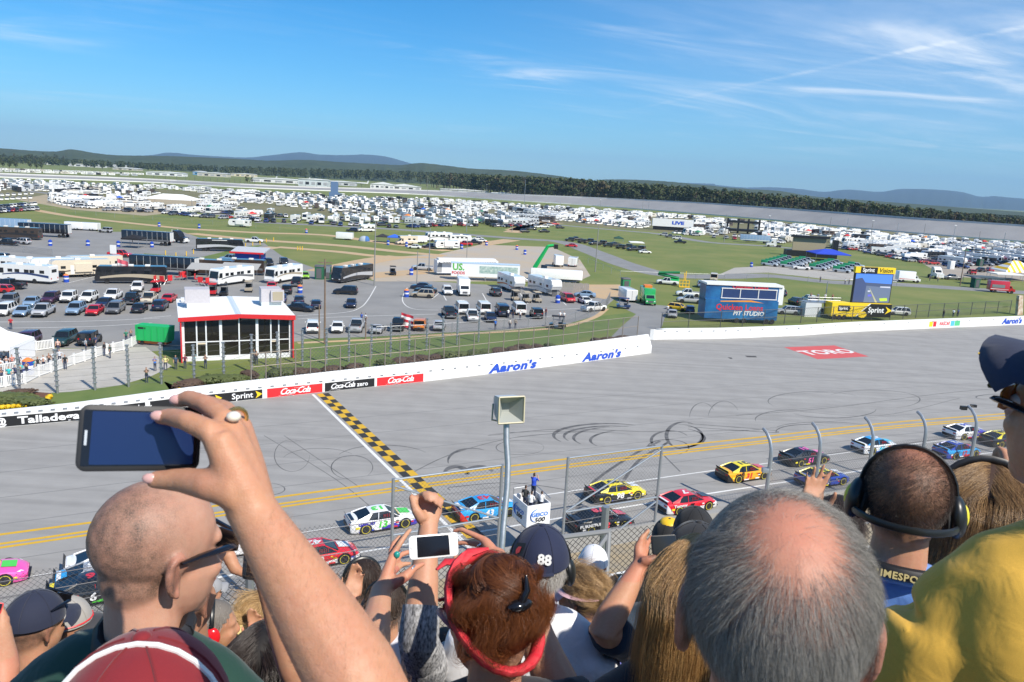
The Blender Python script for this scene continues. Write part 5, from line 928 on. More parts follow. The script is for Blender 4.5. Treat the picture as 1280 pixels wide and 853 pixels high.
pole(1029, 394, toph(1029, 394, 352), 'grey mast beside the railed platform', STEEL, .14)
t = thing('stage', 'dark stage with a tan back screen beyond the rows of trucks', 'stage', tuple(g(1012, 321)), R(170)); MB().box((0, 0, 1.2), (20, 7, 2.4)).obj('base', VB, t); MB().box((1, 1, 5), (13, 1, 5.4)).obj('back_screen', M_('tan_screen', (.36, .31, .2), .7), t); MB().box((1, 1.6, 8.2), (15, 2, .9)).box((-9, 2, 4.5), (2, 3, 6)).obj('frame', BLACK, t)
t = thing('stage', 'black scaffold stage among the far campers', 'stage', tuple(g(928, 292)), R(170)); MB().box((0, 0, 7), (20, 3, 1.4)).box((0, 0, 2), (18, 6, 1.5)).obj('deck', BLACK, t)
for sx in (-9.5, -3, 3, 9.5): MB().box((sx, 0, 4.5), (1, 1.5, 9)).obj('tower', BLACK, t)
a, Lx, az = localbox(815, 287, 866, 290); t = thing('display_trailer', 'long white trailer with a blue logo among the far campers', 'trailer', tuple(a), az); MB().box((Lx/2, 2, 4.5), (Lx, 4, 4.5)).obj('body', WHITE, t); text('lettering', 'LIVE', VBL, 2.6, t, frame((Lx*.62, -.03, 4.6), (1, 0, 0), (0, -1, 0)), bold=.06, sx=1.5); MB().box((Lx/2, 1.5, 1.1), (Lx*.95, 2, 2.2)).obj('base', BLACK, t)
gc = MB().rbox((-1.75, 0, 1.55), (2.3, 1.85, 1.0), .12).mesh('bed_cover', [M_('cover_green', (.012, .22, .09), .5)])
n_ = 0
for row, (xa, ya, xb, yb, k_) in enumerate(((962, 333, 985, 326, 6), (986, 335, 1008, 328, 6), (1022, 338, 1044, 331, 6), (1052, 341, 1070, 335, 4))):
 for i in range(k_):
  f = i/(k_-1); t = veh('pickup', xa+(xb-xa)*f, ya+(yb-ya)*f, -28, (.45, .5, .55), 'silver pickup with a green bed cover in the %s row beside the concrete' % ('first', 'second', 'third', 'fourth')[row], group='green topped pickups in row %s' % ('one', 'two', 'three', 'four')[row]); link('bed_cover', gc, t)
veh('pickup', 1001, 337.5, -8, C['w'], 'white pickup driving past the green topped rows')
for i in range(12):
 f = i/11; x, y = 712+(800-712)*f, 302+(315-302)*f-(2 if i % 2 else 0)
 veh(('jeep', 'pickup', 'jeep')[i % 3], x, y, (170, 200, 150)[i % 3], ((.05, .055, .04), (.02, .02, .022), (.09, .08, .06))[i % 3], 'dark off road truck in the line beside the curved road', group='line of dark off road trucks')
for i, (x, y, k_) in enumerate(((656, 291, 'k'), (664, 288, 'k'), (672, 285, 'w'), (680, 285, 'w'), (688, 283, 's'), (680, 291, 'k'), (700, 286, 'k'), (693, 281.5, 'r'), (829, 295, 's'), (838, 297.5, 'g'), (846, 299.5, 'w'), (850, 304.5, 'k'))):
 veh('pickup' if i % 2 else 'suv', x, y, (20, 15, 25)[i % 3] if i < 8 else 170, C[k_], '%s car in the loose cluster %s' % (dict(k='black', w='white', s='silver', r='red', g='grey')[k_], 'at the end of the dirt patch' if i < 8 else 'on the grass edge by the far stage'), group=('cluster of cars by the dirt patch' if i < 8 else 'cars by the far stage'))
t = thing('telehandler', 'green telescopic loader with its boom raised in the dirt yard', 'loader', tuple(g(681, 345)), R(182)); GR2 = M_('machine_green', (.015, .42, .10), .4)
MB().rbox((0, 0, 1.2), (5.2, 2.0, 1.0), .15).obj('chassis', GR2, t); MB().rbox((.4, .7, 2.2), (1.6, .9, 1.5), .1).obj('cab', GLASSD, t)
bz = MB(); bz.path([(2.9, -.3, 1.2), (2.7, -.3, 2.2)], .55, 4).path([(2.8, -.3, 2.0), (-.4, -.3, 7.9)], [.6, .42], 4).path([(-.3, -.3, 7.8), (-1.9, -.3, 8.1)], .4, 4); bz.obj('boom', GR2, t); MB().box((-2.5, -.3, 7.8), (1.0, 1.2, 1.1)).obj('carriage', BLACK, t)
for sx in (-1.7, 1.7):
 for sy in (-1, 1): link('wheel', wheel_mb(.68, .45).mesh('wheel', [RUBBER, GR2]), t, (sx, sy*.95, .68))
t = thing('flatbed', 'white covered trailer bed behind the two fifth wheel trailers', 'trailer', tuple(g(695, 352)), R(-3)); MB().rbox((0, 0, 1.9), (13, 2.5, 2.2), .2).obj('cover', WHITE, t); MB().box((0, 0, .6), (12, 2, .3)).obj('frame', BLACK, t)
t = thing('wooden_screen', 'grey wooden screen fence beside the right fifth wheel trailer', 'fence', tuple(g(700, 365)), R(-2))
for i in range(16): MB().box((i*.42, 0, 1.1), (.38, .05, 2.2+.1*(i % 3))).obj('board', M_('grey_board', (.3, .28, .26), .8, var=.1), t)
t = thing('boom_lift', 'green boom lift folded on the grass', 'lift', tuple(g(838, 356)), R(160)); MB().rbox((0, 0, 1.1), (4.2, 2, .9), .12).obj('chassis', GR2, t); MB().path([(-2, 0, 1.8), (3.4, 0, 2.6)], .4, 4).path([(3.2, .3, 2.9), (-2.2, .3, 3.4)], .3, 4).obj('boom', M_('dull_green', (.02, .22, .08), .5), t)
for sx in (-1.4, 1.4):
 for sy in (-1, 1): link('wheel', wheel_mb(.5, .35).mesh('wheel', [RUBBER, WHITE]), t, (sx, sy*.9, .5))
t = thing('lift_frame', 'yellow fork frame standing on the grass beside the green lift', 'frame', tuple(g(855, 359.5))); fr = MB()
for x in (-1.2, -.4, .4, 1.2): fr.box((x, 0, .9), (.14, .14, 1.8))
fr.box((0, 0, .15), (2.7, .9, .2)).box((0, 0, 1.0), (2.7, .12, .12)).box((0, 0, 1.8), (2.7, .12, .12)).box((.2, 0, 2.9), (.2, .2, 2.4)).box((-.2, 0, 2.7), (.16, .2, 2.0)); fr.obj('frame', YEL, t)
t = veh('box_truck', 809, 379.5, -88, (.02, .35, .09), 'green recovery truck with white bumper beside the white trailer', (.8, .8, .8))
MB().box((-1, 0, 3.6), (2, 1.6, .5)).obj('light_bar', M_('orange_plastic', (.8, .2, .03), .4), t)
for x, y, c, l in ((781, 364, (.02, .22, .08), 'green portable toilet behind the white trailer'), (1218, 360, (.012, .09, .05), 'dark green portable toilet left of the red fire truck'), (1224, 333, (.012, .09, .05), 'dark green portable toilet by the red cars'), (1188, 336.5, (.75, .75, .73), 'white portable toilet on the road'), (399, 349, (.012, .10, .05), 'green bin beside the lime hatchback'), (409, 349, (.012, .10, .05), 'green bin in the middle of three by the coach'), (422, 350, (.012, .10, .05), 'wide green bin beside the black coach')):
 t = thing('portable_toilet' if x not in (399, 409, 422) else 'green_bin', l, 'toilet' if x not in (399, 409, 422) else 'bin', tuple(g(x, y)), R(10)); s_ = 1.0; o = MB().rbox((0, 0, 1.15), (1.5, 1.5, 2.3), .1).obj('body', CLOTH, t); o.color = (*c, 1); MB().box((0, -.77, 1.1), (.9, .04, 1.8)).obj('door', TRIMG if c[0] < .5 else RVAC, t); MB().rbox((0, 0, 2.4), (1.6, 1.6, .25), .1).obj('lid', WHITE if c[0] > .5 else TRIMG, t); t.scale = (1.25, 1.25, 1.25)
t = veh('box_truck', 1250, 366, -8, (.5, .012, .02), 'red fire truck with white trim at the right', (.8, .8, .8)); MB().box((-1.2, -1.22, 1.9), (3.4, .04, .9)).obj('side_locker', CHROME, t); MB().box((-.5, 0, 3.5), (4.6, .5, .2)).obj('ladder', CHROME, t)
t = thing('dumpster', 'bright green dumpster left of the glass building', 'dumpster', tuple(g(194, 431)), R(-6)); t.scale = (.72, .72, .9); b = MB(); b.slab([(-3.1, .7), (3.1, .7), (3.3, 3.0), (-3.1, 3.0)], -1.2, 1.2, 0)
b.obj('bin', M_('dumpster_green', (.012, .42, .11), .45), t)
for i in range(5): MB().box((-2.6+i*1.3, -1.25, 1.85), (.12, .1, 2.2)).obj('rib', MATS['dumpster_green'], t)
MB().box((0, 0, .5), (5.5, 1.8, .4)).obj('frame', M_('orange_steel', (.6, .14, .02), .5), t); MB().box((-1.8, -1.22, 2.6), (1.5, .06, .25)).obj('slot', BLACK, t)
for sx in (-2, 2): link('wheel', wheel_mb(.35, .25).mesh('wheel', [RUBBER, BLACK]), t, (sx, -.9, .35))
FLS = {}
def flag(x, y, yt, label, cols, s=1.0, z=0):
 t = thing('flag', label, 'flag', tuple(g(x, y))); h = toph(x, y, yt); MB().tube((0, 0, z), (0, 0, h), .05, 6).obj('pole', STEEL, t); b = MB(); n_ = 10
 for i, c in enumerate(cols):
  z0, z1 = h-.1-i*s*1.1/len(cols), h-.1-(i+1)*s*1.1/len(cols)
  b.loft([[(u/n_*1.0*s, .12*math.sin(u*1.1), z0-u*.05), (u/n_*1.0*s, .12*math.sin(u*1.1), z1-u*.05)] for u in range(n_+1)], i, True, False, False, closed=False)
 b.obj('cloth', [M_('flag_%d_%d_%d' % tuple(int(99*q) for q in c), c, .8) for c in cols], t)
flag(148, 353, 323, 'pink and red flag on a tall pole in front of the motor coach', [(.7, .12, .16), (.75, .75, .75), (.7, .12, .16)], 2.2)
flag(501, 411, 390, 'striped national flag flying from the black pickup', [(.5, .03, .05), (.8, .8, .8), (.5, .03, .05), (.8, .8, .8), (.5, .03, .05)], 2.0, 1.2)
sg = thing('sign_board', 'blank white sign board beside the red pickup', 'sign', tuple(g(142, 323))); MB().box((0, 0, 2.2), (1.6, .06, 2.2)).obj('panel', WHITE, sg); MB().tube((0, .05, 0), (0, .05, 2), .06, 5).obj('post', STEEL, sg)
gt = thing('gate_arm', 'rust stained white slab leaning beside the wall at the right edge', 'barrier', tuple(g(1272, 394)), R(30)); b = MB(); b.slab([(-.6, 0), (1.6, 0), (.3, 4.6), (-1.4, 4.6)], -.3, .3, 0); b.obj('slab', M_('rusty_white', (.72, .68, .6), .7, col2=(.35, .18, .08), scale=1.2), gt)
# ================================================================ camping field
FRONT = [(-60, 252), (60, 254), (116, 262), (210, 268), (320, 277), (420, 282), (500, 285), (560, 283), (640, 284), (700, 276), (790, 285), (880, 297), (960, 303), (1020, 309), (1075, 314), (1130, 326), (1185, 334), (1240, 331), (1300, 330), (1420, 338)]
def ycurve(px, x): return interp(px, x)
BACKX = [(x, interp(BK, x)+(5 if x < 320 else 6)) for x in range(-60, 1421, 20)]
xs_ = list(range(-60, 1421, 20)); fpts = [g(x, ycurve(FRONT, x)) for x in xs_]; bpts = [g(*p) for p in BACKX]
rvs, cars_ = [], []
RK = ['trailer', 'fifth_wheel', 'motorhome', 'campervan', 'trailer', 'fifth_wheel', 'box_trailer', 'coach']; CK = ['suv', 'sedan', 'pickup', 'minivan', 'pickup', 'suv']
def clump(p): return math.sin(p.x*.021+1.3)*math.sin(p.y*.017)+.5*math.sin(p.x*.055+p.y*.041)
def blocked(p):
 q = np.array(p)-CP; w = q@FW; x, y = 640+FPX*(q@RT)/w, 426.5-FPX*(q@UP)/w
 return (640 < x < 900 and abs(y-interp([(640, 276), (705, 282), (784, 289), (826, 293), (885, 303), (960, 308)], x)) < 2.0) or (185 < x < 250 and 243 < y < 262) or (808 < x < 870 and 274 < y < 292) or (910 < x < 945 and 280 < y < 296) or (x < 70 and 240 < y < 262) or (985 < x < 1040 and y > 302)
r_ = 0; dist0 = 0
rows_ = []
f = 0.0
while f < 1.0:
 line = [a.lerp(b, f) for a, b in zip(fpts, bpts)]; rows_.append((f, line)); depth = sum((b-a).length for a, b in zip(fpts, bpts))/len(fpts)
 f += (9 if len(rows_) % 2 else 15)/depth
for ri, (f, line) in enumerate(rows_):
 is_car = ri % 3 == 0
 acc = rng.random()*5
 for a, b in zip(line, line[1:]):
  L_ = (b-a).length; d = (b-a)/max(L_, .01); az = math.degrees(math.atan2(d.y, d.x))
  while acc < L_:
   p = a+d*acc+V((rng.normal()*.8, rng.normal()*1.8, 0)); dens = clump(p)
   if is_car:
    if dens > -.95 and not blocked(p): cars_.append((p, az+90+rng.normal()*8+(180 if rng.random() < .5 else 0), CK[rng.integers(6)]))
    acc += 2.9+rng.exponential(1.6)
   else:
    if dens > -.8 and not blocked(p):
     if rng.random() < .72: rvs.append((p, az+90+rng.normal()*10+(180 if rng.random() < .5 else 0), RK[rng.integers(8)]))
     else: cars_.append((p, az+rng.normal()*20, CK[rng.integers(6)]))
    acc += 5.0+rng.exponential(4.2)
  acc -= L_
for (xa, ya, xb, yb, n_) in ((-20, 263, 44, 257, 16), (-20, 268, 46, 263, 14), (-20, 247, 40, 243.5, 9), (-20, 252, 38, 249, 9)):
 for i in range(n_):
  p = g(xa+(xb-xa)*i/(n_-1), ya+(yb-ya)*i/(n_-1)); cars_.append((p, -60+rng.normal()*3, CK[rng.integers(6)]))
for (xa, ya, xb, yb, n_) in ((-60, 211, 180, 219, 70), (-60, 213.5, 175, 220.5, 40)):
 for i in range(n_):
  if rng.random() < .75: rvs.append((g(xa+(xb-xa)*i/n_+rng.normal(), ya+(yb-ya)*i/n_), 20+rng.normal()*15, RK[rng.integers(8)]))
rvs.sort(key=lambda q: (q[0]-V(CP)).length); cars_.sort(key=lambda q: (q[0]-V(CP)).length)
RVC = [(.80, .80, .78)]*9+[(.62, .58, .5), (.08, .06, .05), (.5, .52, .55), (.02, .02, .025), (.7, .71, .72)]; RVN = ['white']*9+['beige', 'brown', 'grey', 'black', 'pale grey']
CRC = [((.75, .75, .74), 'white'), ((.75, .75, .74), 'white'), ((.012, .012, .015), 'black'), ((.03, .035, .045), 'dark'), ((.35, .36, .38), 'silver'), ((.13, .135, .145), 'grey'), ((.42, .02, .02), 'red'), ((.03, .06, .2), 'blue')]
NM2 = dict(trailer='travel trailer', fifth_wheel='fifth wheel trailer', motorhome='motor home', campervan='camper van', box_trailer='box trailer', coach='motor coach')
def xsec(p):
 q = np.array(p)-CP; return 640+FPX*(q@RT)/(q@FW)
def zone(p):
 x = xsec(p); return 'at the left of' if x < 330 else 'in the middle of' if x < 700 else 'right of the centre of' if x < 980 else 'at the far right of'
for p, h, k in rvs[:290]:
 i = int(rng.integers(14)); l = '%s %s %s the camping field' % (RVN[i], NM2[k], zone(p)); veh(k, 0, 0, h, RVC[i], l, group=l+' rows', full=False, pos=p)
for p, h, k in cars_[:290]:
 c, n_ = CRC[int(rng.integers(8))]; l = '%s %s parked %s the camping field' % (n_, NAMES[k].replace('_', ' '), zone(p)); veh(k, 0, 0, h, c, l, group=l+' rows', full=False, pos=p)
def mass(name, items, dims, cols):
 b = MB(); ms = [M_('mass_%s_%d' % (name[:3], i), c, .5) for i, c in enumerate(cols)]+[GLASSD]
 for p, h, k in items:
  L_, w_, hh, z0 = dims(k); m = int(rng.integers(len(cols))); T = MX.Translation(p) @ MX.Rotation(R(h), 4, 'Z')
  if hh > 2.2:
   b.slab([(-L_/2, z0), (L_/2-.3, z0), (L_/2, hh*.5), (L_/2-.5, hh), (-L_/2, hh)], -w_/2, w_/2, m, T)
   for sy in (-1, 1): b.box((0, sy*(w_/2+.01), hh*.65), (L_*.6, .02, .5), len(cols), 0, T)
   b.box((L_/2-.2, 0, hh*.68), (.5, w_*.8, hh*.24), len(cols), 0, T); b.box((.5, 0, hh+.12), (1, .8, .25), m, 0, T)
  else:
   b.box((0, 0, (z0+hh*.62)/2+.05), (L_, w_, hh*.62-z0), m, 0, T); b.box((-.2, 0, hh*.8), (L_*.55, w_*.9, hh*.4), len(cols), 0, T, (.75, .85)); b.box((-.2, 0, hh*.99), (L_*.4, w_*.74, .06), m, 0, T)
 tag(b.obj(name, ms), kind='stuff')
mass('distant_campers', rvs[290:], lambda k: (9 if k != 'coach' else 12, 2.5, 3.3, .5), [c for c in RVC])
mass('distant_cars', cars_[290:], lambda k: (4.8, 1.9, 1.7, .3), [c for c, n_ in CRC])
print('RV', len(rvs), 'CAR', len(cars_))
for i in range(70):
 j = int(rng.integers(len(rvs)//2)); p = rvs[j][0]+V((rng.normal()*4, -6+rng.normal()*2, 0)); c, n_ = [((.03, .12, .55), 'blue'), ((.55, .03, .03), 'red'), ((.78, .78, .76), 'white'), ((.78, .78, .76), 'white'), ((.7, .22, .03), 'orange'), ((.03, .2, .1), 'green')][int(rng.integers(6))]
 if blocked(p): continue
 b = JCACHE.setdefault('canopy%s' % n_, None)
 if b is None:
  q = MB().add([(-1.8, -1.8, 2.1), (1.8, -1.8, 2.1), (1.8, 1.8, 2.1), (-1.8, 1.8, 2.1), (0, 0, 3.2)], [(0, 1, 4), (1, 2, 4), (2, 3, 4), (3, 0, 4)])
  for sx in (-1.7, 1.7):
   for sy in (-1.7, 1.7): q.tube((sx, sy, 0), (sx, sy, 2.1), .05, 4)
  b = JCACHE['canopy%s' % n_] = q.mesh('canopy_tent', [CLOTH])
 l = '%s canopy %s the camping field' % (n_, zone(p)); tag(link('canopy_tent', b, None, p, rng.random(), c), l, 'canopy', l)
BARK = M_('bark', (.09, .065, .045), .9); CR = [M_('tree_leaf_dark', (.035, .052, .018), .8, col2=(.065, .085, .028), scale=.4), M_('tree_leaf_mid', (.042, .062, .018), .8, col2=(.075, .09, .03), scale=.4), M_('tree_leaf_autumn', (.085, .06, .022), .8, col2=(.06, .065, .025), scale=.4)]
def tree_mesh(seed, m, pine):
 r_ = np.random.default_rng(seed); b = MB(); H = 1.0; b.path([(0, 0, 0), (.01, 0, .3), (-.005, .01, .6), (0, 0, .9)], [.03, .024, .016, .004], 6, 0)
 cl = []
 for i in range(11 if not pine else 13):
  f = r_.random(); z = (.30+.62*f) if not pine else (.25+.7*f); rr = (.26*math.sin(math.pi*min(1, .2+.8*(1-f)))+.03) if not pine else .22*(1.05-f)
  a = r_.random()*6.28; c = V((rr*math.cos(a)*.8, rr*math.sin(a)*.8, z)); cl.append((c, .13*(1-.45*f)+.04)); b.path([(0, 0, z-.12), tuple(c)], [.010, .004], 4, 0)
 for c, s in cl:
  for _ in range(26):
   d = V(r_.normal(size=3)).normalized(); p = c+V((d.x, d.y, d.z*.75))*s*(.6+.5*r_.random()); u = (d+V(r_.normal(size=3))*.6).normalized(); w = u.orthogonal().normalized(); k = .045*(.6+.8*r_.random()); u2 = u.cross(w)
   b.add([p+w*k, p+u2*k*.8, p-w*k, p-u2*k*.8], [(0, 1, 2, 3)], 1)
 return b, [BARK, CR[m]]
TP = []
for i in range(7):
 b, ms = tree_mesh(50+i, (0, 1, 0, 1, 2, 0, 1)[i], i in (2, 5)); TP.append((b, b.mesh('tree', ms)))
TBASE = [(-100, 202), (0, 205), (60, 206), (320, 216), (480, 226), (560, 238), (640, 247), (769, 256), (960, 270), (1120, 286), (1280, 298), (1460, 312)]
TTOP = [(-100, 189), (60, 194), (160, 200), (320, 206), (480, 210), (560, 213), (600, 216), (700, 221.5), (800, 229), (900, 237), (960, 243), (1000, 247), (1060, 252), (1120, 258), (1200, 266), (1280, 274), (1460, 288)]
items = []
for x in np.arange(-80, 1440, 3.4):
 x = float(x+rng.normal()*1.0); n_ = 3 if x > 540 else 1
 for k in range(n_):
  yb = ycurve(TBASE, x)-k*2.2-rng.random()*1.2
  if x < 540 and rng.random() < .55 and x > 70: continue
  p = g(x, yb); h = toph(x, yb, ycurve(TTOP, x)+rng.normal()*1.6+1.0)
  if h < 5: h = 5
  items.append((p, min(h, 34), int(rng.integers(7))))
for (x, y, yt) in ((128, 212, 202), (185, 214, 207), (309, 229, 219), (315, 229, 221), (190, 213, 208), (52, 212, 199), (46, 212, 200), (38, 211, 199), (20, 211, 199), (12, 211, 198), (4, 210, 197)):
 items.append((g(x, y), toph(x, y, yt), 0))
items.sort(key=lambda q: -q[1]/(q[0]-V(CP)).length)
for p, h, k in items[:300]:
 o = link('tree', TP[k][1], None, p-V((0, 0, .3)), rng.random()*6); wdt = h*(.8+.5*rng.random()); o.scale = (wdt, wdt, h)
 x = xsec(p); z_ = 'left of the far track' if x < 400 else 'behind the far straight' if x < 760 else 'behind the banked turn' if x < 1040 else 'at the far right behind the banked turn'
 l = '%s in the wood %s' % (('dark green tree', 'mid green tree', 'dark pine', 'mid green tree', 'reddish brown tree', 'dark pine', 'mid green tree')[k], z_); tag(o, l, 'tree', l)
wood = MB()
for p, h, k in items[300:]:
 src = TP[k][0]; T = MX.Translation(p) @ MX.Rotation(rng.random()*6, 4, 'Z') @ MX.Diagonal((h*.9, h*.9, h, 1)); o = len(wood.v); n_ = len(src.v)
 wood.v += [tuple(T @ V(q)) for q in src.v]; wood.f += [tuple(i+o for i in f_) for f_ in src.f]; wood.m += [0 if m == 0 else 1+(k % 3) for m in src.m]; wood.s += src.s
tag(wood.obj('distant_wood', [BARK]+CR), kind='stuff')
FT = []
for q in range(5):
 r_ = np.random.default_rng(80+q); vs = []
 for i in range(80):
  d = r_.normal(size=3); d /= np.linalg.norm(d); c = np.array((0, 0, .56))+d*np.array((.36, .36, .42))*(.5+.55*r_.random()); u = r_.normal(size=3); u /= np.linalg.norm(u); w = np.cross(u, r_.normal(size=3)); w /= np.linalg.norm(w); k = .07+.07*r_.random(); vs += [c+u*k, c+w*k, c-u*k, c-w*k]
 FT.append(np.array(vs))
fw_ = MB(); quad = [(4*i, 4*i+1, 4*i+2, 4*i+3) for i in range(80)]
for i in range(1900):
 x = -100+1560*rng.random(); dd = (1500 if x > 560 else 2350)+950*rng.random(); yt = ycurve(TTOP, x)+1.5+3*rng.random(); p = at(x, yt, dd); hh = max(p.z, 8); s_ = 14+9*rng.random(); q = FT[i % 5]*np.array((s_, s_, min(hh, 30)))+np.array((p.x, p.y, max(0, hh-30)))
 fw_.add(q.tolist(), quad, i % 2)
tag(fw_.obj('far_woods', CR[:2]), kind='stuff')
for x, y, w, d, h, c, l in ((110, 209, 90, 40, 11, (.62, .64, .66), 'long pale hangar left of the single round tree'), (148, 210, 55, 40, 13, (.66, .67, .68), 'tall white hangar right of the round tree'), (160, 213, 60, 40, 8, (.5, .46, .38), 'low tan shed before the white hangar'), (209, 220, 66, 30, 10, (.72, .73, .74), 'white flat roofed building right of the hangars'), (250, 219, 24, 30, 13, (.10, .28, .5), 'small blue building in the airport'), (268, 221, 62, 34, 12, (.5, .48, .42), 'beige building beside the blue one'), (305, 221, 60, 30, 11, (.66, .58, .42), 'tan and blue building in the airport row'), (350, 229, 92, 30, 11, (.7, .7, .7), 'long white terminal with planes behind'), (393, 233, 46, 30, 17, (.55, .6, .62), 'pale grey tower block of the airport'), (425, 232, 60, 30, 11, (.5, .52, .54), 'grey low building right of the tower block'), (478, 236, 40, 30, 12, (.76, .76, .75), 'white peaked hall by the far straight'), (505, 237, 60, 24, 9, (.7, .7, .7), 'white arcade beside the peaked hall'), (580, 242, 80, 24, 9, (.6, .6, .58), 'low beige building before the wood'), (632, 246, 44, 24, 8, (.72, .72, .72), 'white low building at the end of the wood'), (60, 206, 40, 24, 6, (.7, .7, .7), 'small white shed on the far left field'), (128, 200, 70, 30, 8, (.55, .55, .55), 'grey roof far behind the hangars'), (195, 204, 60, 20, 6, (.7, .7, .7), 'distant white sheds above the airport')):
 h *= .6; p = g(x, y); t = thing('airport_building', l, 'building', tuple(p), R(8)); o = MB().box((0, 0, h/2), (w, d, h)).obj('wall', CLOTH, t); o.color = (*c, 1)
 rb = MB(); rb.slab([(-w/2-1, h), (w/2+1, h), (w/2*.9, h+.6), (0, h+(4 if 'peak' in l else 1.6)), (-w/2*.9, h+.6)], -d/2-1, d/2+1, 0); rb.obj('roof', M_('pale_roof', (.7, .71, .72), .6), t)
 for i in range(5): MB().box((-w*.4+i*w*.2, -d/2-.1, h*.45), (w*.12, .3, h*.4)).obj('window', GLASSD if i % 2 else M_('door_grey', (.35, .36, .38), .6), t)
for x, y, s, l in ((337, 226, 30, 'parked white jet left of the tower block'), (380, 227, 26, 'parked white jet nearest the tower block'), (452, 231, 30, 'white jet beside the peaked hall'), (288, 214, 26, 'small white plane on the far field')):
 t = thing('airplane', l, 'airplane', tuple(g(x, y)), R(170)); MB().path([(-s/2, 0, 3), (-s/3, 0, 3), (s*.35, 0, 3), (s/2, 0, 2.6)], [.6, 1.6, 1.6, .3], 10).obj('fuselage', WHITE, t); MB().add([(-2, 0, 2.6), (3, 0, 2.6), (-4, s*.45, 3), (-6, s*.45, 3), (-4, -s*.45, 3), (-6, -s*.45, 3), (-2, 0, 2.9), (3, 0, 2.9)], [(0, 1, 2, 3), (1, 0, 5, 4), (7, 6, 3, 2), (6, 7, 4, 5)]).obj('wing', WHITE, t)
 MB().slab([(-s/2, 3.4), (-s/2+4, 3.6), (-s/2+.5, 9), (-s/2-2, 9)], -.2, .2).obj('tail_fin', WHITE, t)
 for q in (-3, 3): MB().tube((0, q, 0), (0, q, 2.6), .2, 5).obj('wheel_leg', BLACK, t)
o = MB().box((0, 0, 7.5), (6, 5, 15)).box((0, -.2, 2.5), (9, 5, 5)).mesh('scoring_tower', [M_('tower_blue', (.12, .2, .34), .6)]); tag(link('scoring_tower', o, None, g(418, 247.5)), 'dark blue tower block beside the far straight', 'tower')
# ================================================================ race cars
def race_paint(name, c1, c2, c3, za, sl):
 m = bpy.data.materials.new('race_paint_'+name); m.use_nodes = True; nt = m.node_tree; b = nt.nodes['Principled BSDF']; N = nt.nodes.new; L = nt.links.new
 b.inputs['Roughness'].default_value = .28; b.inputs['Coat Weight'].default_value = .9; b.inputs['Coat Roughness'].default_value = .05
 tc = N('ShaderNodeTexCoord'); sx = N('ShaderNodeSeparateXYZ'); L(tc.outputs['Object'], sx.inputs[0])
 def Mt(op, a, c):
  n = N('ShaderNodeMath'); n.operation = op
  for i, q in enumerate((a, c)):
   if isinstance(q, (int, float)): n.inputs[i].default_value = q
   else: L(q, n.inputs[i])
  return n.outputs[0]
 wv = Mt('MULTIPLY', Mt('SINE', Mt('MULTIPLY', sx.outputs[0], 2.3), 0), .07)
 lim = Mt('ADD', Mt('ADD', Mt('MULTIPLY', sx.outputs[0], sl), za), wv)
 f2 = Mt('LESS_THAN', sx.outputs[2], lim); f3 = Mt('LESS_THAN', Mt('ADD', sx.outputs[0], Mt('MULTIPLY', sx.outputs[2], .8)), -1.75)
 m1 = N('ShaderNodeMix'); m1.data_type = 'RGBA'; L(f2, m1.inputs[0]); m1.inputs[6].default_value = (*c1, 1); m1.inputs[7].default_value = (*c2, 1)
 m2 = N('ShaderNodeMix'); m2.data_type = 'RGBA'; L(f3, m2.inputs[0]); L(m1.outputs[2], m2.inputs[6]); m2.inputs[7].default_value = (*c3, 1)
 L(m2.outputs[2], b.inputs['Base Color']); return m
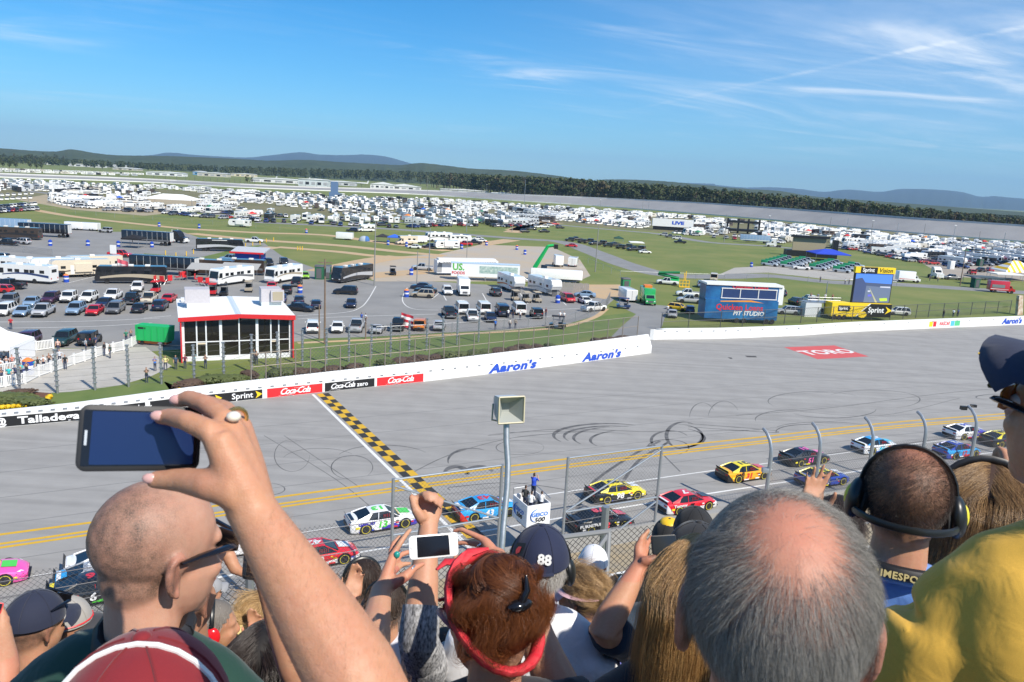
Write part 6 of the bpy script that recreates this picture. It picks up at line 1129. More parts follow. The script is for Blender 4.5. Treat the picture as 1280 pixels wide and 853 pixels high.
def race_meshes():
 b = MB(); hw = .98
 def ring(x, zt, k, zb=.10, cr=.04, fl=0):
  w = hw*k
  return [(x, -w*.95, zb), (x, -w-fl*.3, zb+.12), (x, -w-fl, zb+.30), (x, -w-fl*.6, zt-.26), (x, -w*.985, zt-.13), (x, -w*.93, zt-.04), (x, -w*.8, zt), (x, -w*.4, zt+cr), (x, 0, zt+cr*1.25), (x, w*.4, zt+cr), (x, w*.8, zt), (x, w*.93, zt-.04), (x, w*.985, zt-.13), (x, w+fl*.6, zt-.26), (x, w+fl, zt-.02*0+zb+.30-zt+zt if 0 else zb+.30), (x, w+fl*.3, zb+.12), (x, w*.95, zb)]
 st = [(-2.46, .80, .86, .22, .01, 0), (-2.42, .88, .90, .16, .02, 0), (-2.2, .925, .95, .12, .03, .0), (-1.9, .93, .99, .10, .035, .03), (-1.45, .92, 1, .10, .03, .05), (-1.0, .90, 1, .10, .02, .0), (-.4, .87, .99, .10, .02, 0), (.3, .87, .99, .10, .02, 0), (.85, .86, 1, .10, .03, .0), (1.15, .84, 1, .10, .05, .04), (1.5, .80, 1, .10, .055, .05), (1.85, .74, .98, .10, .05, .03), (2.15, .64, .92, .10, .045, 0), (2.36, .53, .82, .10, .03, 0), (2.47, .42, .68, .12, .01, 0)]
 b.loft([ring(*q) for q in st], 0)
 for sx in (-1.42, 1.38):
  for sy in (-1, 1):
   k = 14; r_ = .43; b.add([(sx+r_*math.cos(2*math.pi*i/k), sy*1.034, max(.11, .35+r_*math.sin(2*math.pi*i/k))) for i in range(k)], [tuple(range(k)) if sy < 0 else tuple(range(k-1, -1, -1))], 1)
 for sy in (-1, 1):          # side skirts and dark rear lower panel
  b.box((0, sy*.985, .12), (2.0, .05, .09), 1)
 b.box((-2.46, 0, .36), (.06, 1.55, .28), 1); b.box((2.44, 0, .14), (.25, 1.35, .08), 1); b.box((2.40, 0, .33), (.14, .9, .12), 1)
 rf = MB(); tw = .62
 rf.loft([[(x, -tw*k, z), (x, -tw*k*.55, z+d), (x, tw*k*.55, z+d), (x, tw*k, z)] for x, k, z, d in ((-.98, .93, 1.24, .015), (-.7, 1, 1.285, .04), (-.2, 1.02, 1.30, .045), (.12, 1, 1.29, .035), (.30, .95, 1.25, .01))], 0)
 for sy in (-1, 1):
  rf.path([(-1.95, sy*.80, .93), (-1.4, sy*.74, 1.08), (-.95, sy*.615, 1.25)], [.07, .085, .06], 5); rf.path([(1.02, sy*.80, .85), (.28, sy*.605, 1.255)], .032, 5); rf.path([(-.50, sy*.86, .87), (-.42, sy*.635, 1.27)], .03, 5)
  rf.add([(-2.0, sy*.80, .92), (-1.35, sy*.88, .89), (-1.02, sy*.63, 1.24), (-1.35, sy*.72, 1.09)], [(0, 1, 2, 3)])
 gl = MB(); B0 = [(-1.95, -.78, .92), (-1.2, -.87, .86), (.95, -.86, .84), (1.12, -.6, .875), (1.12, .6, .875), (.95, .86, .84), (-1.2, .87, .86), (-1.95, .78, .92)]; T0 = [(-.98, -.56, 1.245), (-.85, -.61, 1.25), (.24, -.61, 1.25), (.32, -.5, 1.25), (.32, .5, 1.25), (.24, .61, 1.25), (-.85, .61, 1.25), (-.98, .56, 1.245)]
 n_ = len(B0); gl.add(B0+T0, [(i, (i+1) % n_, n_+(i+1) % n_, n_+i) for i in range(n_)], 0)
 spo = MB(); spo.add([(-2.36, -.80, .90), (-2.36, .80, .90), (-2.46, .80, 1.10), (-2.46, -.80, 1.10), (-2.38, -.80, .90), (-2.38, .80, .90), (-2.48, .80, 1.10), (-2.48, -.80, 1.10)], [(0, 1, 2, 3), (7, 6, 5, 4), (0, 3, 7, 4), (1, 5, 6, 2), (2, 6, 7, 3)])
 wh = MB(); k = 18; ring2 = lambda rr, y: [(rr*math.cos(2*math.pi*i/k), y, rr*math.sin(2*math.pi*i/k)) for i in range(k)]
 r_ = .35; w = .29; wh.loft([ring2(r_*.6, -w/2), ring2(r_*.96, -w/2), ring2(r_, -w*.38), ring2(r_, w*.38), ring2(r_*.96, w/2), ring2(r_*.6, w/2)], 0)
 for s_ in (-1, 1):
  wh.loft([ring2(r_*.86, s_*w*.505), ring2(r_*.75, s_*w*.505)], 1, cap0=False, cap1=False); wh.loft([ring2(r_*.64, s_*w*.47), ring2(r_*.52, s_*w*.33), ring2(r_*.15, s_*w*.42), ring2(.01, s_*w*.44)], 2, cap0=False)
 net = MB()
 for i in range(5): net.box((-.1+i*.13, -.80, 1.04), (.02, .03, .25))
 return b, rf, gl, spo, wh, net
_b, _r, _g, _s, _w, _n = race_meshes()
RMB = dict(spoiler=_s.mesh('spoiler', [BLACK]), wheel=_w.mesh('wheel', [RUBBER, M_('tyre_yellow', (.62, .52, .05), .6), BLACK]), net=_n.mesh('window_net', [RED]), windows=_g.mesh('windows', [GLASSD]))
def solid(n, c): return M_('race_'+n, c, .3, coat=.7)
CC = dict(w=(.80, .80, .80), k=(.01, .01, .012), r=(.66, .02, .03), b=(.02, .06, .42), pb=(.06, .04, .45), lb=(.03, .34, .72), g=(.10, .62, .06), y=(.85, .70, .02), o=(.85, .38, .01), pk=(.85, .10, .42), nr=(.80, .08, .10), gy=(.35, .36, .38), cy=(.05, .55, .75))
def dirn(x, y):
 P = [V((*q, 0)) for q in offs(Y2, 0)]; p = g(x, y); j = min(range(1, len(P)-1), key=lambda i: (P[i]-p).length); t = P[j+1]-P[j-1]; return math.atan2(t.y, t.x)
def race(x, y, num, c1, c2, c3, roof, cn, label, za=.35, sl=.05, spons=None, csp='w', dh=0, cr=None):
 t = thing('race_car', label, 'race car', tuple(g(x, y)+V((0, 0, .034))), dirn(x, y)+R(dh)); pm = race_paint(str(x), CC[c1], CC[c2], CC[c3], za, sl)
 link('body', _b.mesh('body', [pm, BLACK]), t); link('roof', _r.mesh('roof', [solid('roof_'+roof, CC[roof])]), t)
 for n in ('spoiler', 'windows', 'net'): link({'net': 'window_net'}.get(n, n), RMB[n], t)
 for sx in (-1.42, 1.38):
  for sy in (-1, 1): link('wheel', RMB['wheel'], t, (sx, sy*.905, .35))
 nm = solid('ink_'+cn, CC[cn]); rm = solid('ink_'+(cr or cn), CC[cr or cn])
 for sy in (-1, 1):
  if num:
   text('door_number', num, nm, .62, t, frame((-.25, sy*1.0, .52), (1 if sy < 0 else -1, 0, 0), (0, sy, .04)), shear=.15, bold=.03, ext=.006, sx=1.15)
  if spons: text('sponsor_lettering', spons, solid('ink_'+csp, CC[csp]), .3, t, frame((-1.35, sy*1.045, .74), (1 if sy < 0 else -1, 0, 0), (0, sy, .04)), bold=.03, ext=.006, sx=1.3)
  for dx, dz, dw, dh_ in ((.82, .64, .2, .09), (.80, .52, .22, .07), (.84, .42, .16, .06), (.60, .66, .14, .07), (.62, .24, .4, .09), (-.55, .23, .5, .09), (-1.0, .74, .2, .08), (-.98, .24, .2, .1), (1.9, .42, .18, .08), (-1.98, .50, .26, .14)):
   c = 'wrykbwywrk'[int(rng.integers(10))]; MB().box((dx, sy*(1.0 if abs(dx) < 1.1 else 1.006), dz), (dw, .03, dh_)).obj('decal', solid('ink_'+c, CC[c]), t)
  hb = MB(); hb.add([(2.30, sy*.55, .565), (2.12, sy*.80, .625), (1.95, sy*.86, .69), (2.14, sy*.58, .66)], [(0, 1, 2, 3) if sy > 0 else (3, 2, 1, 0)]); ho = hb.obj('headlight_decal', HEADL, t); ho.location = (0, 0, .012)
  MB().box((-2.455, sy*.62, .72), (.03, .32, .12)).obj('tail_light_decal', TAILL, t)
 if num: text('roof_number', num, rm, .82, t, frame((-.32, 0, 1.352), (-1, 0, 0), (0, 0, 1)), bold=.04, ext=.004, sx=1.15)
 for dx, dy, dz, dw, dd in ((1.55, 0, .893, .75, .8), (1.0, .0, .905, .2, 1.1), (-2.2, 0, .972, .22, 1.1)):
  c = cn if dw > .5 else 'wkry'[int(rng.integers(4))]; q = MB().box((0, 0, 0), (dw, dd, .006)).obj('hood_decal' if dx > 0 else 'deck_decal', solid('ink_'+c, CC[c]), t); q.location = (dx, dy, dz); q.rotation_euler = (0, R(7.5) if dx > 1.2 else R(2 if dx > 0 else -2), 0)
 return t
race(477, 657, '13', 'w', 'pb', 'w', 'w', 'g', 'white race car with green number 13 and a purple lower stripe', .36, .10, 'GEICO', 'pb')
race(608, 643, '43', 'lb', 'lb', 'r', 'lb', 'w', 'light blue race car with a red roof number behind the white stand', .3, 0, None, cr='r')
race(769, 622, '98', 'y', 'k', 'k', 'y', 'w', 'yellow and black race car seen through the right hand gate', .62, -.16, None, cr='k')
race(750, 659, '78', 'k', 'k', 'k', 'k', 'nr', 'black race car with red number 78 and a red roof number', .3, 0, 'FURNITURE', 'w', cr='nr')
race(857, 635, '7', 'r', 'w', 'w', 'r', 'k', 'red and white race car with a black number 7', .28, .17, 'Tommy', 'w', cr='w')
race(929, 597, '31', 'o', 'o', 'k', 'y', 'r', 'orange race car with a black tail and red number 31', .3, 0, 'CAT', 'k', cr='k')
race(1005, 578, '51', 'k', 'k', 'k', 'k', 'pk', 'black race car with a pink door number and roof number', .3, 0, None, cr='pk')
race(1027, 604, '5', 'b', 'b', 'b', 'y', 'w', 'royal blue race car with a yellow roof and white number 5', .3, .12, None, cr='b')
race(1093, 563, '47', 'w', 'lb', 'w', 'lb', 'cy', 'white race car with a light blue roof between two fence posts', .45, .1, None, cr='w')
race(1195, 569, '12', 'lb', 'r', 'b', 'b', 'r', 'blue race car with a red skirt and red number 12', .32, .0, None, cr='w')
race(1206, 546, '34', 'w', 'pb', 'w', 'w', 'w', 'white race car with a purple front leading the outer line', .62, .35, None, cr='pb')
race(1252, 555, '19', 'k', 'w', 'k', 'y', 'w', 'black and white race car with a yellow roof farthest ahead at the right', .35, .2, None, cr='k')
race(398, 702, '42', 'r', 'w', 'r', 'r', 'w', 'red race car with a white nose behind the raised arm', .30, .09, None)
race(-27, 729, '10', 'pk', 'pk', 'g', 'g', 'g', 'pink and lime green race car at the left edge', .3, 0, None)
race(123, 746, '6', 'k', 'g', 'w', 'k', 'w', 'black race car with a white and red tail left of the shaved head', .28, .05, None, cr='r')
race(288, 690, '9', 'w', 'w', 'w', 'lb', 'b', 'white race car with a light blue roof between the two phones', .3, 0, None)
race(140, 712, '33', 'w', 'w', 'w', 'w', 'r', 'plain white race car hidden behind the shaved head', .3, 0, None)
race(130, 731, '95', 'lb', 'gy', 'lb', 'gy', 'w', 'grey blue race car beside the black one at the left', .3, 0, None)
# ================================================================ small people
PMAT = [M_('person_skin', (.50, .28, .19), .6), CLOTH, M_('person_trousers', (.04, .05, .09), .8), M_('person_hair', (.035, .02, .012), .7)]
def evalmesh(mb, name, voxel, smooth=3, fac=.5):
 me = bpy.data.meshes.new(name); me.from_pydata(mb.v, [], mb.f); o = bpy.data.objects.new(name, me); TMP.collection.objects.link(o)
 m = o.modifiers.new('r', 'REMESH'); m.mode = 'VOXEL'; m.voxel_size = voxel; m.use_smooth_shade = True
 if smooth: s_ = o.modifiers.new('s', 'SMOOTH'); s_.iterations = smooth; s_.factor = fac
 with bpy.context.temp_override(scene=TMP, view_layer=TMP.view_layers[0]):
  dg = bpy.context.evaluated_depsgraph_get(); dg.update(); out = bpy.data.meshes.new_from_object(o.evaluated_get(dg))
 bpy.data.objects.remove(o); bpy.data.meshes.remove(me); out.name = name; return out
TMP = bpy.data.scenes.new('tmp')
def small_person(pose):
 b = MB()
 b.ell((0, 0, 1.62), (.095, .085, .125), 10, 8); b.tube((0, 0, 1.4), (0, 0, 1.56), .055, 8)
 b.path([(0, 0, .92), (0, 0, 1.1), (.01, 0, 1.3), (0, 0, 1.44)], [.15, .14, .16, .09], 10, flat=1.25)
 st = .09 if pose != 2 else .14
 for sy in (-1, 1):
  b.path([(0, sy*.08, .95), (.02, sy*st, .5), (0, sy*st, .06)], [.095, .068, .05], 8); b.tube((-.06, sy*st, .04), (.16, sy*(st+.02), .035), .045, 8)
  sh = (0, sy*.19, 1.40)
  arm = [sh, (-.02, sy*.25, 1.14), (.06, sy*.25, .9), (.09, sy*.25, .80)] if pose == 0 else [sh, (.14, sy*.25, 1.22), (.24, sy*.11, 1.5), (.25, sy*.06, 1.56)] if pose == 1 else [sh, (-.10, sy*.36, 1.2), (.05, sy*.20, 1.02), (.08, sy*.16, 1.0)] if pose == 2 else [sh, (.06, sy*.24, 1.15), (.27, sy*.18, 1.1), (.33, sy*.14, 1.11)]
  b.path(arm, [.062, .05, .038, .045], 8)
 me = evalmesh(b, 'person', .028, 2); n = len(me.polygons); ce = np.zeros(n*3); me.polygons.foreach_get('center', ce); ce = ce.reshape(-1, 3); mi = np.zeros(n, dtype=np.int32)
 x, y, z = ce[:, 0], ce[:, 1], ce[:, 2]; mi[(z < 1.47) & (z > .9)] = 1; mi[z <= .96] = 2; mi[z < .0] = 3
 hd = (z > 1.54) & ((x < .0) | (z > 1.69)); mi[hd] = 3
 if pose == 0: mi[(np.abs(y) > .2) & (z < 1.18)] = 0
 if pose == 1: mi[(x > .12) & (z > 1.15)] = 0
 if pose == 2: mi[(np.abs(y) > .15) & (z < 1.16) & (x > -.08) & (z > .97)] = 0
 if pose == 3: mi[(x > .14) & (z > .98)] = 0
 for q in PMAT: me.materials.append(q)
 me.polygons.foreach_set('material_index', mi); return me
SPM = [small_person(i) for i in range(4)]
def sperson(x, y, rz, col, label, pose=0, s=1.0, group=None, pos=None):
 o = link('person', SPM[pose], None, pos if pos is not None else g(x, y)+V((0, 0, .03)), R(rz), col); o.scale = (s, s, s); return tag(o, label, 'person', group)
for x, y, rz, c, l, p in ((194, 464, -70, (.03, .18, .62), 'person in a bright blue shirt standing left of the glass building', 1), (207, 463, -70, (.70, .60, .28), 'person in a pale yellow shirt beside the one in bright blue', 2), (220, 462, -70, (.05, .08, .14), 'person in a dark top with a badge before the glass building', 0), (231.5, 461, -70, (.16, .02, .04), 'person in a maroon shirt at the left corner of the glass building', 0), (243, 458, -70, (.03, .45, .55), 'person in a turquoise shirt in front of the glass building', 1), (257, 461, -70, (.04, .04, .05), 'person in black at the left door of the glass building', 1), (321, 456, -70, (.05, .05, .06), 'person in dark clothes by the right part of the glass front', 1), (318, 454, -110, (.1, .1, .11), 'second person in dark clothes by the right part of the glass front', 0),
       (183.5, 478.5, -60, (.03, .05, .04), 'photographer in dark green kneeling at the gravel edge', 1), (73, 441, -70, (.62, .42, .36), 'person in a pink shirt on the gravel beside the short picket fence', 0), (107.5, 440, 40, (.3, .33, .36), 'person in a grey shirt standing by the jeep', 0), (120.5, 436, -150, (.04, .05, .12), 'person in a dark blue jacket by the jeep', 0), (131, 445, 200, (.02, .02, .025), 'person in black leaning on the picket fence', 2), (138, 448, 200, (.03, .06, .05), 'person in dark green and tan trousers at the picket fence', 0), (82, 462, -60, (.02, .02, .02), 'person in black standing at the picket fence', 0), (158, 428.5, -60, (.04, .2, .12), 'person in a green vest behind the picket fence end', 0), (164, 427, -60, (.2, .2, .22), 'person in grey behind the picket fence end', 1),
       (14, 412, -60, (.45, .02, .03), 'person in a red shirt behind the white tent', 0), (452, 404, 60, (.04, .1, .4), 'person with a blue cap behind the silver pickup', 0), (457, 405, 60, (.6, .65, .7), 'person in a pale shirt behind the silver pickup', 0), (619, 412.5, 80, (.03, .15, .55), 'person in a blue shirt standing by the low chain link fence', 0), (637, 411.5, 80, (.6, .55, .5), 'person in a pale shirt by the low chain link fence', 0), (644, 411, 80, (.35, .3, .25), 'person in a tan top by the low chain link fence', 0), (621, 396, -100, (.7, .68, .66), 'person in white at the rear of the dark van', 0), (624, 396.5, -100, (.6, .12, .04), 'person in an orange top at the rear of the dark van', 2), (635, 398, 70, (.75, .75, .75), 'person in a white shirt between the two white vans', 0), (641, 399, 100, (.02, .02, .03), 'person in black between the two white vans', 0), (650, 400, -100, (.75, .75, .74), 'person in a white shirt behind the right white van', 0), (668, 397.5, -100, (.22, .05, .35), 'person in a purple shirt beside the black jeep', 0), (673, 397.5, -90, (.5, .5, .52), 'person in grey beside the black jeep', 0), (678, 397, -80, (.78, .78, .78), 'person in a white shirt at the back of the black jeep', 0), (682, 396.5, -60, (.1, .03, .04), 'person in dark red at the back of the black jeep', 0),
       (699.5, 401, -90, (.75, .75, .74), 'person in a white shirt walking in the lot with another', 0), (704.5, 401.5, -90, (.7, .7, .7), 'person with a backpack walking in the lot', 0), (728, 366, -90, (.7, .72, .74), 'person in a pale shirt at the lot corner', 0), (834, 392, -100, (.75, .75, .75), 'person in white left of the yellow compact car', 0), (1025, 352.5, -90, (.1, .11, .13), 'person in dark clothes on the road before the green topped trucks', 0), (1056, 355.5, -90, (.6, .62, .65), 'person in pale clothes on the road left of the screen', 0), (1061, 355.5, -60, (.1, .1, .12), 'person in dark clothes on the road left of the screen', 0), (1191, 396.5, 80, (.6, .66, .75), 'person in a pale blue shirt behind the far steel fence', 0), (1197, 396, 100, (.08, .12, .25), 'person in navy behind the far steel fence', 0), (1179, 397.5, 90, (.03, .03, .03), 'person in black crouching behind the far steel fence', 3), (1172, 352, -90, (.6, .5, .4), 'person standing before the white semi tractor', 0), (1162, 351, -90, (.1, .1, .12), 'person in black left of the white semi tractor', 0)):
 sperson(x, y, rz, c, l, p)
for i, x in enumerate((1041, 1048, 1053, 1061)):
 sperson(0, 0, -90, [(.05, .05, .06), (.2, .22, .25), (.7, .7, .7), (.25, .06, .05)][i], ['person in black on the railed platform', 'person in grey on the railed platform', 'person in white on the railed platform', 'person in dark red on the railed platform'][i], (1, 0, 0, 1)[i], pos=g(1030, 397)+V((-2.5+i*1.5, 2, 3.05)))
CW = [((.75, .12, .28), 'pink'), ((.72, .10, .25), 'pink'), ((.6, .62, .66), 'pale grey'), ((.03, .03, .035), 'black'), ((.05, .06, .12), 'navy'), ((.5, .6, .75), 'pale blue'), ((.6, .25, .2), 'salmon'), ((.75, .75, .75), 'white'), ((.03, .45, .45), 'turquoise')]
for i, (x, y) in enumerate(((-6, 482), (3, 479), (12, 478), (20, 476), (26.5, 473), (34, 471), (41, 468), (48, 465), (55, 462.5), (62, 460), (68, 457.5), (75, 455), (2, 467), (9, 464), (16, 462), (6, 455), (14, 452), (20, 455), (-3, 458), (24, 462))):
 c, n_ = CW[(i*4+i//3) % 9] if i < 17 else CW[3+i % 2]; sperson(x, y, -62+rng.normal()*15, c, 'spectator in a %s shirt %s' % (n_, 'leaning along the long white picket fence' if i < 12 else 'crowded in front of the white tent'), (3, 1, 0, 2)[i % 4], group='spectators in %s %s' % (n_, 'along the picket fence' if i < 12 else 'by the white tent'))
# ================================================================ grandstand, near fences, flag stand
FLOOR = lambda y: CAMH-1.62-.54*(math.floor(y/.8)+.5)*.8
CONCR = M_('stand_concrete', (.30, .29, .27), .85, var=.1, scale=3); ALU = M_('aluminium', (.5, .51, .52), .4, .8)
sb_ = MB()
for i in range(-2, 9):
 z = FLOOR(i*.8+.1); sb_.box((0, i*.8+.4, z-.3), (44, .8, .6))
tag(sb_.obj('grandstand_steps', CONCR), kind='structure')
for i in range(1, 9):
 bnc = MB(); z = FLOOR(i*.8+.1); bnc.box((0, i*.8+.12, z+.42), (44, .24, .05))
 for k in range(-10, 11): bnc.box((k*2.1, i*.8+.12, z+.2), (.06, .06, .4))
 tag(bnc.obj('bench', ALU), 'long aluminium bench in the %s row of the grandstand below the camera' % ('first', 'second', 'third', 'fourth', 'fifth', 'sixth', 'seventh', 'lowest')[i-1], 'bench', 'grandstand benches')
def bandpts(off): return offs(Y2, off)
strip = MB(); A_, B_ = bandpts(-13.5), bandpts(-40); strip.loft([[(a[0], a[1], .05), (b[0], b[1], .05)] for a, b in zip(A_, B_)], 0, False, False, False, closed=False); tag(strip.obj('walkway', M_('walkway_dirt', (.36, .28, .17), .95, col2=(.27, .24, .19), scale=.8)), kind='structure')
ow = MB(); ow.loft([[(a[0], a[1], 0), (a[0], a[1], 1.1), (b[0], b[1], 1.1), (b[0], b[1], 0)] for a, b in zip(bandpts(-13.6), bandpts(-14.1))], 0, False, False, False, closed=False); tag(ow.obj('outer_wall', CONCR), 'grey concrete outer wall of the track below the grandstand', 'wall')
for k, d in enumerate((-17.5, -20.5)): ribbon('walkway_line', bandpts(d), .25, .07+.01*k, WL, raw=True)
GALV = M_('galvanised_tube', (.34, .37, .40), .4, .6, var=.08, scale=6)
cf = thing('catch_fence', 'tall catch fence of curved steel posts and cables along the near side of the track', 'fence', tuple(g(640, 690)))
def cpost(p, n, h=6.7):      # p foot, n toward the track
 return [p, p+V((0, 0, h*.72))]+[p+V((0, 0, h*.72))+n*(1.5*(1-math.cos(a)))*1.0+V((0, 0, 1.9*math.sin(a))) for a in (R(18), R(38), R(58), R(75))]
DF = 13.85
P_ = [V((*q, 0)) for q in bandpts(-DF)]; cum = [0]
for a, b in zip(P_, P_[1:]): cum.append(cum[-1]+(b-a).length)
def along(s):
 for i in range(len(P_)-1):
  if cum[i] <= s <= cum[i+1]: f = (s-cum[i])/(cum[i+1]-cum[i]); return P_[i].lerp(P_[i+1], f), (P_[i+1]-P_[i]).normalized()
 return P_[-1], (P_[-1]-P_[-2]).normalized()
def proj(q):
 q = np.array(q)-CP; w = q@FW; return 640+FPX*(q@RT)/w, 426.5-FPX*(q@UP)/w
def s_at(px, z=4.0):         # distance along the fence where it crosses a photo column
 best = min(range(0, int(cum[-1]*4)), key=lambda i: abs(proj(along(i/4)[0]+V((0, 0, z)))[0]-px)); return best/4
posts = []
for px in (-330, -70, 200, 330, 490, 962, 1022, 1090, 1156, 1219, 1275, 1330, 1385, 1440):
 p, t = along(s_at(px)); n = V((-t.y, t.x, 0)); pts = cpost(p, n); posts.append((px, p, t, n, pts)); px == 490 or MB().path(pts, [.16]*2+[.13]*4, 8).obj('post', GALV, cf)
for o in cf.children: o.location = -cf.location
def cable_run(sel, hs, r_, nm='cable'):
 for h in hs:
  b = MB(); b.path([pts[0]+(V((0, 0, h)) if h < 4.8 else (pts[min(5, 2+int((h-4.8)/.45))]-pts[0])) for (_, _, _, _, pts) in sel], r_, 4); o = b.obj(nm, M_('steel_cable', (.10, .10, .11), .5, .6), cf); o.location = -cf.location
left = [q for q in posts if q[0] < 500]; right = [q for q in posts if q[0] > 900]
cable_run(left, (1.3, 2.0, 2.8, 3.6, 4.4), .025); cable_run(right, (1.3, 2.0, 2.8, 3.6, 4.4), .025)
wm = MB()
for sel in (left, right):
 for a, b in zip(sel, sel[1:]): meshwire(wm, a[1], b[1], 1.1, 4.7, .27, .009)
def gate(px0, px1, top, mid, low, label, brace, lowbrace):
 p0, t = along(s_at(px0, 3)); p1, _ = along(s_at(px1, 3)); gt = thing('fence_gate', label, 'gate', tuple(p0)); d = p1-p0; Z = lambda f, z: d*f+V((0, 0, z)); r_ = .085
 for f in (0, 1): MB().tube(Z(f, 0), Z(f, top), r_*1.15, 8).obj('post', GALV, gt)
 for z in (top-.06, mid, low): MB().tube(Z(0, z), Z(1, z), r_*.8, 8).obj('rail', GALV, gt)
 MB().tube(Z(brace[0], brace[1]), Z(brace[2], brace[3]), r_*.75, 8).obj('brace', GALV, gt)
 if lowbrace: MB().tube(Z(*lowbrace[:2]), Z(*lowbrace[2:]), r_*.75, 8).obj('brace', GALV, gt)
 b = MB(); meshwire(b, V((0, 0, 0)), d, 1.0, top-.1, .27, .006); b.obj('wire_mesh', WIRE, gt)['kind'] = 'stuff'
 b = MB()
 for i in range(4): b.tube(Z(0, 1.2+i*1.0), Z(1, 1.25+i*1.0), .022, 4)
 b.obj('cable', MATS['steel_cable'], gt); return gt
def zfor(px, py, s_px=None):
 p, _ = along(s_at(px, 3)); return toph2(p, py)
def toph2(p, ytop):
 lo, hi = -5, 40
 for _ in range(40):
  m = (lo+hi)/2
  if proj(p+V((0, 0, m)))[1] > ytop: lo = m
  else: hi = m
 return lo
z1 = zfor(490, 597); gate(490, 625, (z1+zfor(625, 582))/2, (zfor(490, 668)+zfor(625, 648))/2*1.0, 1.0, 'steel mesh fence gate left of the speaker pole', (0, z1-.5, 1, (zfor(625, 648))), None)
z2 = zfor(706, 571); zm = (zfor(706, 640)+zfor(822, 622))/2; gate(706, 822, (z2+zfor(822, 557))/2, zm, .9, 'steel mesh fence gate right of the white flag stand', (0, zm, 1, zfor(822, 562)), (.35, 0, 1, zm-.3))
for f in wm.f[:0]: pass
o = wm.obj('wire_mesh', WIRE, cf); o['kind'] = 'stuff'; o.location = -cf.location
q = [p for p in posts if p[0] == 1219][0]; tip = q[4][-1]
cmr = thing('track_camera', 'pair of black cameras on the curved fence post at the right', 'camera', tuple(tip)); MB().box((-.35, 0, -.2), (.5, .35, .32)).tube((-.1, 0, -.05), (-.3, 0, -.15), .04, 6).obj('camera_body', BLACK, cmr); MB().box((.55, .1, .0), (.5, .25, .22)).tube((.1, 0, .02), (.5, 0, .0), .04, 6).obj('camera_body', BLACK, cmr)
for px in (962, 1156):
 q = [p for p in posts if p[0] == px][0]; zz = toph2(q[1], 588 if px == 962 else 571); jb = thing('junction_box', 'grey box clamped to the fence post %s' % ('left of the blue race car' if px == 962 else 'beside the blue number 12 race car'), 'box', tuple(q[1]+V((-.1, 0, zz)))); MB().rbox((-.2, 0, 0), (.5, .35, .35), .04).obj('case', GALV, jb); MB().tube((0, 0, .05), (.3, 0, .05), .04, 6).obj('bracket', GALV, jb)
fp, ft_ = along(s_at(675, 4)); fn_ = V((-ft_.y, ft_.x, 0)); fz = toph2(fp, 659)
fs = thing('flag_stand', 'white flag stand box with blue lettering above the track', 'stand', tuple(fp), math.atan2(ft_.y, ft_.x))
w_, d_, z0 = 1.65, 2.0, fz+.1; z1_ = max(z0+1.3, toph2(fp, 630)); PW = M_('stand_white', (.82, .82, .82), .5)
for nm, c, dm in (('front_panel', (0, -.1, (z0+z1_)/2), (w_, .06, z1_-z0)), ('side_panel', (-w_/2, d_/2-.1, (z0+z1_)/2), (.06, d_, z1_-z0)), ('side_panel', (w_/2, d_/2-.1, (z0+z1_)/2), (.06, d_, z1_-z0)), ('back_panel', (0, d_-.1, (z0+z1_)/2), (w_, .06, z1_-z0)), ('floor', (0, d_/2-.1, z0+.55), (w_, d_, .1))):
 MB().box(c, dm).obj(nm, PW if nm != 'floor' else STEEL, fs)
IB = M_('print_blue', (.03, .18, .6), .5)
def stencil(c, xd, nd):
 text('lettering', 'GEICO', IB, .36, fs, frame(c+V((0, 0, .06)), xd, nd), bold=.03, sx=1.1); text('lettering', '500', VB, .42, fs, frame(c+V((0, 0, -.30)), xd, nd), bold=.03, shear=.15, sx=1.2)
 sw = MB(); X_ = V(xd); sw.path([c+X_*(-.12-.56*math.sin(a)*1.0)+V((0, 0, .03+.45*math.cos(a)))+V(nd)*.03 for a in [R(10+16*i) for i in range(10)]], [.02+.05*math.sin(i/9*3.14) for i in range(10)], 4, flat=.4); sw.obj('swoosh', IB, fs)
stencil(V((.08, -.15, (z0+z1_)/2)), (1, 0, 0), (0, -1, 0)); stencil(V((-w_/2-.05, d_/2-.1, (z0+z1_)/2)), (0, -1, 0), (-1, 0, 0))
for x in (-w_/2, w_/2):
 MB().tube((x, d_-.1, z1_), (x, d_-.1, z1_+.45), .03, 6).obj('rail_post', STEEL, fs); MB().tube((x, -.1, z0-.1), (x*.8, .1, 0), .09, 6).obj('leg', STEEL, fs)
MB().tube((-w_/2, d_-.1, z1_+.43), (w_/2, d_-.1, z1_+.43), .03, 6).tube((w_/2, -.1, z1_+.3), (w_/2, d_-.1, z1_+.43), .03, 6).obj('rail', STEEL, fs); MB().box((0, d_/2, z0-.15), (1.2, 1.4, .3)).obj('bracket', M_('brown_steel', (.10, .06, .03), .6), fs)
def onstand(x, y, z): return fs.location+MX.Rotation(math.atan2(ft_.y, ft_.x), 4, 'Z') @ V((x, y, z))
for x, y, c, l, ps_, s in ((-.3, 1.25, (.03, .03, .03), 'official in black inside the flag stand', 0, 1.0), (-.3, .45, (.75, .75, .74), 'official in a white shirt with a black cap at the left of the flag stand', 3, .95), (.4, 1.45, (.02, .07, .5), 'flag official in blue standing tallest on the flag stand', 1, 1.08), (.45, .4, (.76, .76, .76), 'official in a white shirt leaning at the right of the flag stand', 3, .9)):
 zp = z0+.6+(.55 if 'tallest' in l else 0); sperson(0, 0, 60, c, l, ps_, s, pos=onstand(x, y, zp))
stp2 = thing('step_box', 'small step inside the flag stand under the official in blue', 'step', tuple(onstand(.4, 1.45, z0+.6))); MB().box((0, 0, .27), (.6, .6, .54)).obj('step', STEEL, stp2)
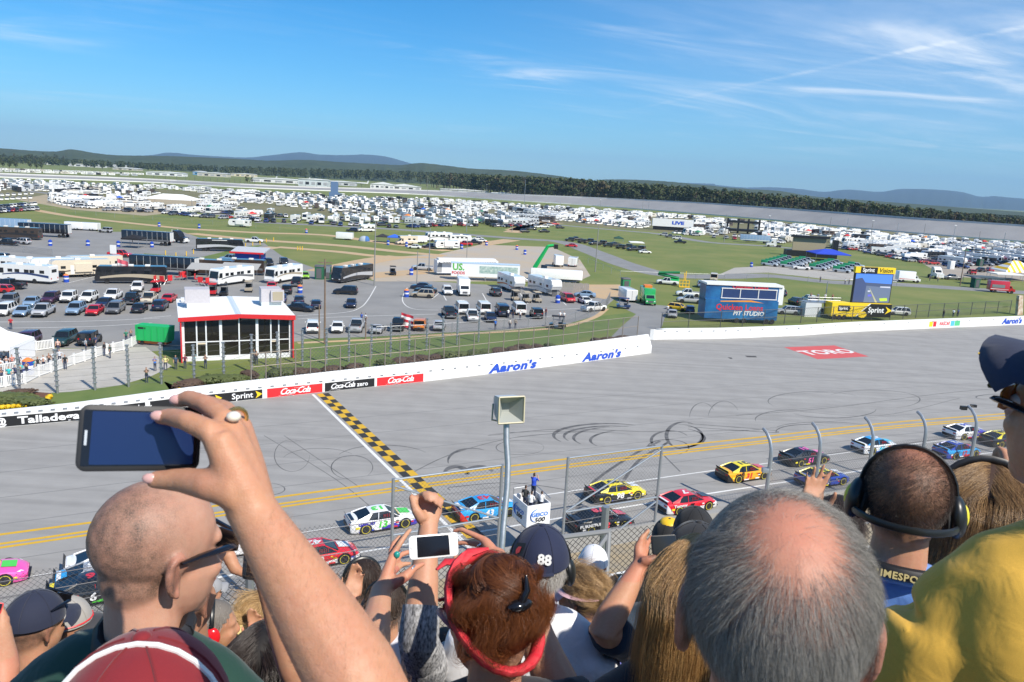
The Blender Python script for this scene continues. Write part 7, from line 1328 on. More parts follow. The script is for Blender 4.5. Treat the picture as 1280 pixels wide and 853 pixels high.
sd_ = 24; sbp = at(629, 680, sd_); sp_t = at(633, 526, sd_); pl = thing('speaker_pole', 'grey horn loudspeaker on a bent steel pole before the flag stand', 'loudspeaker', (sbp.x, sbp.y, 0)); oo = V((sbp.x, sbp.y, 0))
MB().path([V((0, 0, 2)), at(626, 700, sd_)-oo, at(629, 660, sd_)-oo, at(634, 610, sd_)-oo, at(635, 580, sd_)-oo, at(633, 550, sd_)-oo, sp_t-oo], .10, 10).obj('pole', STEEL, pl)
HC = at(634, 509, sd_)-oo; T = MX.Translation(HC) @ MX.Rotation(R(20), 4, 'Z') @ MX.Rotation(R(-3), 4, 'X') @ MX.Diagonal((1, 1, 1, 1)); hb = MB(); s_ = .41
hb.loft([[(-s_, -.38, -s_), (s_, -.38, -s_), (s_, -.38, s_), (-s_, -.38, s_)], [(-s_*.97, -.30, -s_*.97), (s_*.97, -.30, -s_*.97), (s_*.97, -.30, s_*.97), (-s_*.97, -.30, s_*.97)], [(-s_*.9, .15, -s_*.6), (s_*.55, .15, -s_*.6), (s_*.55, .15, s_*.86), (-s_*.9, .15, s_*.86)], [(-s_*.7, .5, -s_*.2), (s_*.2, .5, -s_*.2), (s_*.2, .5, s_*.5), (-s_*.7, .5, s_*.5)]], 0, False, False, True, T); hb.obj('horn', M_('horn_grey', (.42, .46, .50), .45, var=.05), pl)
hb = MB()
for (a, b_, e) in (((-s_, -s_), (s_, -s_), 0), ((s_, -s_), (s_, s_), 0), ((s_, s_), (-s_, s_), 0), ((-s_, s_), (-s_, -s_), 0)): hb.tube(T @ V((a[0], -.4, a[1])), T @ V((b_[0], -.4, b_[1])), .03, 4)
hb.obj('horn_rim', M_('rim_cream', (.55, .50, .36), .5), pl)
hb = MB(); s2 = s_*.93; c4 = [(-s2, -.37, -s2), (s2, -.37, -s2), (s2, -.37, s2), (-s2, -.37, s2)]; i4 = [(-s2*.35, .1, -s2*.45), (s2*.25, .1, -s2*.45), (s2*.25, .1, s2*.3), (-s2*.35, .1, s2*.3)]
hb.add(c4+i4, [(0, 1, 5, 4), (1, 2, 6, 5), (2, 3, 7, 6), (3, 0, 4, 7), (4, 5, 6, 7)], 0, False, T); o = hb.obj('horn_throat', M_('throat_grey', (.34, .36, .34), .6), pl); o.location = (0, -.012, 0)
MB().path([T @ V((-s_*1.05, .1, .1)), T @ V((-s_*1.1, .1, -s_*1.0)), T @ V((0, .05, -s_*1.25)), sp_t-oo], .035, 6).obj('bracket', STEEL, pl)
cl = thing('chain_link_fence', 'black chain link railing at the front edge of the grandstand', 'fence', tuple(at(500, 760, 9)))
CLP = [at(-60, 768, 8.2), at(40, 766, 8.4), at(230, 742, 8.9), at(312, 722, 9.2), at(470, 715, 9.8), at(640, 695, 10.2), at(755, 664, 10.6), at(870, 650, 11), at(1000, 640, 11.6), at(1120, 640, 12), at(1300, 620, 12.6)]
zc = 1.15; DKW = M_('dark_wire', (.06, .06, .065), .5, .5); b = MB()
for i, p in enumerate(CLP):
 q = p-cl.location; MB().tube(q-V((0, 0, 1.3)), q+V((0, 0, .1 if i not in (3, 6) else .35)), .035 if i not in (3, 6) else .05, 8).obj('post', GALV, cl)
for a, c in zip(CLP, CLP[1:]):
 a, c = a-cl.location, c-cl.location; d = c-a; L_ = d.length; d = d/L_; sp = .085; h = 1.2; i = -int(h/sp)
 while i*sp < L_:
  for s_ in (1, -1):
   u0, u1 = (i*sp, i*sp+h) if s_ > 0 else (i*sp+h, i*sp); lo, hi = sorted(((0-u0)/(u1-u0), (L_-u0)/(u1-u0))); t0, t1 = max(0, lo), min(1, hi)
   if t1 > t0: b.tube(a+d*(u0+(u1-u0)*t0)+V((0, 0, -h+h*t0)), a+d*(u0+(u1-u0)*t1)+V((0, 0, -h+h*t1)), .0042, 3)
  i += 1
 MB().tube(a-V((0, 0, 1.2)), c-V((0, 0, 1.2)), .02, 6).obj('rail', GALV, cl)
b.obj('wire_mesh', DKW, cl)['kind'] = 'stuff'
rl = thing('stand_rail', 'bare steel rail sloping down beside the right gate', 'rail', tuple(at(758, 668, 10.4))); oo = rl.location
MB().tube(at(700, 672, 10.2)-oo, at(763, 664, 10.4)-oo, .035, 8).obj('rail', M_('rail_grey', (.20, .21, .22), .6), rl); MB().tube(at(761, 664, 10.4)-oo, at(757, 735, 10.2)-oo, .035, 8).obj('post', M_('rail_grey', (.20, .21, .22), .6), rl); MB().tube(at(760, 668, 10.4)-oo, at(715, 735, 9.8)-oo, .03, 8).obj('brace', M_('rail_grey', (.20, .21, .22), .6), rl)
# ================================================================ the crowd
def skin_mat():
 m = bpy.data.materials.new('skin'); m.use_nodes = True; nt = m.node_tree; b = nt.nodes['Principled BSDF']; N = nt.nodes.new; L = nt.links.new
 b.inputs['Roughness'].default_value = .52; b.inputs['Specular IOR Level'].default_value = .38; b.inputs['Subsurface Weight'].default_value = .10; b.inputs['Subsurface Radius'].default_value = (.012, .004, .0015); b.inputs['Subsurface Scale'].default_value = .5
 oi = N('ShaderNodeObjectInfo'); at_ = N('ShaderNodeAttribute'); at_.attribute_name = 'tone'; sp_ = N('ShaderNodeSeparateColor'); L(at_.outputs['Color'], sp_.inputs[0])
 tc = N('ShaderNodeTexCoord')
 def noise(sc, det, lo, hi, o0, o1):
  n = N('ShaderNodeTexNoise'); n.inputs['Scale'].default_value = sc; n.inputs['Detail'].default_value = det; L(tc.outputs['Object'], n.inputs['Vector']); mr = N('ShaderNodeMapRange'); L(n.outputs[0], mr.inputs[0]); mr.inputs[1].default_value = lo; mr.inputs[2].default_value = hi; mr.inputs[3].default_value = o0; mr.inputs[4].default_value = o1; return mr.outputs[0], n.outputs[0]
 def mix(f, a, c):
  x = N('ShaderNodeMix'); x.data_type = 'RGBA'
  if isinstance(f, float): x.inputs[0].default_value = f
  else: L(f, x.inputs[0])
  L(a, x.inputs[6])
  if isinstance(c, tuple): x.inputs[7].default_value = c
  else: L(c, x.inputs[7])
  return x.outputs[2]
 def mul(a, c):
  n = N('ShaderNodeMath'); n.operation = 'MULTIPLY'; L(a, n.inputs[0])
  if isinstance(c, float): n.inputs[1].default_value = c
  else: L(c, n.inputs[1])
  return n.outputs[0]
 big, _ = noise(28, 4, .35, .7, 0, .38); fine, fh = noise(520, 3, .35, .65, .6, 1.0); mott, _ = noise(160, 4, .4, .7, 0, .2)
 c = mix(big, oi.outputs['Color'], (.50, .20, .13, 1)); c = mix(mott, c, (.58, .36, .26, 1)); c = mix(mul(sp_.outputs[1], .8), c, (.56, .17, .11, 1)); st, _ = noise(60, 5, .3, .7, .55, 1.0); c = mix(mul(mul(sp_.outputs[0], fine), st), c, (.055, .042, .034, 1))
 c = mix(sp_.outputs[2], c, (.42, .12, .10, 1)); L(c, b.inputs['Base Color'])
 bp = N('ShaderNodeBump'); bp.inputs['Strength'].default_value = .5; bp.inputs['Distance'].default_value = .0009; L(fh, bp.inputs['Height']); L(bp.outputs[0], b.inputs['Normal']); return m
SKM = skin_mat()
def cloth_mat(name, wr=.45, sc=20):
 m = bpy.data.materials.new(name); m.use_nodes = True; nt = m.node_tree; b = nt.nodes['Principled BSDF']; N = nt.nodes.new; L = nt.links.new
 b.inputs['Roughness'].default_value = .85; b.inputs['Sheen Weight'].default_value = .15; oi = N('ShaderNodeObjectInfo'); tc = N('ShaderNodeTexCoord')
 n1 = N('ShaderNodeTexNoise'); n1.inputs['Scale'].default_value = sc; n1.inputs['Detail'].default_value = 2.5; n1.inputs['Distortion'].default_value = .8; n2 = N('ShaderNodeTexNoise'); n2.inputs['Scale'].default_value = 700
 for n in (n1, n2): L(tc.outputs['Object'], n.inputs['Vector'])
 mr = N('ShaderNodeMapRange'); L(n2.outputs[0], mr.inputs[0]); mr.inputs[3].default_value = .82; mr.inputs[4].default_value = 1.12; vm = N('ShaderNodeVectorMath'); vm.operation = 'SCALE'; L(oi.outputs['Color'], vm.inputs[0]); L(mr.outputs[0], vm.inputs['Scale']); L(vm.outputs[0], b.inputs['Base Color'])
 b1 = N('ShaderNodeBump'); b1.inputs['Strength'].default_value = wr; b1.inputs['Distance'].default_value = .008; L(n1.outputs[0], b1.inputs['Height']); b2 = N('ShaderNodeBump'); b2.inputs['Strength'].default_value = .2; b2.inputs['Distance'].default_value = .0008; L(n2.outputs[0], b2.inputs['Height']); L(b1.outputs[0], b2.inputs['Normal']); L(b2.outputs[0], b.inputs['Normal']); return m
SHIRT = cloth_mat('shirt_fabric'); CAPM = cloth_mat('cap_fabric', .12, 30)
PATT = M_('knit_black_white', (.03, .03, .035), .9, col2=(.55, .55, .56), scale=150, det=2, stretch=(1, .4, .4)); GLOSS = M_('glossy_black', (.008, .008, .01), .12); LENSO = M_('amber_lens', (.45, .14, .02), .08, spec=.8)
def hair_mat(c1, c2):
 k = 'hair_%d_%d_%d' % tuple(int(q*999) for q in c1)+'_%d' % int(c2[0]*999)
 if k in MATS: return MATS[k]
 m = bpy.data.materials.new(k); MATS[k] = m; m.use_nodes = True; nt = m.node_tree; b = nt.nodes['Principled BSDF']; N = nt.nodes.new; L = nt.links.new; b.inputs['Roughness'].default_value = .36; b.inputs['Specular IOR Level'].default_value = .55
 hi = N('ShaderNodeHairInfo'); mx = N('ShaderNodeMix'); mx.data_type = 'RGBA'; L(hi.outputs['Random'], mx.inputs[0]); mx.inputs[6].default_value = (*c1, 1); mx.inputs[7].default_value = (*c2, 1); L(mx.outputs[2], b.inputs['Base Color']); return m
class Head:
 def __init__(s, hc, yaw, pitch=0, sc=1.0, roll=0):
  s.c = V(hc); s.s = sc; y, p = R(yaw), R(pitch); F = V((math.cos(y)*math.cos(p), math.sin(y)*math.cos(p), -math.sin(p))); Lf = V((-math.sin(y), math.cos(y), 0)); U = F.cross(Lf)
  if roll: q = MX.Rotation(R(roll), 3, F); Lf = q @ Lf; U = q @ U
  s.F, s.L, s.U = F, Lf, U; s.T = MX(((F.x, Lf.x, U.x, s.c.x), (F.y, Lf.y, U.y, s.c.y), (F.z, Lf.z, U.z, s.c.z), (0, 0, 0, 1))) @ MX.Diagonal((sc, sc, sc, 1)); s.Ti = s.T.inverted()
 def p(s, f, l, u): return s.T @ V((f, l, u))
CRC_, CRR = np.array((-.012, 0, .032)), np.array((.099, .078, .088))
def head_mb(b, h, chin=1.0):
 T = h.T
 b.ell(CRC_, CRR, 20, 14, T=T); b.ell((.035, 0, -.035), (.062, .062, .085), 16, 12, T=T); b.ell((-.035, 0, -.03), (.055, .058, .06), 14, 10, T=T); b.ell((.058, 0, -.092), (.032*chin, .034, .026), 12, 8, T=T)
 b.ell((.074, 0, .022), (.022, .05, .018), 12, 8, T=T); b.path([(.088, 0, .02), (.106, 0, -.018), (.112, 0, -.032)], [.008, .0105, .013], 8, T=T); b.ell((.100, .012, -.035), (.010, .008, .008), 8, 6, T=T); b.ell((.100, -.012, -.035), (.010, .008, .008), 8, 6, T=T)
 b.ell((.092, 0, -.061), (.011, .024, .007), 10, 6, T=T); b.ell((.089, 0, -.073), (.011, .021, .008), 10, 6, T=T)
 for sy in (-1, 1):
  b.ell((.066, sy*.038, -.028), (.024, .020, .022), 10, 8, T=T); E = T @ MX.Translation((-.012, sy*.0755, -.010)) @ MX.Rotation(R(sy*-14), 4, 'Z') @ MX.Rotation(R(-8), 4, 'Y')
  pts = [(.012*math.cos(a)*1.0+.018*math.cos(a), 0, .036*math.sin(a)-.004*(math.sin(a) < 0)) for a in [R(-70+30*i) for i in range(9)]]
  b.path([(q[0]*.62, sy*.006, q[2]*.85) for q in [(-p[0], 0, p[2]) for p in pts]], [.0048, .006, .0068, .0072, .0072, .007, .0062, .0056, .0045], 6, T=E); b.ell((-.002, sy*.001, -.004), (.014, .005, .026), 10, 8, T=E); b.ell((-.002, sy*.004, -.031), (.008, .005, .009), 8, 6, T=E)
def hand_generic(b, w, d, n, sc=1.0, curl=.5, side=1, spread=.0, thumb=.6):
 d = V(d).normalized(); n = V(n); n = (n-d*n.dot(d)).normalized(); l = n.cross(d)*side; P = lambda a, c, e: w+(d*a+l*c+n*e)*sc
 mc = [(.088, -.030, 0), (.094, -.010, -.002), (.090, .011, 0), (.080, .030, .003)]; ln = [(.040, .025, .020), (.044, .028, .021), (.041, .026, .020), (.032, .020, .018)]; rr = [.0088, .009, .0085, .0075]
 for m in mc: b.path([P(-.02, m[1]*.55, .0), P(.035, m[1]*.9, 0), P(*m)], [.019*sc, .017*sc, .012*sc], 8)
 b.path([P(.03, -.025, .004), P(.06, 0, .004), P(.05, .026, .004)], [.014*sc, .015*sc, .013*sc], 8)
 for i, m in enumerate(mc):
  a = curl*(.55+.12*i); p = V(P(*m)); pts = [p]; dirv = (d+l*spread*(i-1.5)*.18).normalized(); ang = 0
  for k, q in enumerate(ln[i]):
   ang += a*(1.0, 1.25, .8)[k]; v = dirv*math.cos(ang)+n*math.sin(ang); p = p+v*q*sc; pts.append(p)
  b.path(pts, [rr[i]*1.12*sc, rr[i]*1.02*sc, rr[i]*.95*sc, rr[i]*.72*sc], 8)
 t0, t1 = P(.012, -.026, .006), P(.040, -.052, .016+.01*thumb); t2 = t1+(d*.85-l*.25+n*.5*thumb).normalized()*.034*sc; t3 = t2+(d*.9+l*.1*thumb+n*.55*thumb).normalized()*.026*sc
 b.path([t0, t1, t2, t3], [.018*sc, .0135*sc, .0105*sc, .0078*sc], 8)
def hand_px(b, wrist, mcps, fingers, thumb, rp=.015, rf=.0088):
 for m in mcps: b.path([wrist, wrist.lerp(m, .55), m], [rp*1.35, rp*1.2, rp*.9], 8)
 for a, c in zip(mcps, mcps[1:]): b.path([wrist.lerp(a, .8), wrist.lerp(c, .8)], rp*.95, 8); b.path([wrist.lerp(a, .45), wrist.lerp(c, .45)], rp*1.1, 8)
 for pts in fingers: k = len(pts); b.path(pts, [rf*(1.18-.12*i) if i < k-1 else rf*.74 for i in range(k)], 10)
 k = len(thumb); b.path(thumb, [rp*1.2, rp*1.0, rf*1.22, rf*.85][-k:] if k <= 4 else rf, 10)
def arm_mb(b, sh, el, wr, sc=1.0, k=1.0):
 sh, el, wr = V(sh), V(el), V(wr)
 b.path([sh, sh.lerp(el, .35), sh.lerp(el, .8), el, el.lerp(wr, .22), el.lerp(wr, .5), el.lerp(wr, .8), wr, wr+(wr-el).normalized()*.02], [.056*k, .053*k, .044*k, .042*k, .047*k, .042*k, .033*k, .028*k, .027*k], 12)
CREW = []
def finish_body(root, b, voxel, h, skin, style, label=None):
 me = evalmesh(b, 'body', voxel, 4, .55); n = len(me.vertices); co = np.zeros(n*3); me.vertices.foreach_get('co', co); co = co.reshape(-1, 3); Ti = np.array(h.Ti); lc = co@Ti[:3, :3].T+Ti[:3, 3]
 f, l, u = lc.T; ul = np.interp(f, [-.12, -.03, .0, .03, .06, .085, .1], [-.062, -.058, -.02, .025, .062, .085, .1]); hm_ = np.clip((u-ul)/.015, 0, 1)*(np.linalg.norm(lc-CRC_, axis=1) < .14)
 ton = np.zeros((n, 4)); ton[:, 3] = 1; lips = ((f > .092) & (np.abs(l) < .026) & (u < -.054) & (u > -.082)); ton[lips, 2] = .7
 ears = (np.abs(l) > .080) & (np.abs(u) < .05); ton[ears, 1] = .45; nose = (f > .104) & (np.abs(u+.02) < .03); ton[nose, 1] = .4
 if style == 'stubble': ton[:, 0] = hm_*.8*np.clip(.45+1.1*np.clip(-f/.1, -.3, .7)+.7*np.clip(-u/.06+.5, 0, 1), .2, 1.2)
 elif style == 'buzz': top = np.exp(-(((f+.02)/.05)**2+(l/.05)**2))*(u > .07); ton[:, 0] = hm_*np.clip(1.05-.6*top, 0, 1); ton[:, 1] = np.maximum(ton[:, 1], top*.5)
 elif style == 'balding': top = np.exp(-(np.abs((f+.060)/.048)**2+np.abs(l/.042)**2))*(u > .03); ton[:, 0] = hm_*.75*(1-top); ton[:, 1] = np.maximum(ton[:, 1], top*.45)
 elif style == 'full': ton[:, 0] = hm_*.9
 jaw = ((u < -.03) & (f > .0) & (u > -.12) & (np.abs(l) < .075));
 if style in ('stubble', 'buzz', 'balding'): ton[jaw, 0] = np.maximum(ton[jaw, 0], .16)
 a = me.color_attributes.new('tone', 'FLOAT_COLOR', 'POINT'); a.data.foreach_set('color', ton.ravel().astype(np.float32)); me.materials.append(SKM)
 o = link('body', me, root, -root.location); o.color = (*skin, 1); return o
def hair_curves(name, par, root, strands, m, r0):
 k = len(strands[0]); cu = bpy.data.hair_curves.new(name); cu.add_curves([k]*len(strands)); P = np.array([[tuple(q) for q in s_] for s_ in strands], dtype=np.float32)
 cu.attributes['position'].data.foreach_set('vector', P.ravel()) if 'position' in cu.attributes else cu.points.foreach_set('position', P.ravel())
 ra = cu.attributes.get('radius') or cu.attributes.new('radius', 'FLOAT', 'POINT'); rr = np.tile(np.linspace(1, .35, k)*r0, len(strands)).astype(np.float32); ra.data.foreach_set('value', rr); cu.materials.append(m)
 o = bpy.data.objects.new(name, cu); COL.objects.link(o); o.parent = par
 o.location = -root.location-(par.location if par is not root else V((0, 0, 0))); return o
def roots(n, cond, grow=1.0, seed=1):
 r_ = np.random.default_rng(seed); out = []; nn = 0
 while nn < n:
  d = r_.normal(size=(n*3, 3)); d /= np.linalg.norm(d, axis=1)[:, None]; p = CRC_+d*CRR*grow; nr = d/CRR; nr /= np.linalg.norm(nr, axis=1)[:, None]; f, l, u = p.T
  m = cond(f, l, u, r_.random(len(f))); out.append(np.concatenate([p[m], nr[m]], 1)); nn += int(m.sum())
 return np.concatenate(out)[:n]
ULIM = lambda f: np.interp(f, [-.12, -.03, .0, .03, .06, .085, .1], [-.055, -.052, -.012, .03, .066, .085, .1])
def grow_strands(h, R0, step, length, k, clear=1.0, seed=2):
 r_ = np.random.default_rng(seed); p = R0[:, :3].copy(); nr = R0[:, 3:].copy(); n = len(p); L_ = length(p, r_)/(k-1); out = [p.copy()]
 for i in range(1, k):
  d = step(p, nr, i/(k-1), r_); d /= np.maximum(np.linalg.norm(d, axis=1), 1e-6)[:, None]; p = p+d*L_[:, None]
  q = (p-CRC_)/(CRR*clear); rad_ = np.linalg.norm(q, axis=1); ins = rad_ < 1; p[ins] = CRC_+(q[ins]/rad_[ins][:, None])*CRR*clear; q = (p-CRC_)/CRR; nr = q/CRR; nr /= np.linalg.norm(nr, axis=1)[:, None]; out.append(p.copy())
 S_ = np.stack(out, 1); T = np.array(h.T); return S_@T[:3, :3].T+T[:3, 3]
DOWNL = lambda h: np.array(h.T.to_3x3().transposed() @ V((0, 0, -1)))/h.s
def shell(h, cond, g_, name, root, col, extra=None):
 b = MB(); nu, nv = 28, 18; vs, ok = [], []
 for i in range(nv+1):
  for j in range(nu):
   a, t = 2*math.pi*j/nu, math.pi*i/nv; p = CRC_+CRR*g_*np.array((math.sin(t)*math.cos(a), math.sin(t)*math.sin(a), math.cos(t))); vs.append(h.T @ V(p)); ok.append(bool(cond(p[0], p[1], p[2])))
 for i in range(nv):
  for j in range(nu):
   q = (i*nu+j, (i+1)*nu+j, (i+1)*nu+(j+1) % nu, i*nu+(j+1) % nu)
   if sum(ok[x] for x in q) >= 3: b.f.append(q); b.m.append(0); b.s.append(True)
 b.v = [tuple(q) for q in vs]
 if extra: extra(b)
 o = b.obj(name, col, root, 60); o.location = -root.location; return o
def hair(root, h, kind, c1, c2, n=6000, seed=3, r0=.00022):
 m = hair_mat(c1, c2); und = M_('scalp_'+'%d_%d' % (int(c1[0]*999), int(c1[1]*999)), tuple(q*.6 for q in c1), .7); dl = DOWNL(h); rn = np.random.default_rng(seed)
 cond = lambda f, l, u, rd=0: (u > ULIM(f))
 if kind == 'short':
  sh = shell(h, lambda f, l, u: u > ULIM(f)+.004, 1.045, 'hair', root, und); R0 = roots(n, lambda f, l, u, rd: u > ULIM(f), 1.03, seed)
  st = grow_strands(h, R0, lambda p, nr, t, r_: nr*.55+dl*(.5+.5*t)+np.array((-.45, 0, 0))+r_.normal(size=p.shape)*.22, lambda p, r_: .022+.02*r_.random(len(p)), 5, 1.03, seed)
 elif kind == 'buzz':
  sh = root; R0 = roots(n, lambda f, l, u, rd: (u > ULIM(f)) & (rd > .85*np.exp(-(((f+.02)/.05)**2+(l/.05)**2))*(u > .07)), 1.005, seed)
  st = grow_strands(h, R0, lambda p, nr, t, r_: nr*.9+np.array((-.2, 0, -.35))+r_.normal(size=p.shape)*.2, lambda p, r_: .006+.006*r_.random(len(p)), 3, 1.0, seed)
 elif kind == 'balding':
  sh = root; tp = lambda f, l, u: np.exp(-(np.abs((f+.060)/.048)**2+np.abs(l/.042)**2))*(u > .03); cl = np.random.default_rng(5).normal(size=(160, 3))*.09
  R0 = roots(n, lambda f, l, u, rd: (u > ULIM(f)-.004) & (rd > (.978*np.minimum(1, 1.45*tp(f, l, u)))) & (rd > .35*(f > -.0)*(u > .07)), 1.004, seed); cr_ = np.array((-.075, 0, .10))
  def stp(p, nr, t, r_):
   q = (p[:, None, :]-cl[None, :40, :]); j = np.argmin((q**2).sum(2), 1); sw = cl[j+100]*1.6; o_ = p-cr_; o_ = o_-nr*(o_*nr).sum(1)[:, None]; o_ /= np.maximum(np.linalg.norm(o_, axis=1), .02)[:, None]
   return nr*(.30-.28*t)+o_*.7+np.array((-.25, 0, 0))+dl*.3+sw+r_.normal(size=p.shape)*.14
  st = grow_strands(h, R0, stp, lambda p, r_: (.016+.022*r_.random(len(p)))*(1-.5*tp(p[:, 0], p[:, 1], p[:, 2])), 7, 1.008, seed)
 elif kind == 'long':
  sh = shell(h, lambda f, l, u: (u > ULIM(f)+.0), 1.06, 'hair', root, und); R0 = roots(n, lambda f, l, u, rd: (u > ULIM(f)) & ((u > -.02) | (rd > .4)), 1.05, seed); ph = rn.random(3)*6
  def stp(p, nr, t, r_):
   side = np.sign(p[:, 1]+.004); wav = np.sin(p[:, 2]*70+p[:, 1]*40+ph[0])*.16; b_ = np.array((-.5, 0, 0))*(p[:, 2] > .02)[:, None]
   return dl*(.55+.8*t)+nr*(.35*(1-t)-.02)+b_+np.stack([wav, side*(.45*(p[:, 2] > .06))+.0*wav, 0*wav], 1)+r_.normal(size=p.shape)*.07
  st = grow_strands(h, R0, stp, lambda p, r_: (.20+.14*r_.random(len(p))), 12, 1.09, seed)
 elif kind in ('updo', 'bun'):
  bun = np.array((-.055, 0, .105)) if kind == 'updo' else np.array((-.128, 0, .035)); br_ = np.array((.062, .066, .055)) if kind == 'updo' else np.array((.04, .045, .042))
  def ex(b): b.ell(tuple(bun), tuple(br_*.9), 16, 10, T=h.T)
  sh = shell(h, lambda f, l, u: u > ULIM(f), 1.06, 'hair', root, und, ex); R0 = roots(int(n*.6), lambda f, l, u, rd: u > ULIM(f), 1.05, seed)
  def stp(p, nr, t, r_):
   d = bun-p; d /= np.linalg.norm(d, axis=1)[:, None]; tn = d-nr*(d*nr).sum(1)[:, None]; return tn+nr*.12+r_.normal(size=p.shape)*.10+np.stack([0*p[:, 0], .34*np.sin(p[:, 2]*75+p[:, 0]*30), .25*np.sin(p[:, 1]*85+p[:, 0]*40)], 1)
  st1 = grow_strands(h, R0, stp, lambda p, r_: np.minimum(.15, np.linalg.norm(bun-p, axis=1)*.98)*(.7+.35*r_.random(len(p))), 10, 1.06, seed)
  k = n-len(st1); d = rn.normal(size=(k, 3)); d /= np.linalg.norm(d, axis=1)[:, None]; c = []
  ax = rn.normal(size=(26, 3)); ax[:, 0] *= .5; ax /= np.linalg.norm(ax, axis=1)[:, None]; cen = rn.normal(size=(26, 3)); cen /= np.linalg.norm(cen, axis=1)[:, None]; j = np.argmax(d@cen.T, 1); A = ax[j]; p = d.copy()
  for t in range(10):
   q = p*(1+.06*np.sin(j*2.1+t*.35))[:, None]; c.append(bun+q*br_*(.97+.10*rn.random((k, 1)) if t == 0 else .97+.08*((j % 5)/5.)[:, None]+.02)); tn = np.cross(A, p); tn /= np.maximum(np.linalg.norm(tn, axis=1), 1e-4)[:, None]; p = p+tn*.16; p /= np.linalg.norm(p, axis=1)[:, None]
  S_ = np.stack(c, 1); T = np.array(h.T); st2 = S_@T[:3, :3].T+T[:3, 3]; st = np.concatenate([st1, st2])
  R2 = roots(max(60, n//25), lambda f, l, u, rd: (u > .05) & (f < -.02), 1.25, seed+4); st3 = grow_strands(h, R2, lambda p, nr, t, r_: nr*.3+dl*(.2+t)+r_.normal(size=p.shape)*.25, lambda p, r_: .02+.03*r_.random(len(p)), 10, 1.1, seed); st = np.concatenate([st, st3])
 elif kind == 'fringe':
  sh = shell(h, lambda f, l, u: (u > ULIM(f)) & (u < .045), 1.04, 'hair', root, und); R0 = roots(n, lambda f, l, u, rd: (u > ULIM(f)-.012) & (u < .03) & (f < .03), 1.03, seed)
  st = grow_strands(h, R0, lambda p, nr, t, r_: nr*.4+dl*.8+np.array((-.2, 0, 0))+r_.normal(size=p.shape)*.2, lambda p, r_: .018+.016*r_.random(len(p)), 5, 1.03, seed)
 o = hair_curves('hair_strands', sh if sh is not root else root, root, st, m, r0)
 if sh is not root: o.location = (0, 0, 0)
 return sh
def cap(root, h, col, brim=0, bcol=None, under=None, name='cap', opening=False, button=None, rings_=14, tilt=0, lift=0):
 b = MB(); rx, ry, rz_ = .112, .093, .112; nu = 36; rings = []
 for i in range(rings_):
  t = (i/(rings_-1))**.9*R(89); rings.append([(-.012+rx*math.cos(t)*math.cos(a), ry*math.cos(t)*math.sin(a), .028+rz_*math.sin(t)*(1.0 if i else .85)) for a in [2*math.pi*j/nu for j in range(nu)]])
 T = h.T @ MX.Translation((0, 0, lift)) @ MX.Rotation(R(tilt), 4, 'Y'); b.loft(rings, 0, True, False, True, T); o = b.obj(name, CAPM, root, 60); o.location = -root.location; o.color = (*col, 1)
 sm = MB()
 for k in range(6):
  a = R(60*k+30); sm.path([T @ V((-.012+rx*1.006*math.cos(t)*math.cos(a), ry*1.006*math.cos(t)*math.sin(a), .028+rz_*1.006*math.sin(t))) for t in [R(3+11*q) for q in range(8)]], .0016, 4)
 so_ = sm.obj('seam', CAPM, o); so_.color = (*[q*.75 for q in col], 1)
 bt = MB().ell((-.012, 0, .028+rz_), (.010, .010, .006), 10, 6, T=T).obj('button', CAPM, o); bt.color = (*(button or col), 1)
 if brim is not None:
  bb = MB(); top, bot = [], []
  B_ = T @ MX.Rotation(R(brim), 4, 'Z')
  for j in range(15):
   a = R(-62+124*j/14); e = .075*math.cos(a*1.15)**.6; x0, y0 = rx*math.cos(a)-.012, ry*math.sin(a); zc = .030-.018*(abs(math.sin(a))**2); top.append([(x0, y0, zc), (x0+e*.5, y0*1.03, zc-.004), (x0+e, y0*1.02, zc-.016-.02*abs(math.sin(a)))]);
  b2 = MB(); b2.loft([[B_ @ V(q) for q in (r_+[(q[0], q[1], q[2]-.004) for q in r_[::-1]])] for r_ in top], 0, True, True, True); bo = b2.obj('brim', CAPM, o, 50); bo.color = (*(bcol or col), 1)
 if opening:
  q = MB(); S_ = T @ MX.Rotation(R(180), 4, 'Z'); q.path([S_ @ V((rx*1.01*math.cos(a)*1.0+.012, ry*1.012*math.sin(a), .026)) for a in [R(-30+6*i) for i in range(11)]], .006, 6, flat=1.0); so2 = q.obj('strap', CAPM, o); so2.color = (*col, 1)
 return o
def headset(root, h, col=(.01, .012, .012), over=True, cups=None, behind=False, name='headset', r=.006):
 b = MB(); o = None
 if over: b.path([h.p(-.012, .089*math.cos(a), .030+.095*math.sin(a)) for a in [R(-4+188/16*i) for i in range(17)]], [.005]+[r]*15+[.005], 8, flat=1.6)
 if behind: b.path([h.p(-.115*math.sin(a)-.005, .100*math.cos(a), -.022) for a in [R(12*i) for i in range(16)]], .0055, 8, flat=1.5)
 m = M_('headset_plastic', (.010, .012, .013), .35); o = b.obj(name, m, root); o.location = -root.location
 for sy in (-1, 1):
  q = MB(); T = h.T @ MX.Translation((-.008, sy*.094, -.004)) @ MX.Rotation(R(sy*8), 4, 'X'); q.ell((0, 0, 0), (.036, .021, .046), 16, 10, T=T); c = q.obj('ear_cup', cups or m, o); e = MB(); e.ell((0, sy*.014, .003), (.017, .010, .024), 14, 8, T=T); M2 = M_('oval_yellow', (.72, .62, .04), .4)
  if cups is None and behind: e.obj('emblem', M2, c)
  k = MB(); k.ell((0, -sy*.016, 0), (.033, .012, .042), 14, 8, T=T); k.obj('cushion', M_('cushion', (.02, .02, .02), .8), c)
 return o
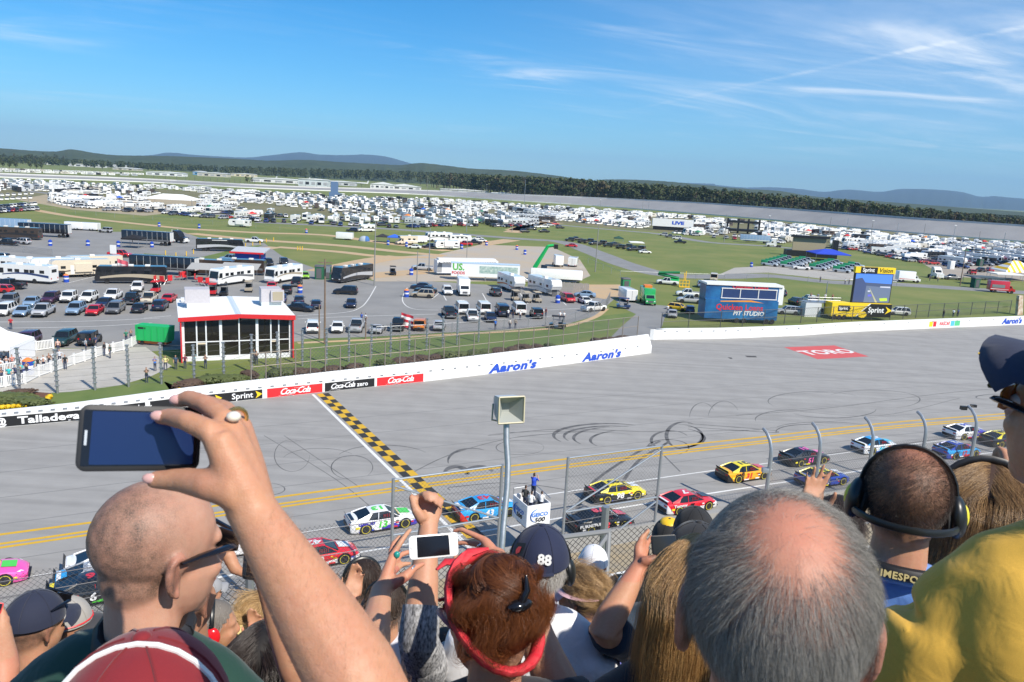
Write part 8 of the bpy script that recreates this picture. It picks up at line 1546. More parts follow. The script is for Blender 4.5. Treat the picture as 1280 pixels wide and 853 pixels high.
def shades(root, h, lens=None, fr=None, up=0):
 fr = fr or GLOSS; b = MB(); z = .016+up*.07; x0 = .098-up*.01
 for sy in (-1, 1):
  b.path([h.p(x0-.012, sy*.068, z), h.p(.06, sy*.079, z+.002), h.p(.02, sy*.086, z+.002), h.p(-.012, sy*.088, z-.002)], [.012, .011, .009, .005], 6, flat=.4)
 b.path([h.p(x0+.006, y, z+.013) for y in (-.066, -.03, 0, .03, .066)], [.004]*5, 6); o = b.obj('sunglasses', fr, root); o.location = -root.location
 for sy in (-1, 1):
  q = MB(); pts = [(-.030, .012), (-.012, .016), (.012, .016), (.030, .010), (.027, -.014), (.004, -.022), (-.022, -.016)]
  cvt = lambda s_, dz, dd: h.p(x0-.9*abs(sy*.036+s_)**2*4.2+dd, sy*.036+s_*sy, z+dz)
  q.add([cvt(a, c, .004) for a, c in pts]+[cvt(a, c, .001) for a, c in pts], [tuple(range(7)), tuple(range(13, 6, -1))]+[(i, (i+1) % 7, 7+(i+1) % 7, 7+i) for i in range(7)]); q.obj('lens', lens or GLOSS, o)
 return o
def phone(x0, label, corners, d, th, body, screen, rs=.13, cam_=True, scr_in=.0, glow=None):
 A, B, Cc, D = [at(x, y, dd) for x, y, dd in corners]     # TL TR BR BL
 X = (B-A+Cc-D)/2; Y = (A-D+B-Cc)/2; w, hh = X.length, Y.length; c = (A+B+Cc+D)/4; X.normalize(); N_ = X.cross(Y).normalized(); Y = N_.cross(X)
 if N_.dot(V(CP)-c) < 0: N_ = -N_
 M = MX(((X.x, Y.x, N_.x, 0), (X.y, Y.y, N_.y, 0), (X.z, Y.z, N_.z, 0), (0, 0, 0, 1))); t = bpy.data.objects.new('phone', None); COL.objects.link(t); t.matrix_world = MX.Translation(c) @ M; tag(t, label, 'phone')
 def rr(w, hh, r_, n=5): return [(sx*(w/2-r_)+r_*math.cos(a0+R(90*i/n)), sy*(hh/2-r_)+r_*math.sin(a0+R(90*i/n))) for sx, sy, a0 in ((1, 1, 0), (-1, 1, R(90)), (-1, -1, R(180)), (1, -1, R(270))) for i in range(n+1)]
 b = MB(); r_ = hh*rs; rg = [[(p[0], p[1], z) for p in rr(w-2*e, hh-2*e, r_)] for z, e in ((-th, .0025), (-th*.8, 0), (-.001, 0), (0, .002))]; b.loft(rg, 0); b.obj('case', body, t)
 return t, w, hh, rr
def rimscreen(t, w, hh, rr, fx, fy, cx, m, z=.0008, nm='screen'):
 b = MB(); pts = rr(w*fx, hh*fy, hh*.02); b.add([(p[0]+cx*w, p[1], z) for p in pts], [tuple(range(len(pts)))]); return b.obj(nm, m, t)
def torso(root, h, by, col, cat='shirt', width=1.0, sleeves=(), drop=1.0, m=None, voxel=.014, collar=False, lean=0, sc=1.0):
 c = h.c; fw = V((math.cos(R(by)), math.sin(R(by)), 0)); lf = V((-fw.y, fw.x, 0)); nb = c-h.F*.02*h.s+V((0, 0, -.155*h.s))-fw*.015; s_ = sc; sh = {sg: nb+lf*sg*.185*width*s_+V((0, 0, -.085*s_-SDROP))-fw*.015 for sg in (1, -1)}
 b = MB(); ell = lambda f, l, u, r, T=MX.Translation(nb) @ MX(((fw.x, lf.x, 0, 0), (fw.y, lf.y, 0, 0), (0, 0, 1, 0), (0, 0, 0, 1))): b.ell((f, l, u), r, 18, 12, T=T)
 b.path([sh[1], sh[1].lerp(nb, .5)+V((0, 0, .016)), nb+V((0, 0, -.02)), sh[-1].lerp(nb, .5)+V((0, 0, .016)), sh[-1]], [.066*s_, .068*s_, .07*s_, .068*s_, .066*s_], 14)
 ell(.01, 0, -.20*s_, (.125*s_, .185*width*s_, .19*s_)); ell(-.03, .08*width, -.16*s_, (.10*s_, .10*s_, .15*s_)); ell(-.03, -.08*width, -.16*s_, (.10*s_, .10*s_, .15*s_)); ell(.0, 0, -.42*s_, (.125*s_, .165*width*s_, .2*s_)); ell(0, 0, -.58*s_, (.125*s_, .17*width*s_, .13*s_))
 for sg, el, frac in sleeves:
  e = V(el); b.path([sh[sg], sh[sg].lerp(e, .4), sh[sg].lerp(e, frac)], [.080*s_, .076*s_, .068*s_], 14)
 me = evalmesh(b, cat, voxel, 10, .6); n = len(me.vertices); co_ = np.zeros(n*3); me.vertices.foreach_get('co', co_); co_ = co_.reshape(-1, 3); nrm = np.zeros(n*3); me.vertices.foreach_get('normal', nrm); nrm = nrm.reshape(-1, 3)
 q = co_-np.array(nb); wr = .003*np.sin(q[:, 0]*34+5*np.sin(q[:, 2]*11+q[:, 1]*6))*np.sin(q[:, 2]*23+q[:, 1]*17)+.003*np.sin(q[:, 0]*13-q[:, 2]*19+q[:, 1]*21+1); co_ += nrm*wr[:, None]; me.vertices.foreach_set('co', co_.ravel()); me.materials.append(m or SHIRT); me.update()
 o = link(cat, me, root, -root.location); o.color = (*col, 1)
 if collar:
  cb = MB(); cb.path([nb+(fw*math.cos(a)*.078+lf*math.sin(a)*.078)+V((0, 0, .022-.02*math.cos(a))) for a in [R(24*i) for i in range(16)]], .011, 8, flat=1.6); co2 = cb.obj('collar', SHIRT, o); co2.color = (*col, 1)
 return o, nb, sh, fw, lf
SDROP = 0
def legs(root, nb, fw, lf, col=(.05, .07, .13)):
 zf = root.location.z; hip = nb+V((0, 0, -.62)); b = MB(); b.ell(tuple(hip+V((0, 0, .02))), (.15, .15, .13), 12, 8)
 kz = (hip.z+zf)/2
 for sg in (1, -1):
  a = hip+lf*sg*.09; b.path([a, V((a.x, a.y, kz))+fw*.02, V((a.x, a.y, zf+.09))], [.095, .068, .052], 10)
 o = b.obj('trousers', SHIRT, root); o.location = -root.location; o.color = (*col, 1)
 for sg in (1, -1):
  a = hip+lf*sg*.09; s_ = MB(); s_.path([V((a.x, a.y, zf+.05))-fw*.06, V((a.x, a.y, zf+.05))+fw*.08, V((a.x, a.y, zf+.04))+fw*.16], [.045, .048, .035], 8, flat=.9); q = s_.obj('shoe', M_('shoe', (.06, .06, .065), .6), root); q.location = -root.location
PSK = (.46, .235, .135)
def person(label, hc, yaw, pitch=0, by=None, col=(.3, .3, .3), skin=PSK, style='full', sc=1.0, arms={}, width=1.0, voxel=.006, group=None, sleeve=.62, collar=False, mshirt=None, face=False, vshirt=.014, tsc=1.0):
 h = Head(hc, yaw, pitch, sc); by = yaw if by is None else by; fy = FLOOR(h.c.y)
 root = thing('person', label, 'person', (h.c.x, h.c.y, fy if fy < h.c.z-.9 else h.c.z-1.55), 0, group)
 fw = V((math.cos(R(by)), math.sin(R(by)), 0)); lf = V((-fw.y, fw.x, 0)); nb = h.c-h.F*.02*sc+V((0, 0, -.155*sc))-fw*.015; sh = {sg: nb+lf*sg*.185*width*tsc+V((0, 0, -.085*tsc-SDROP))-fw*.015 for sg in (1, -1)}
 b = MB(); head_mb(b, h); b.path([h.p(-.018, 0, -.03), h.p(-.022, 0, -.08), nb+V((0, 0, -.02)), nb+V((0, 0, -.07))], [.052*sc, .054*sc, .062*sc, .07*sc], 16); b.path([sh[1], nb+V((0, 0, -.05)), sh[-1]], [.05, .06, .05], 12)
 sl = []
 for sg in (1, -1):
  a = arms.get(sg)
  if a is None:
   e = sh[sg]+lf*sg*.06-fw*.03+V((0, 0, -.27)); w = e+fw*.20+V((0, 0, -.10))-lf*sg*.05; a = dict(el=e, wr=w, hand=lambda b, w, d: hand_generic(b, w, d, -lf*sg+fw*.01, 1, .7, sg))
  arm_mb(b, sh[sg], a['el'], a['wr'], k=a.get('k', 1.0))
  if 'hand' in a: a['hand'](b, V(a['wr']), (V(a['wr'])-V(a['el'])).normalized())
  sl.append((sg, a['el'], a.get('sleeve', sleeve)))
 body = finish_body(root, b, voxel, h, skin, style)
 s_, nb, sh, fw, lf = torso(root, h, by, col, 'shirt', width, sl, m=mshirt, voxel=vshirt, collar=collar, sc=tsc)
 for sg in (1, -1):
  a = arms.get(sg)
  if a and a.get('long'):
   q = MB(); e, w = V(a['el']), V(a['wr']); q.path([sh[sg].lerp(e, .35), sh[sg].lerp(e, .8), e, e.lerp(w, .3), e.lerp(w, a['long'])], [.068, .062, .060, .055, .042], 14); o = q.obj('sleeve', a.get('sm') or mshirt or SHIRT, root, 80); o.location = -root.location; o.color = (*col, 1)
 legs(root, nb, fw, lf)
 if face:
  for sg in (1, -1): q = MB(); q.ell((.082, sg*.031, .004), (.012, .013, .011), 10, 8, T=h.T); e = q.obj('eye', M_('eye_white', (.75, .73, .7), .2), root); e.location = -root.location
 return root, h, nb, sh, fw, lf, body
def child(mb, name, m, root, col=None, ang=45):
 o = mb.obj(name, m, root, ang); o.location = -root.location
 if col: o.color = (*col, 1)
 return o
def arm_hair(root, el, wr, n, seed=4, r=.034):
 r_ = np.random.default_rng(seed); el, wr = np.array(el), np.array(wr); ax = (wr-el)/np.linalg.norm(wr-el); u = np.cross(ax, (0, 0, 1)); u /= np.linalg.norm(u); w = np.cross(ax, u); S_ = []
 f = .05+.9*r_.random(n); a = r_.random(n)*6.28; rad_ = np.interp(f, [0, .22, .5, .8, 1], [.042, .047, .042, .033, .028])*r
 nr = u*np.cos(a)[:, None]+w*np.sin(a)[:, None]; p = el+ax*(f*np.linalg.norm(wr-el))[:, None]+nr*rad_[:, None]; d = nr*.45+ax*.8+np.cross(ax, nr)*.5+r_.normal(size=p.shape)*.3
 d /= np.linalg.norm(d, axis=1)[:, None]; L_ = (.006+.008*r_.random(n))[:, None]; st = np.stack([p-nr*.002, p+d*L_*.5, p+d*L_-nr*.001], 1); hair_curves('arm_hair', root, root, st, hair_mat((.20, .10, .05), (.42, .26, .14)), .00005)
KD = 1.15
AT = lambda x, y, d: at(x, y, d*KD)
def pts(l, d): return [AT(x, y, d+(q[0] if q else 0)) for x, y, *q in l]
def px_hand(wr, mc, fi, th, d, rp=.014, rf=.0085):
 return lambda b, w, dr: hand_px(b, w, pts(mc, d), [pts(f, d) for f in fi], pts(th, d), rp, rf)
BL = (.012, .012, .014)
SDROP = .045
p = person('shaved headed man in wraparound sunglasses and dark green shirt, turned to the right', AT(199, 690, 1.22), 52, 8, by=84, col=(.006, .042, .028), style='stubble', voxel=.0048, skin=(.52, .285, .195), width=1.08)
SDROP = 0; shades(p[0], p[1]); h = p[1]
b = MB(); b.path([p[2]+V((.066*math.cos(a), .066*math.sin(a), .03+.012*math.sin(a))) for a in [R(24*i) for i in range(16)]], .012, 8, flat=1.5); child(b, 'lanyard', M_('lanyard_black', (.012, .012, .015), .6), p[0])
D = .78/KD
hnd = px_hand(None, [(270, 543, -.02), (284, 528, 0), (297, 530, .02), (303, 552, .035)], [[(268, 542, -.02), (234, 526, .0), (212, 521, .025), (196, 522, .035)], [(284, 527, 0), (258, 506, .03), (236, 498, .055), (219, 502, .07)], [(298, 530, .02), (280, 512, .05), (262, 505, .075), (250, 512, .085)], [(303, 552, .035), (290, 540, .06), (276, 533, .08), (266, 540, .085)]], [(298, 614, -.02), (262, 606, -.01), (225, 600, .015), (186, 600, .035)], D, .0155, .0098)
rc = person('person in a red cap with white piping holding up a large phone', at(182, 948, 1.02), 102, 8, by=88, col=(.22, .02, .03), style='full', arms={-1: dict(el=at(478, 905, .72), wr=at(321, 648, .765), hand=hnd, k=.84, sleeve=.5)}, voxel=.0042, skin=(.49, .24, .135))
co_ = cap(rc[0], rc[1], (.21, .010, .016), brim=0); T = rc[1].T
b = MB(); b.path([T @ V((-.03, .0945*math.cos(t)*.99, .028+.1135*math.sin(t)*.995)) for t in [R(4+12.3*i) for i in range(15)]], .003, 6); o = b.obj('piping', WHITE, co_)
arm_hair(rc[0], at(478, 905, .72), at(321, 648, .765), 1400, 4, .84)
hair(rc[0], rc[1], 'fringe', (.06, .035, .02), (.12, .07, .04), 900)
rg = MB(); a = AT(292, 521, D-.012); rg.ell(tuple(a), (.007, .007, .005), 10, 6); child(rg, 'ring_stone', M_('pearl', (.7, .66, .55), .25), rc[0]); rg = MB(); c = AT(294, 524, D+.008); dv = (AT(300, 530, D+.02)-AT(284, 513, D+.045)).normalized(); u = dv.orthogonal().normalized(); w = dv.cross(u); rg.path([c+(u*math.cos(R(24*i))+w*math.sin(R(24*i)))*.0112 for i in range(16)], .0022, 6); child(rg, 'ring', M_('gold', (.7, .5, .2), .25, .9), rc[0])
for x, y, dd in ((197, 520, .026), (187, 598.5, .026), (220, 500, .060)): q = MB(); c = AT(x, y, D+dd); T = MX.Translation(c) @ MX(((RT[0], UP[0], -FW[0], 0), (RT[1], UP[1], -FW[1], 0), (RT[2], UP[2], -FW[2], 0), (0, 0, 0, 1))); q.ell((0, 0, 0), (.0075, .0052, .0035), 10, 6, T=T); child(q, 'nail', M_('nail', (.62, .36, .33), .3), rc[0])
t, w, hh, rr = phone(0, 'large phone in a black case with a dark blue screen', [(99, 507, .83), (252, 508, .84), (250, 590, .84), (95, 588, .83)], 0, .012, M_('case_black', (.014, .014, .016), .55), None, .14)
rimscreen(t, w, hh, rr, .93, .84, .0, GLOSS, .0006, 'glass'); rimscreen(t, w, hh, rr, .84, .80, .018, M_('phone_screen', (.004, .016, .07), .22, emit=.2), .0012)
q = MB(); q.box((-w*.44, 0, .0012), (.0022, .014, .001)); q.obj('earpiece', STEEL, t)
person('man in a slate blue shirt mostly hidden behind the shaved headed man', AT(222, 742, 1.75), 80, 5, col=(.11, .15, .21), voxel=.01)
lh = px_hand(None, [(291, 668), (288, 676, .02), (287, 684, .03)], [[(291, 668), (297, 655, .02), (304, 652, .04), (310, 660, .05)], [(288, 676, .02), (300, 664, .04), (310, 668, .06), (314, 680, .06)]], [(284, 690), (294, 712), (306, 718, .01), (319, 722, .02)], 1.75, .015, .0085)
rh = px_hand(None, [(327, 700), (325, 706, .02), (324, 714, .03)], [[(327, 700), (322, 686, .02), (317, 690, .03)], [(325, 706, .02), (318, 700, .04), (313, 706, .05)], [(324, 714, .03), (318, 712, .05), (314, 716, .05)]], [(330, 718), (326, 725), (320, 724, .02)], 1.75, .015, .0085)
p = person('woman with long dark hair and a purple shirt holding a phone up with both hands', AT(332, 828, 2.25), 95, 5, col=(.20, .10, .42), arms={1: dict(el=AT(232, 728, 1.9), wr=AT(277, 676, 1.78), hand=lh), -1: dict(el=AT(382, 862, 1.85), wr=AT(333, 722, 1.77), hand=rh)}, voxel=.007)
hair(p[0], p[1], 'long', (.012, .009, .008), (.04, .025, .02), 2600, 11, .0004)
t, w, hh, rr = phone(0, 'dark phone held upright beyond the shaved head', [(309, 684, 1.76), (322, 686, 1.8), (321, 726, 1.8), (308, 723, 1.76)], 0, .01, BLACK, None); rimscreen(t, w, hh, rr, .9, .86, 0, GLOSS)
p = person('person in a glossy navy visor cap at the lower left', AT(46, 782, 3.1), 70, 5, col=(.05, .06, .08), voxel=.01); cap(p[0], p[1], (.015, .02, .045)); shades(p[0], p[1], up=1.0)
p = person('person in a grey and black cap with red edging facing right at the lower left', AT(84, 783, 3.5), 20, 0, col=(.03, .03, .035), voxel=.01); c_ = cap(p[0], p[1], (.35, .33, .30), bcol=(.04, .04, .045), button=(.4, .02, .03))
b = MB(); b.path([p[1].p(-.012+.113*math.cos(R(20*i)), .094*math.sin(R(20*i)), .04) for i in range(19)], .004, 5); b.obj('edging', RED, c_)
rhd = px_hand(None, [(2, 766), (4, 772)], [[(2, 766), (1, 758), (-1, 752)], [(4, 772), (4, 762), (2, 756)]], [(6, 786), (9, 775), (7, 766)], 2.45, .016, .009)
p = person('person at the left edge raising a red phone', AT(-48, 800, 2.6), 80, 0, col=(.05, .05, .06), arms={-1: dict(el=AT(2, 850, 2.4), wr=AT(2, 792, 2.45), hand=rhd)}, voxel=.01); t, w, hh, rr = phone(0, 'red edged phone at the left edge', [(-16, 752, 2.45), (3, 754, 2.45), (3, 768, 2.45), (-16, 766, 2.45)], 0, .012, RED, None); rimscreen(t, w, hh, rr, .85, .8, 0, GLOSS)
p = person('person with big red ear muffs and a yellow collar', AT(268, 782, 3.5), 20, 5, by=60, col=(.72, .52, .03), style='buzz', voxel=.009); headset(p[0], p[1], cups=M_('muff_red', (.62, .015, .02), .18)); hair(p[0], p[1], 'short', (.25, .22, .19), (.4, .37, .33), 900, 5, .0005)
p = person('blond child in a straw and green sun hat', AT(300, 800, 3.9), 10, 0, col=(.10, .12, .14), voxel=.01); hair(p[0], p[1], 'short', (.35, .22, .09), (.55, .38, .18), 900, 6, .0005); c_ = cap(p[0], p[1], (.62, .50, .22), bcol=(.01, .22, .13))
p = person('person in white with a grey cap far down by the railing', AT(263, 740, 6.5), 60, 0, col=(.7, .7, .72), voxel=.012); cap(p[0], p[1], (.3, .3, .31))
hf = lambda b, w, d: hand_generic(b, w, d, V((.3, -1, .3)), 1, .5, -1)
p = person('blond woman in a red shirt with sunglasses pushed up on her hair', AT(318, 770, 3.9), 60, 5, col=(.5, .02, .03), arms={-1: dict(el=AT(326, 838, 3.75), wr=AT(322, 803, 3.75), hand=hf)}, voxel=.009); hair(p[0], p[1], 'bun', (.38, .22, .08), (.62, .42, .2), 1300, 7, .0005); shades(p[0], p[1], up=1.0)
p = person('dark haired man shading his face with one hand left of the white phone', AT(452, 728, 3.4), 118, 5, col=(.12, .09, .08), arms={1: dict(el=AT(428, 800, 3.2), wr=AT(438, 752, 3.2), hand=hf)}, voxel=.009); hair(p[0], p[1], 'short', (.03, .016, .01), (.09, .05, .03), 1600, 8, .0005); headset(p[0], p[1])
p = person('person in black headphones behind the hand with rings', AT(483, 758, 3.1), 95, 5, col=(.55, .56, .62), voxel=.01); hair(p[0], p[1], 'short', (.05, .03, .02), (.12, .07, .04), 900, 9, .0005); headset(p[0], p[1])
lh = px_hand(None, [(492, 693), (490, 702, .01), (490, 711, .02), (492, 722, .03)], [[(492, 692), (501, 678, .0), (508, 668, .01), (514, 661, .02)], [(488, 694, .02), (492, 680, .03), (499, 672, .04), (506, 672, .05)], [(489, 706, .03), (500, 694, .06), (512, 690, .07), (520, 692, .07)], [(491, 716, .03), (502, 706, .06), (514, 704, .07)]], [(488, 732, -.02), (508, 720, -.03), (518, 710, -.02), (531, 704, -.005)], 1.86, .0145, .0082)
rh = px_hand(None, [(606, 676, -.02), (608, 686), (607, 694, .01)], [[(606, 675, -.02), (590, 668, -.01), (577, 662), (566, 664, .01)], [(608, 684), (594, 680, .01), (581, 678, .015), (569, 680, .02)], [(607, 692, .01), (594, 692, .04), (582, 690, .05)]], [(604, 700), (590, 700, .02), (576, 698, .03), (566, 697, .03)], 1.84, .0145, .0082)
SKT = (.50, .265, .16)
p = person('woman with auburn updo and red bandana photographing with a white phone', AT(612, 780, 1.48), 122, 8, by=100, col=(.02, .02, .025), skin=SKT, arms={1: dict(el=AT(455, 868, 1.6), wr=AT(476, 742, 1.83), hand=lh), -1: dict(el=AT(672, 800, 1.62), wr=AT(622, 700, 1.8), hand=rh)}, voxel=.005, sleeve=.5)
h = p[1]; hair(p[0], h, 'updo', (.05, .014, .006), (.27, .09, .026), 15000, 21, .0002); shades(p[0], h, lens=M_('red_lens', (.16, .03, .02), .1), fr=M_('red_frame', (.3, .02, .02), .3))
BAN = M_('bandana_red', (.66, .012, .03), .75, col2=(.62, .05, .06), scale=90, det=2)
b = MB(); b.path([h.T @ V(q) for q in [(.080*math.cos(a)-.014-.022*(math.cos(a) < 0)*abs(math.cos(a)), .0905*math.sin(a), .038+.088*math.cos(a)) for a in [R(15*i) for i in range(25)]]], .0105, 8, flat=1.7); b.path([h.p(.055, .04, .122), h.p(.075, .06, .122), h.p(.07, .085, .112)], [.014, .012, .004], 8, flat=.5); b.path([h.p(.055, .04, .122), h.p(.06, .01, .137), h.p(.05, -.03, .14)], [.014, .013, .004], 8, flat=.5); child(b, 'bandana', BAN, p[0])
b = MB(); C0 = h.T @ V((-.112, .0, .098)); b.ell((-.122, 0, .085), (.016, .028, .012), 12, 8, T=h.T); b.path([h.p(-.125, .0, .09), h.p(-.13, -.012, .115), h.p(-.12, -.016, .14)], [.009, .007, .003], 8)
for i in range(5): b.path([h.p(-.12, -.02+.01*i, .085), h.p(-.118, -.024+.012*i, .06)], [.004, .002], 6)
child(b, 'hair_clip', GLOSS, p[0])
SIL = M_('silver', (.6, .6, .6), .2, .9)
def ring(x, y, d, r, par, stone=None):
 c = AT(x, y, d); b = MB(); u = V(RT)*.8+V(UP)*.6; w = V(FW); b.path([c+(u*math.cos(R(24*i))+w*math.sin(R(24*i)))*r for i in range(16)], .0026, 6); child(b, 'ring', SIL, par)
 if stone: b = MB(); b.ell(tuple(c-V(FW)*(r+.001)), (.0085, .0085, .010), 12, 8); child(b, 'ring_stone', stone, par)
ring(497, 692, 1.86, .0125, p[0], M_('turquoise', (.02, .28, .24), .25)); ring(514, 711, 1.84, .012, p[0]); ring(600, 680, 1.84, .0115, p[0])
t, w, hh, rr = phone(0, 'white phone held sideways by the woman in the red bandana', [(511, 670, 1.84), (572, 666, 1.86), (573, 694, 1.86), (512, 701, 1.84)], 0, .009, M_('phone_white', (.80, .80, .80), .3), None, .18); rimscreen(t, w, hh, rr, .66, .86, -.01, GLOSS); q = MB(); q.ell((-w*.44, 0, .0004), (.0045, .0045, .0006), 12, 6); q.obj('home_button', M_('button_grey', (.6, .6, .6), .4), t)
fs_ = px_hand(None, [(527, 634, .01), (532, 630), (541, 630), (549, 635, .01)], [[(527, 632), (524, 620, -.02), (530, 617, -.04), (533, 628, -.05)], [(532, 630), (531, 617, -.02), (536, 616, -.045), (538, 629, -.055)], [(541, 630), (542, 618, -.02), (545, 619, -.045), (545, 632, -.05)], [(549, 635), (551, 624, -.01), (552, 626, -.035), (550, 637, -.04)]], [(528, 650, -.02), (520, 638, -.03), (516, 628, -.025), (513, 618, -.02)], 2.12, .016, .0095)
p = person('person hidden behind the updo raising a fist, black and white knit sleeve', AT(606, 752, 2.35), 95, 5, col=(.3, .3, .32), mshirt=PATT, skin=SKT, arms={1: dict(el=AT(523, 800, 2.1), wr=AT(535, 662, 2.12), hand=fs_, long=.10, k=1.1)}, voxel=.007)
p = person('person in a neon yellow top glimpsed beside the red bandana', AT(556, 822, 2.9), 95, 0, col=(.45, .75, .02), voxel=.012); hair(p[0], p[1], 'short', (.04, .02, .015), (.1, .06, .04), 700, 12, .0005)
p = person('grey haired man in a navy cap numbered 88, black headphones and white T-shirt', AT(675, 708, 2.22), 84, 4, by=78, col=(.80, .80, .82), voxel=.006, tsc=1.06); h = p[1]; c_ = cap(p[0], h, (.010, .016, .05), opening=True, brim=0); hair(p[0], h, 'fringe', (.35, .33, .30), (.62, .60, .57), 3000, 13, .0003); headset(p[0], h)
text('cap_number', '88', WHITE, .042, c_, MX.Translation(-V((0, 0, 0))) @ frame(p[0].location*0+h.p(-.118, -.018, .072), -h.L, -h.F+h.U*.3), bold=.04, ext=.001); b = MB(); Tq = frame(h.p(-.092, .062, .085), -h.L*.8-h.F*.45, -h.F*.6+h.L*.75+h.U*.45); b.add([Tq @ V(q) for q in ((-.022, -.026, .004), (.022, -.020, .004), (.026, .026, .004), (-.018, .020, .004))], [(0, 1, 2, 3)]); b.add([Tq @ V(q) for q in ((-.004, -.014, .006), (.010, -.006, .006), (.012, .012, .006), (-.002, .010, .006), (-.010, -.002, .006))], [(0, 1, 2, 3, 4)], 1); b.obj('cap_patch', [VB, M_('patch_red', (.6, .06, .06), .6)], c_)
p = person('blonde woman with a bun and a pale pink visor', AT(727, 746, 2.9), 140, 6, by=110, col=(.16, .17, .5), voxel=.007); h = p[1]; hair(p[0], h, 'bun', (.30, .17, .07), (.60, .40, .19), 3500, 14, .00035)
b = MB(); PK2 = M_('visor_pink', (.72, .45, .48), .7); b.path([h.p(-.010+.106*math.cos(a), .090*math.sin(a), .035) for a in [R(15*i) for i in range(25)]], .016, 6, flat=.35); child(b, 'visor_band', PK2, p[0]); b = MB(); b.loft([[h.p(.106*math.cos(a)-.01, .09*math.sin(a), .03), h.p(.106*math.cos(a)+.07*math.cos(a), .09*math.sin(a)*1.05, .015-.02*abs(math.sin(a))), h.p(.106*math.cos(a)+.07*math.cos(a), .09*math.sin(a)*1.05, .011-.02*abs(math.sin(a))), h.p(.106*math.cos(a)-.01, .09*math.sin(a), .026)] for a in [R(-70+10*i) for i in range(15)]], 0, True); child(b, 'visor_brim', PK2, p[0])
p = person('person in a white ball cap down by the railing', AT(741, 706, 4.6), 100, 0, col=(.6, .6, .62), voxel=.01); cap(p[0], p[1], (.78, .78, .80))
p = person('person in an orange top beyond the blonde bun', AT(774, 742, 4.4), 95, 0, col=(.75, .2, .03), voxel=.012); hair(p[0], p[1], 'short', (.2, .12, .06), (.35, .22, .1), 800, 15, .0005)
rh = px_hand(None, [(797, 684), (803, 682, .01), (808, 686, .02)], [[(796, 684), (802, 672), (808, 666, .01), (812, 663, .01)], [(802, 682), (806, 670, .02), (809, 663, .02), (811, 660, .03)], [(807, 686, .02), (811, 676, .04), (815, 671, .05), (817, 670, .05)]], [(803, 702, -.02), (814, 700, -.03), (820, 696, -.025), (827, 694, -.02)], 2.2, .015, .0088)
p = person('man in a dark navy T-shirt raising his hand to a phone', AT(868, 706, 2.2), 85, 5, by=75, col=(.018, .035, .06), arms={1: dict(el=AT(752, 792, 2.12), wr=AT(800, 708, 2.2), hand=rh, sleeve=.72)}, voxel=.007, tsc=1.05); cap(p[0], p[1], (.02, .02, .022))
t, w, hh, rr = phone(0, 'dark phone in the raised hand at the centre right', [(815, 670, 2.2), (846, 668, 2.22), (846, 692, 2.22), (815, 694, 2.2)], 0, .01, BLACK, None); rimscreen(t, w, hh, rr, .94, .9, 0, M_('screen_dark', (.02, .025, .03), .1))
p = person('person in a black cap with a yellow crown button beyond the dark phone', AT(834, 676, 4.1), 85, 0, col=(.7, .7, .7), voxel=.01); c_ = cap(p[0], p[1], (.014, .014, .014)); b = MB(); b.ell((-.012, 0, .118), (.062, .055, .026), 14, 8, T=p[1].T); q = b.obj('crown_patch', YEL, c_)
p = person('woman with long strawberry blonde hair beside the balding man', AT(876, 745, 1.45), 92, 8, col=(.02, .02, .022), voxel=.007); hair(p[0], p[1], 'long', (.26, .12, .035), (.58, .35, .13), 13000, 16, .00019)
p = person('person in a black cap in front of the balding head', AT(866, 668, 3.3), 80, 0, col=(.03, .03, .03), voxel=.01); cap(p[0], p[1], (.012, .012, .013))
p = person('balding grey haired man with a sunburnt crown close in front of the camera', AT(968, 768, .70), 78, 3, by=84, col=(.05, .06, .08), style='balding', voxel=.0042, skin=(.50, .25, .16), sc=1.0)
hair(p[0], p[1], 'balding', (.024, .021, .018), (.48, .45, .40), 42000, 17, .000085)
p = person('man with buzz cut, black headset with yellow ovals and a blue shirt', AT(1131, 630, 1.6), 66, 6, by=66, col=(.14, .30, .72), style='buzz', voxel=.005, collar=True, width=1.02); h = p[1]; hair(p[0], h, 'buzz', (.02, .012, .009), (.06, .038, .028), 16000, 18, .00016); hs_ = headset(p[0], h, behind=True, r=.0035)
b = MB(); q = [p[2]+(p[4]*math.cos(a)*.088+p[5]*math.sin(a)*.088)+V((0, 0, .030-.022*math.cos(a))) for a in [R(60+15*i) for i in range(17)]]; b.path(q, .014, 8, flat=.25 if 0 else 1.0); ly = child(b, 'lanyard', MATS['lanyard_black'], p[0])
bk = p[2]-p[4]*.104+V((0, 0, .052)); text('lettering', 'PRIMESPORT', M_('lanyard_print', (.55, .45, .2), .6), .019, ly, frame(bk, -p[5], -p[4]+V((0, 0, .35))), bold=.03, ext=.0006, space=1.1)
fh = lambda b, w, d: hand_generic(b, w, d, V((0, -1, .2)), 1.0, .25, 1, .8, .8)
p = person('dark haired person in a red shirt with fingers raised', AT(1045, 660, 2.7), 90, 5, col=(.55, .03, .04), arms={1: dict(el=AT(1000, 720, 2.6), wr=AT(1012, 642, 2.6), hand=fh)}, voxel=.008); hair(p[0], p[1], 'short', (.02, .012, .01), (.07, .04, .03), 2200, 19, .0004)
p = person('woman with streaked brown hair and a black headset band', AT(1228, 640, 2.0), 58, 8, by=62, col=(.03, .03, .035), voxel=.007); h = p[1]; hair(p[0], h, 'long', (.08, .035, .015), (.48, .29, .12), 13000, 20, .0002)
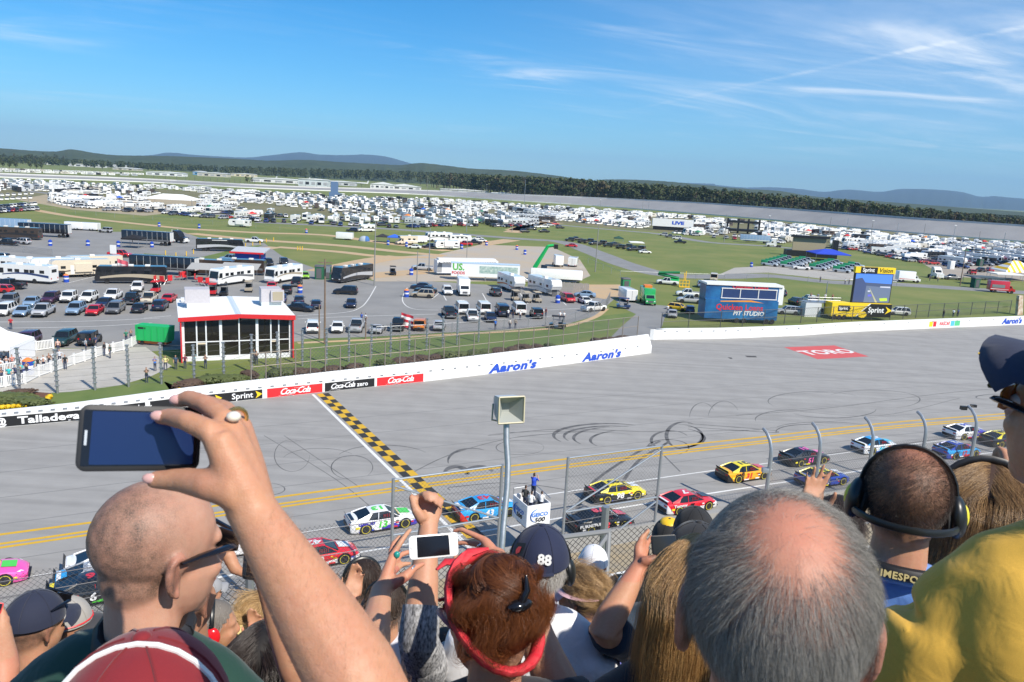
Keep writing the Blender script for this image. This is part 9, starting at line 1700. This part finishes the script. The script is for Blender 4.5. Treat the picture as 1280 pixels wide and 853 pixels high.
b = MB(); b.path([h.p(-.03*math.cos(a)+.0, .103*math.cos(a), .03+.104*math.sin(a)) for a in [R(-20+220/16*i) for i in range(17)]], .007, 8, flat=1.6); child(b, 'headset_band', BLACK, p[0]); b = MB(); b.path([p[2]+(p[4]*math.cos(a)*.12+p[5]*math.sin(a)*.13)+V((0, 0, .045-.01*math.cos(a))) for a in [R(70+14*i) for i in range(17)]], .009, 8); ly = child(b, 'sunglass_strap', MATS['lanyard_black'], p[0])
ch_ = px_hand(None, [(1256, 566), (1262, 572, .02), (1266, 580, .03)], [[(1256, 565), (1249, 560, .01), (1243, 566, .02), (1241, 576, .02)], [(1262, 572, .02), (1252, 568, .04), (1246, 574, .05), (1243, 582, .04)], [(1266, 580, .03), (1256, 578, .06), (1248, 582, .06)]], [(1262, 592, -.02), (1254, 590, -.03), (1247, 588, -.02), (1240, 586)], 2.2, .017, .0095)
p = person('person in a grey long sleeved shirt holding a small camera at the right edge', AT(1330, 640, 2.3), 80, 5, col=(.24, .23, .26), arms={1: dict(el=AT(1290, 668, 2.15), wr=AT(1262, 592, 2.2), hand=ch_, long=.9)}, voxel=.008); hair(p[0], p[1], 'short', (.03, .02, .015), (.08, .05, .03), 900, 22, .0005)
t = thing('camera', 'small black camera held by the grey sleeved person', 'camera', tuple(AT(1238, 588, 2.2)), R(60)); MB().rbox((0, 0, 0), (.07, .03, .045), .006).obj('body', BLACK, t); MB().tube((0, .012, 0), (0, .045, 0), .018, 12).obj('lens', GLOSS, t); MB().box((-.01, -.0165, .0), (.045, .002, .032)).obj('screen', M_('camera_screen', (.12, .14, .17), .15), t)
SDROP = .075
p = person('man in a navy and yellow cap, amber sunglasses and yellow shirt at the right edge', AT(1364, 530, 1.13), 110, -4, by=70, col=(.70, .40, .05), voxel=.0055, width=.80, sleeve=1.0, face=True, tsc=1.02, vshirt=.010); b = MB(); nb, sh, lf = p[2], p[3][1], p[5]; b.path([sh-lf*.02+V((.062*math.cos(a)*p[4].x, .062*math.cos(a)*p[4].y, .072*math.sin(a))) for a in [R(-40+22*i) for i in range(13)]], .003, 5); child(b, 'sleeve_seam', SHIRT, p[0], (.6, .33, .02)); c_ = cap(p[0], p[1], (.012, .018, .05), bcol=(.012, .018, .05), tilt=-15, lift=.02); hair(p[0], p[1], 'fringe', (.06, .04, .03), (.15, .11, .08), 1500, 23, .0003); shades(p[0], p[1], lens=LENSO, up=-.12)
b = MB(); Tt = p[1].T @ MX.Translation((0, 0, .02)) @ MX.Rotation(R(-15), 4, 'Y')
for k in range(3): b.path([Tt @ V((.118+.014*k+.006*math.sin(i*1.7), -.05+.0125*i, .0165-.004*k-.012*abs(-.05+.0125*i)/.05)) for i in range(9)], .0016, 4)
child(b, 'brim_print', YEL, p[0])
bpy.data.scenes.remove(TMP)
for o_ in [o_ for o_ in bpy.data.objects if o_.users == 0]: bpy.data.objects.remove(o_)
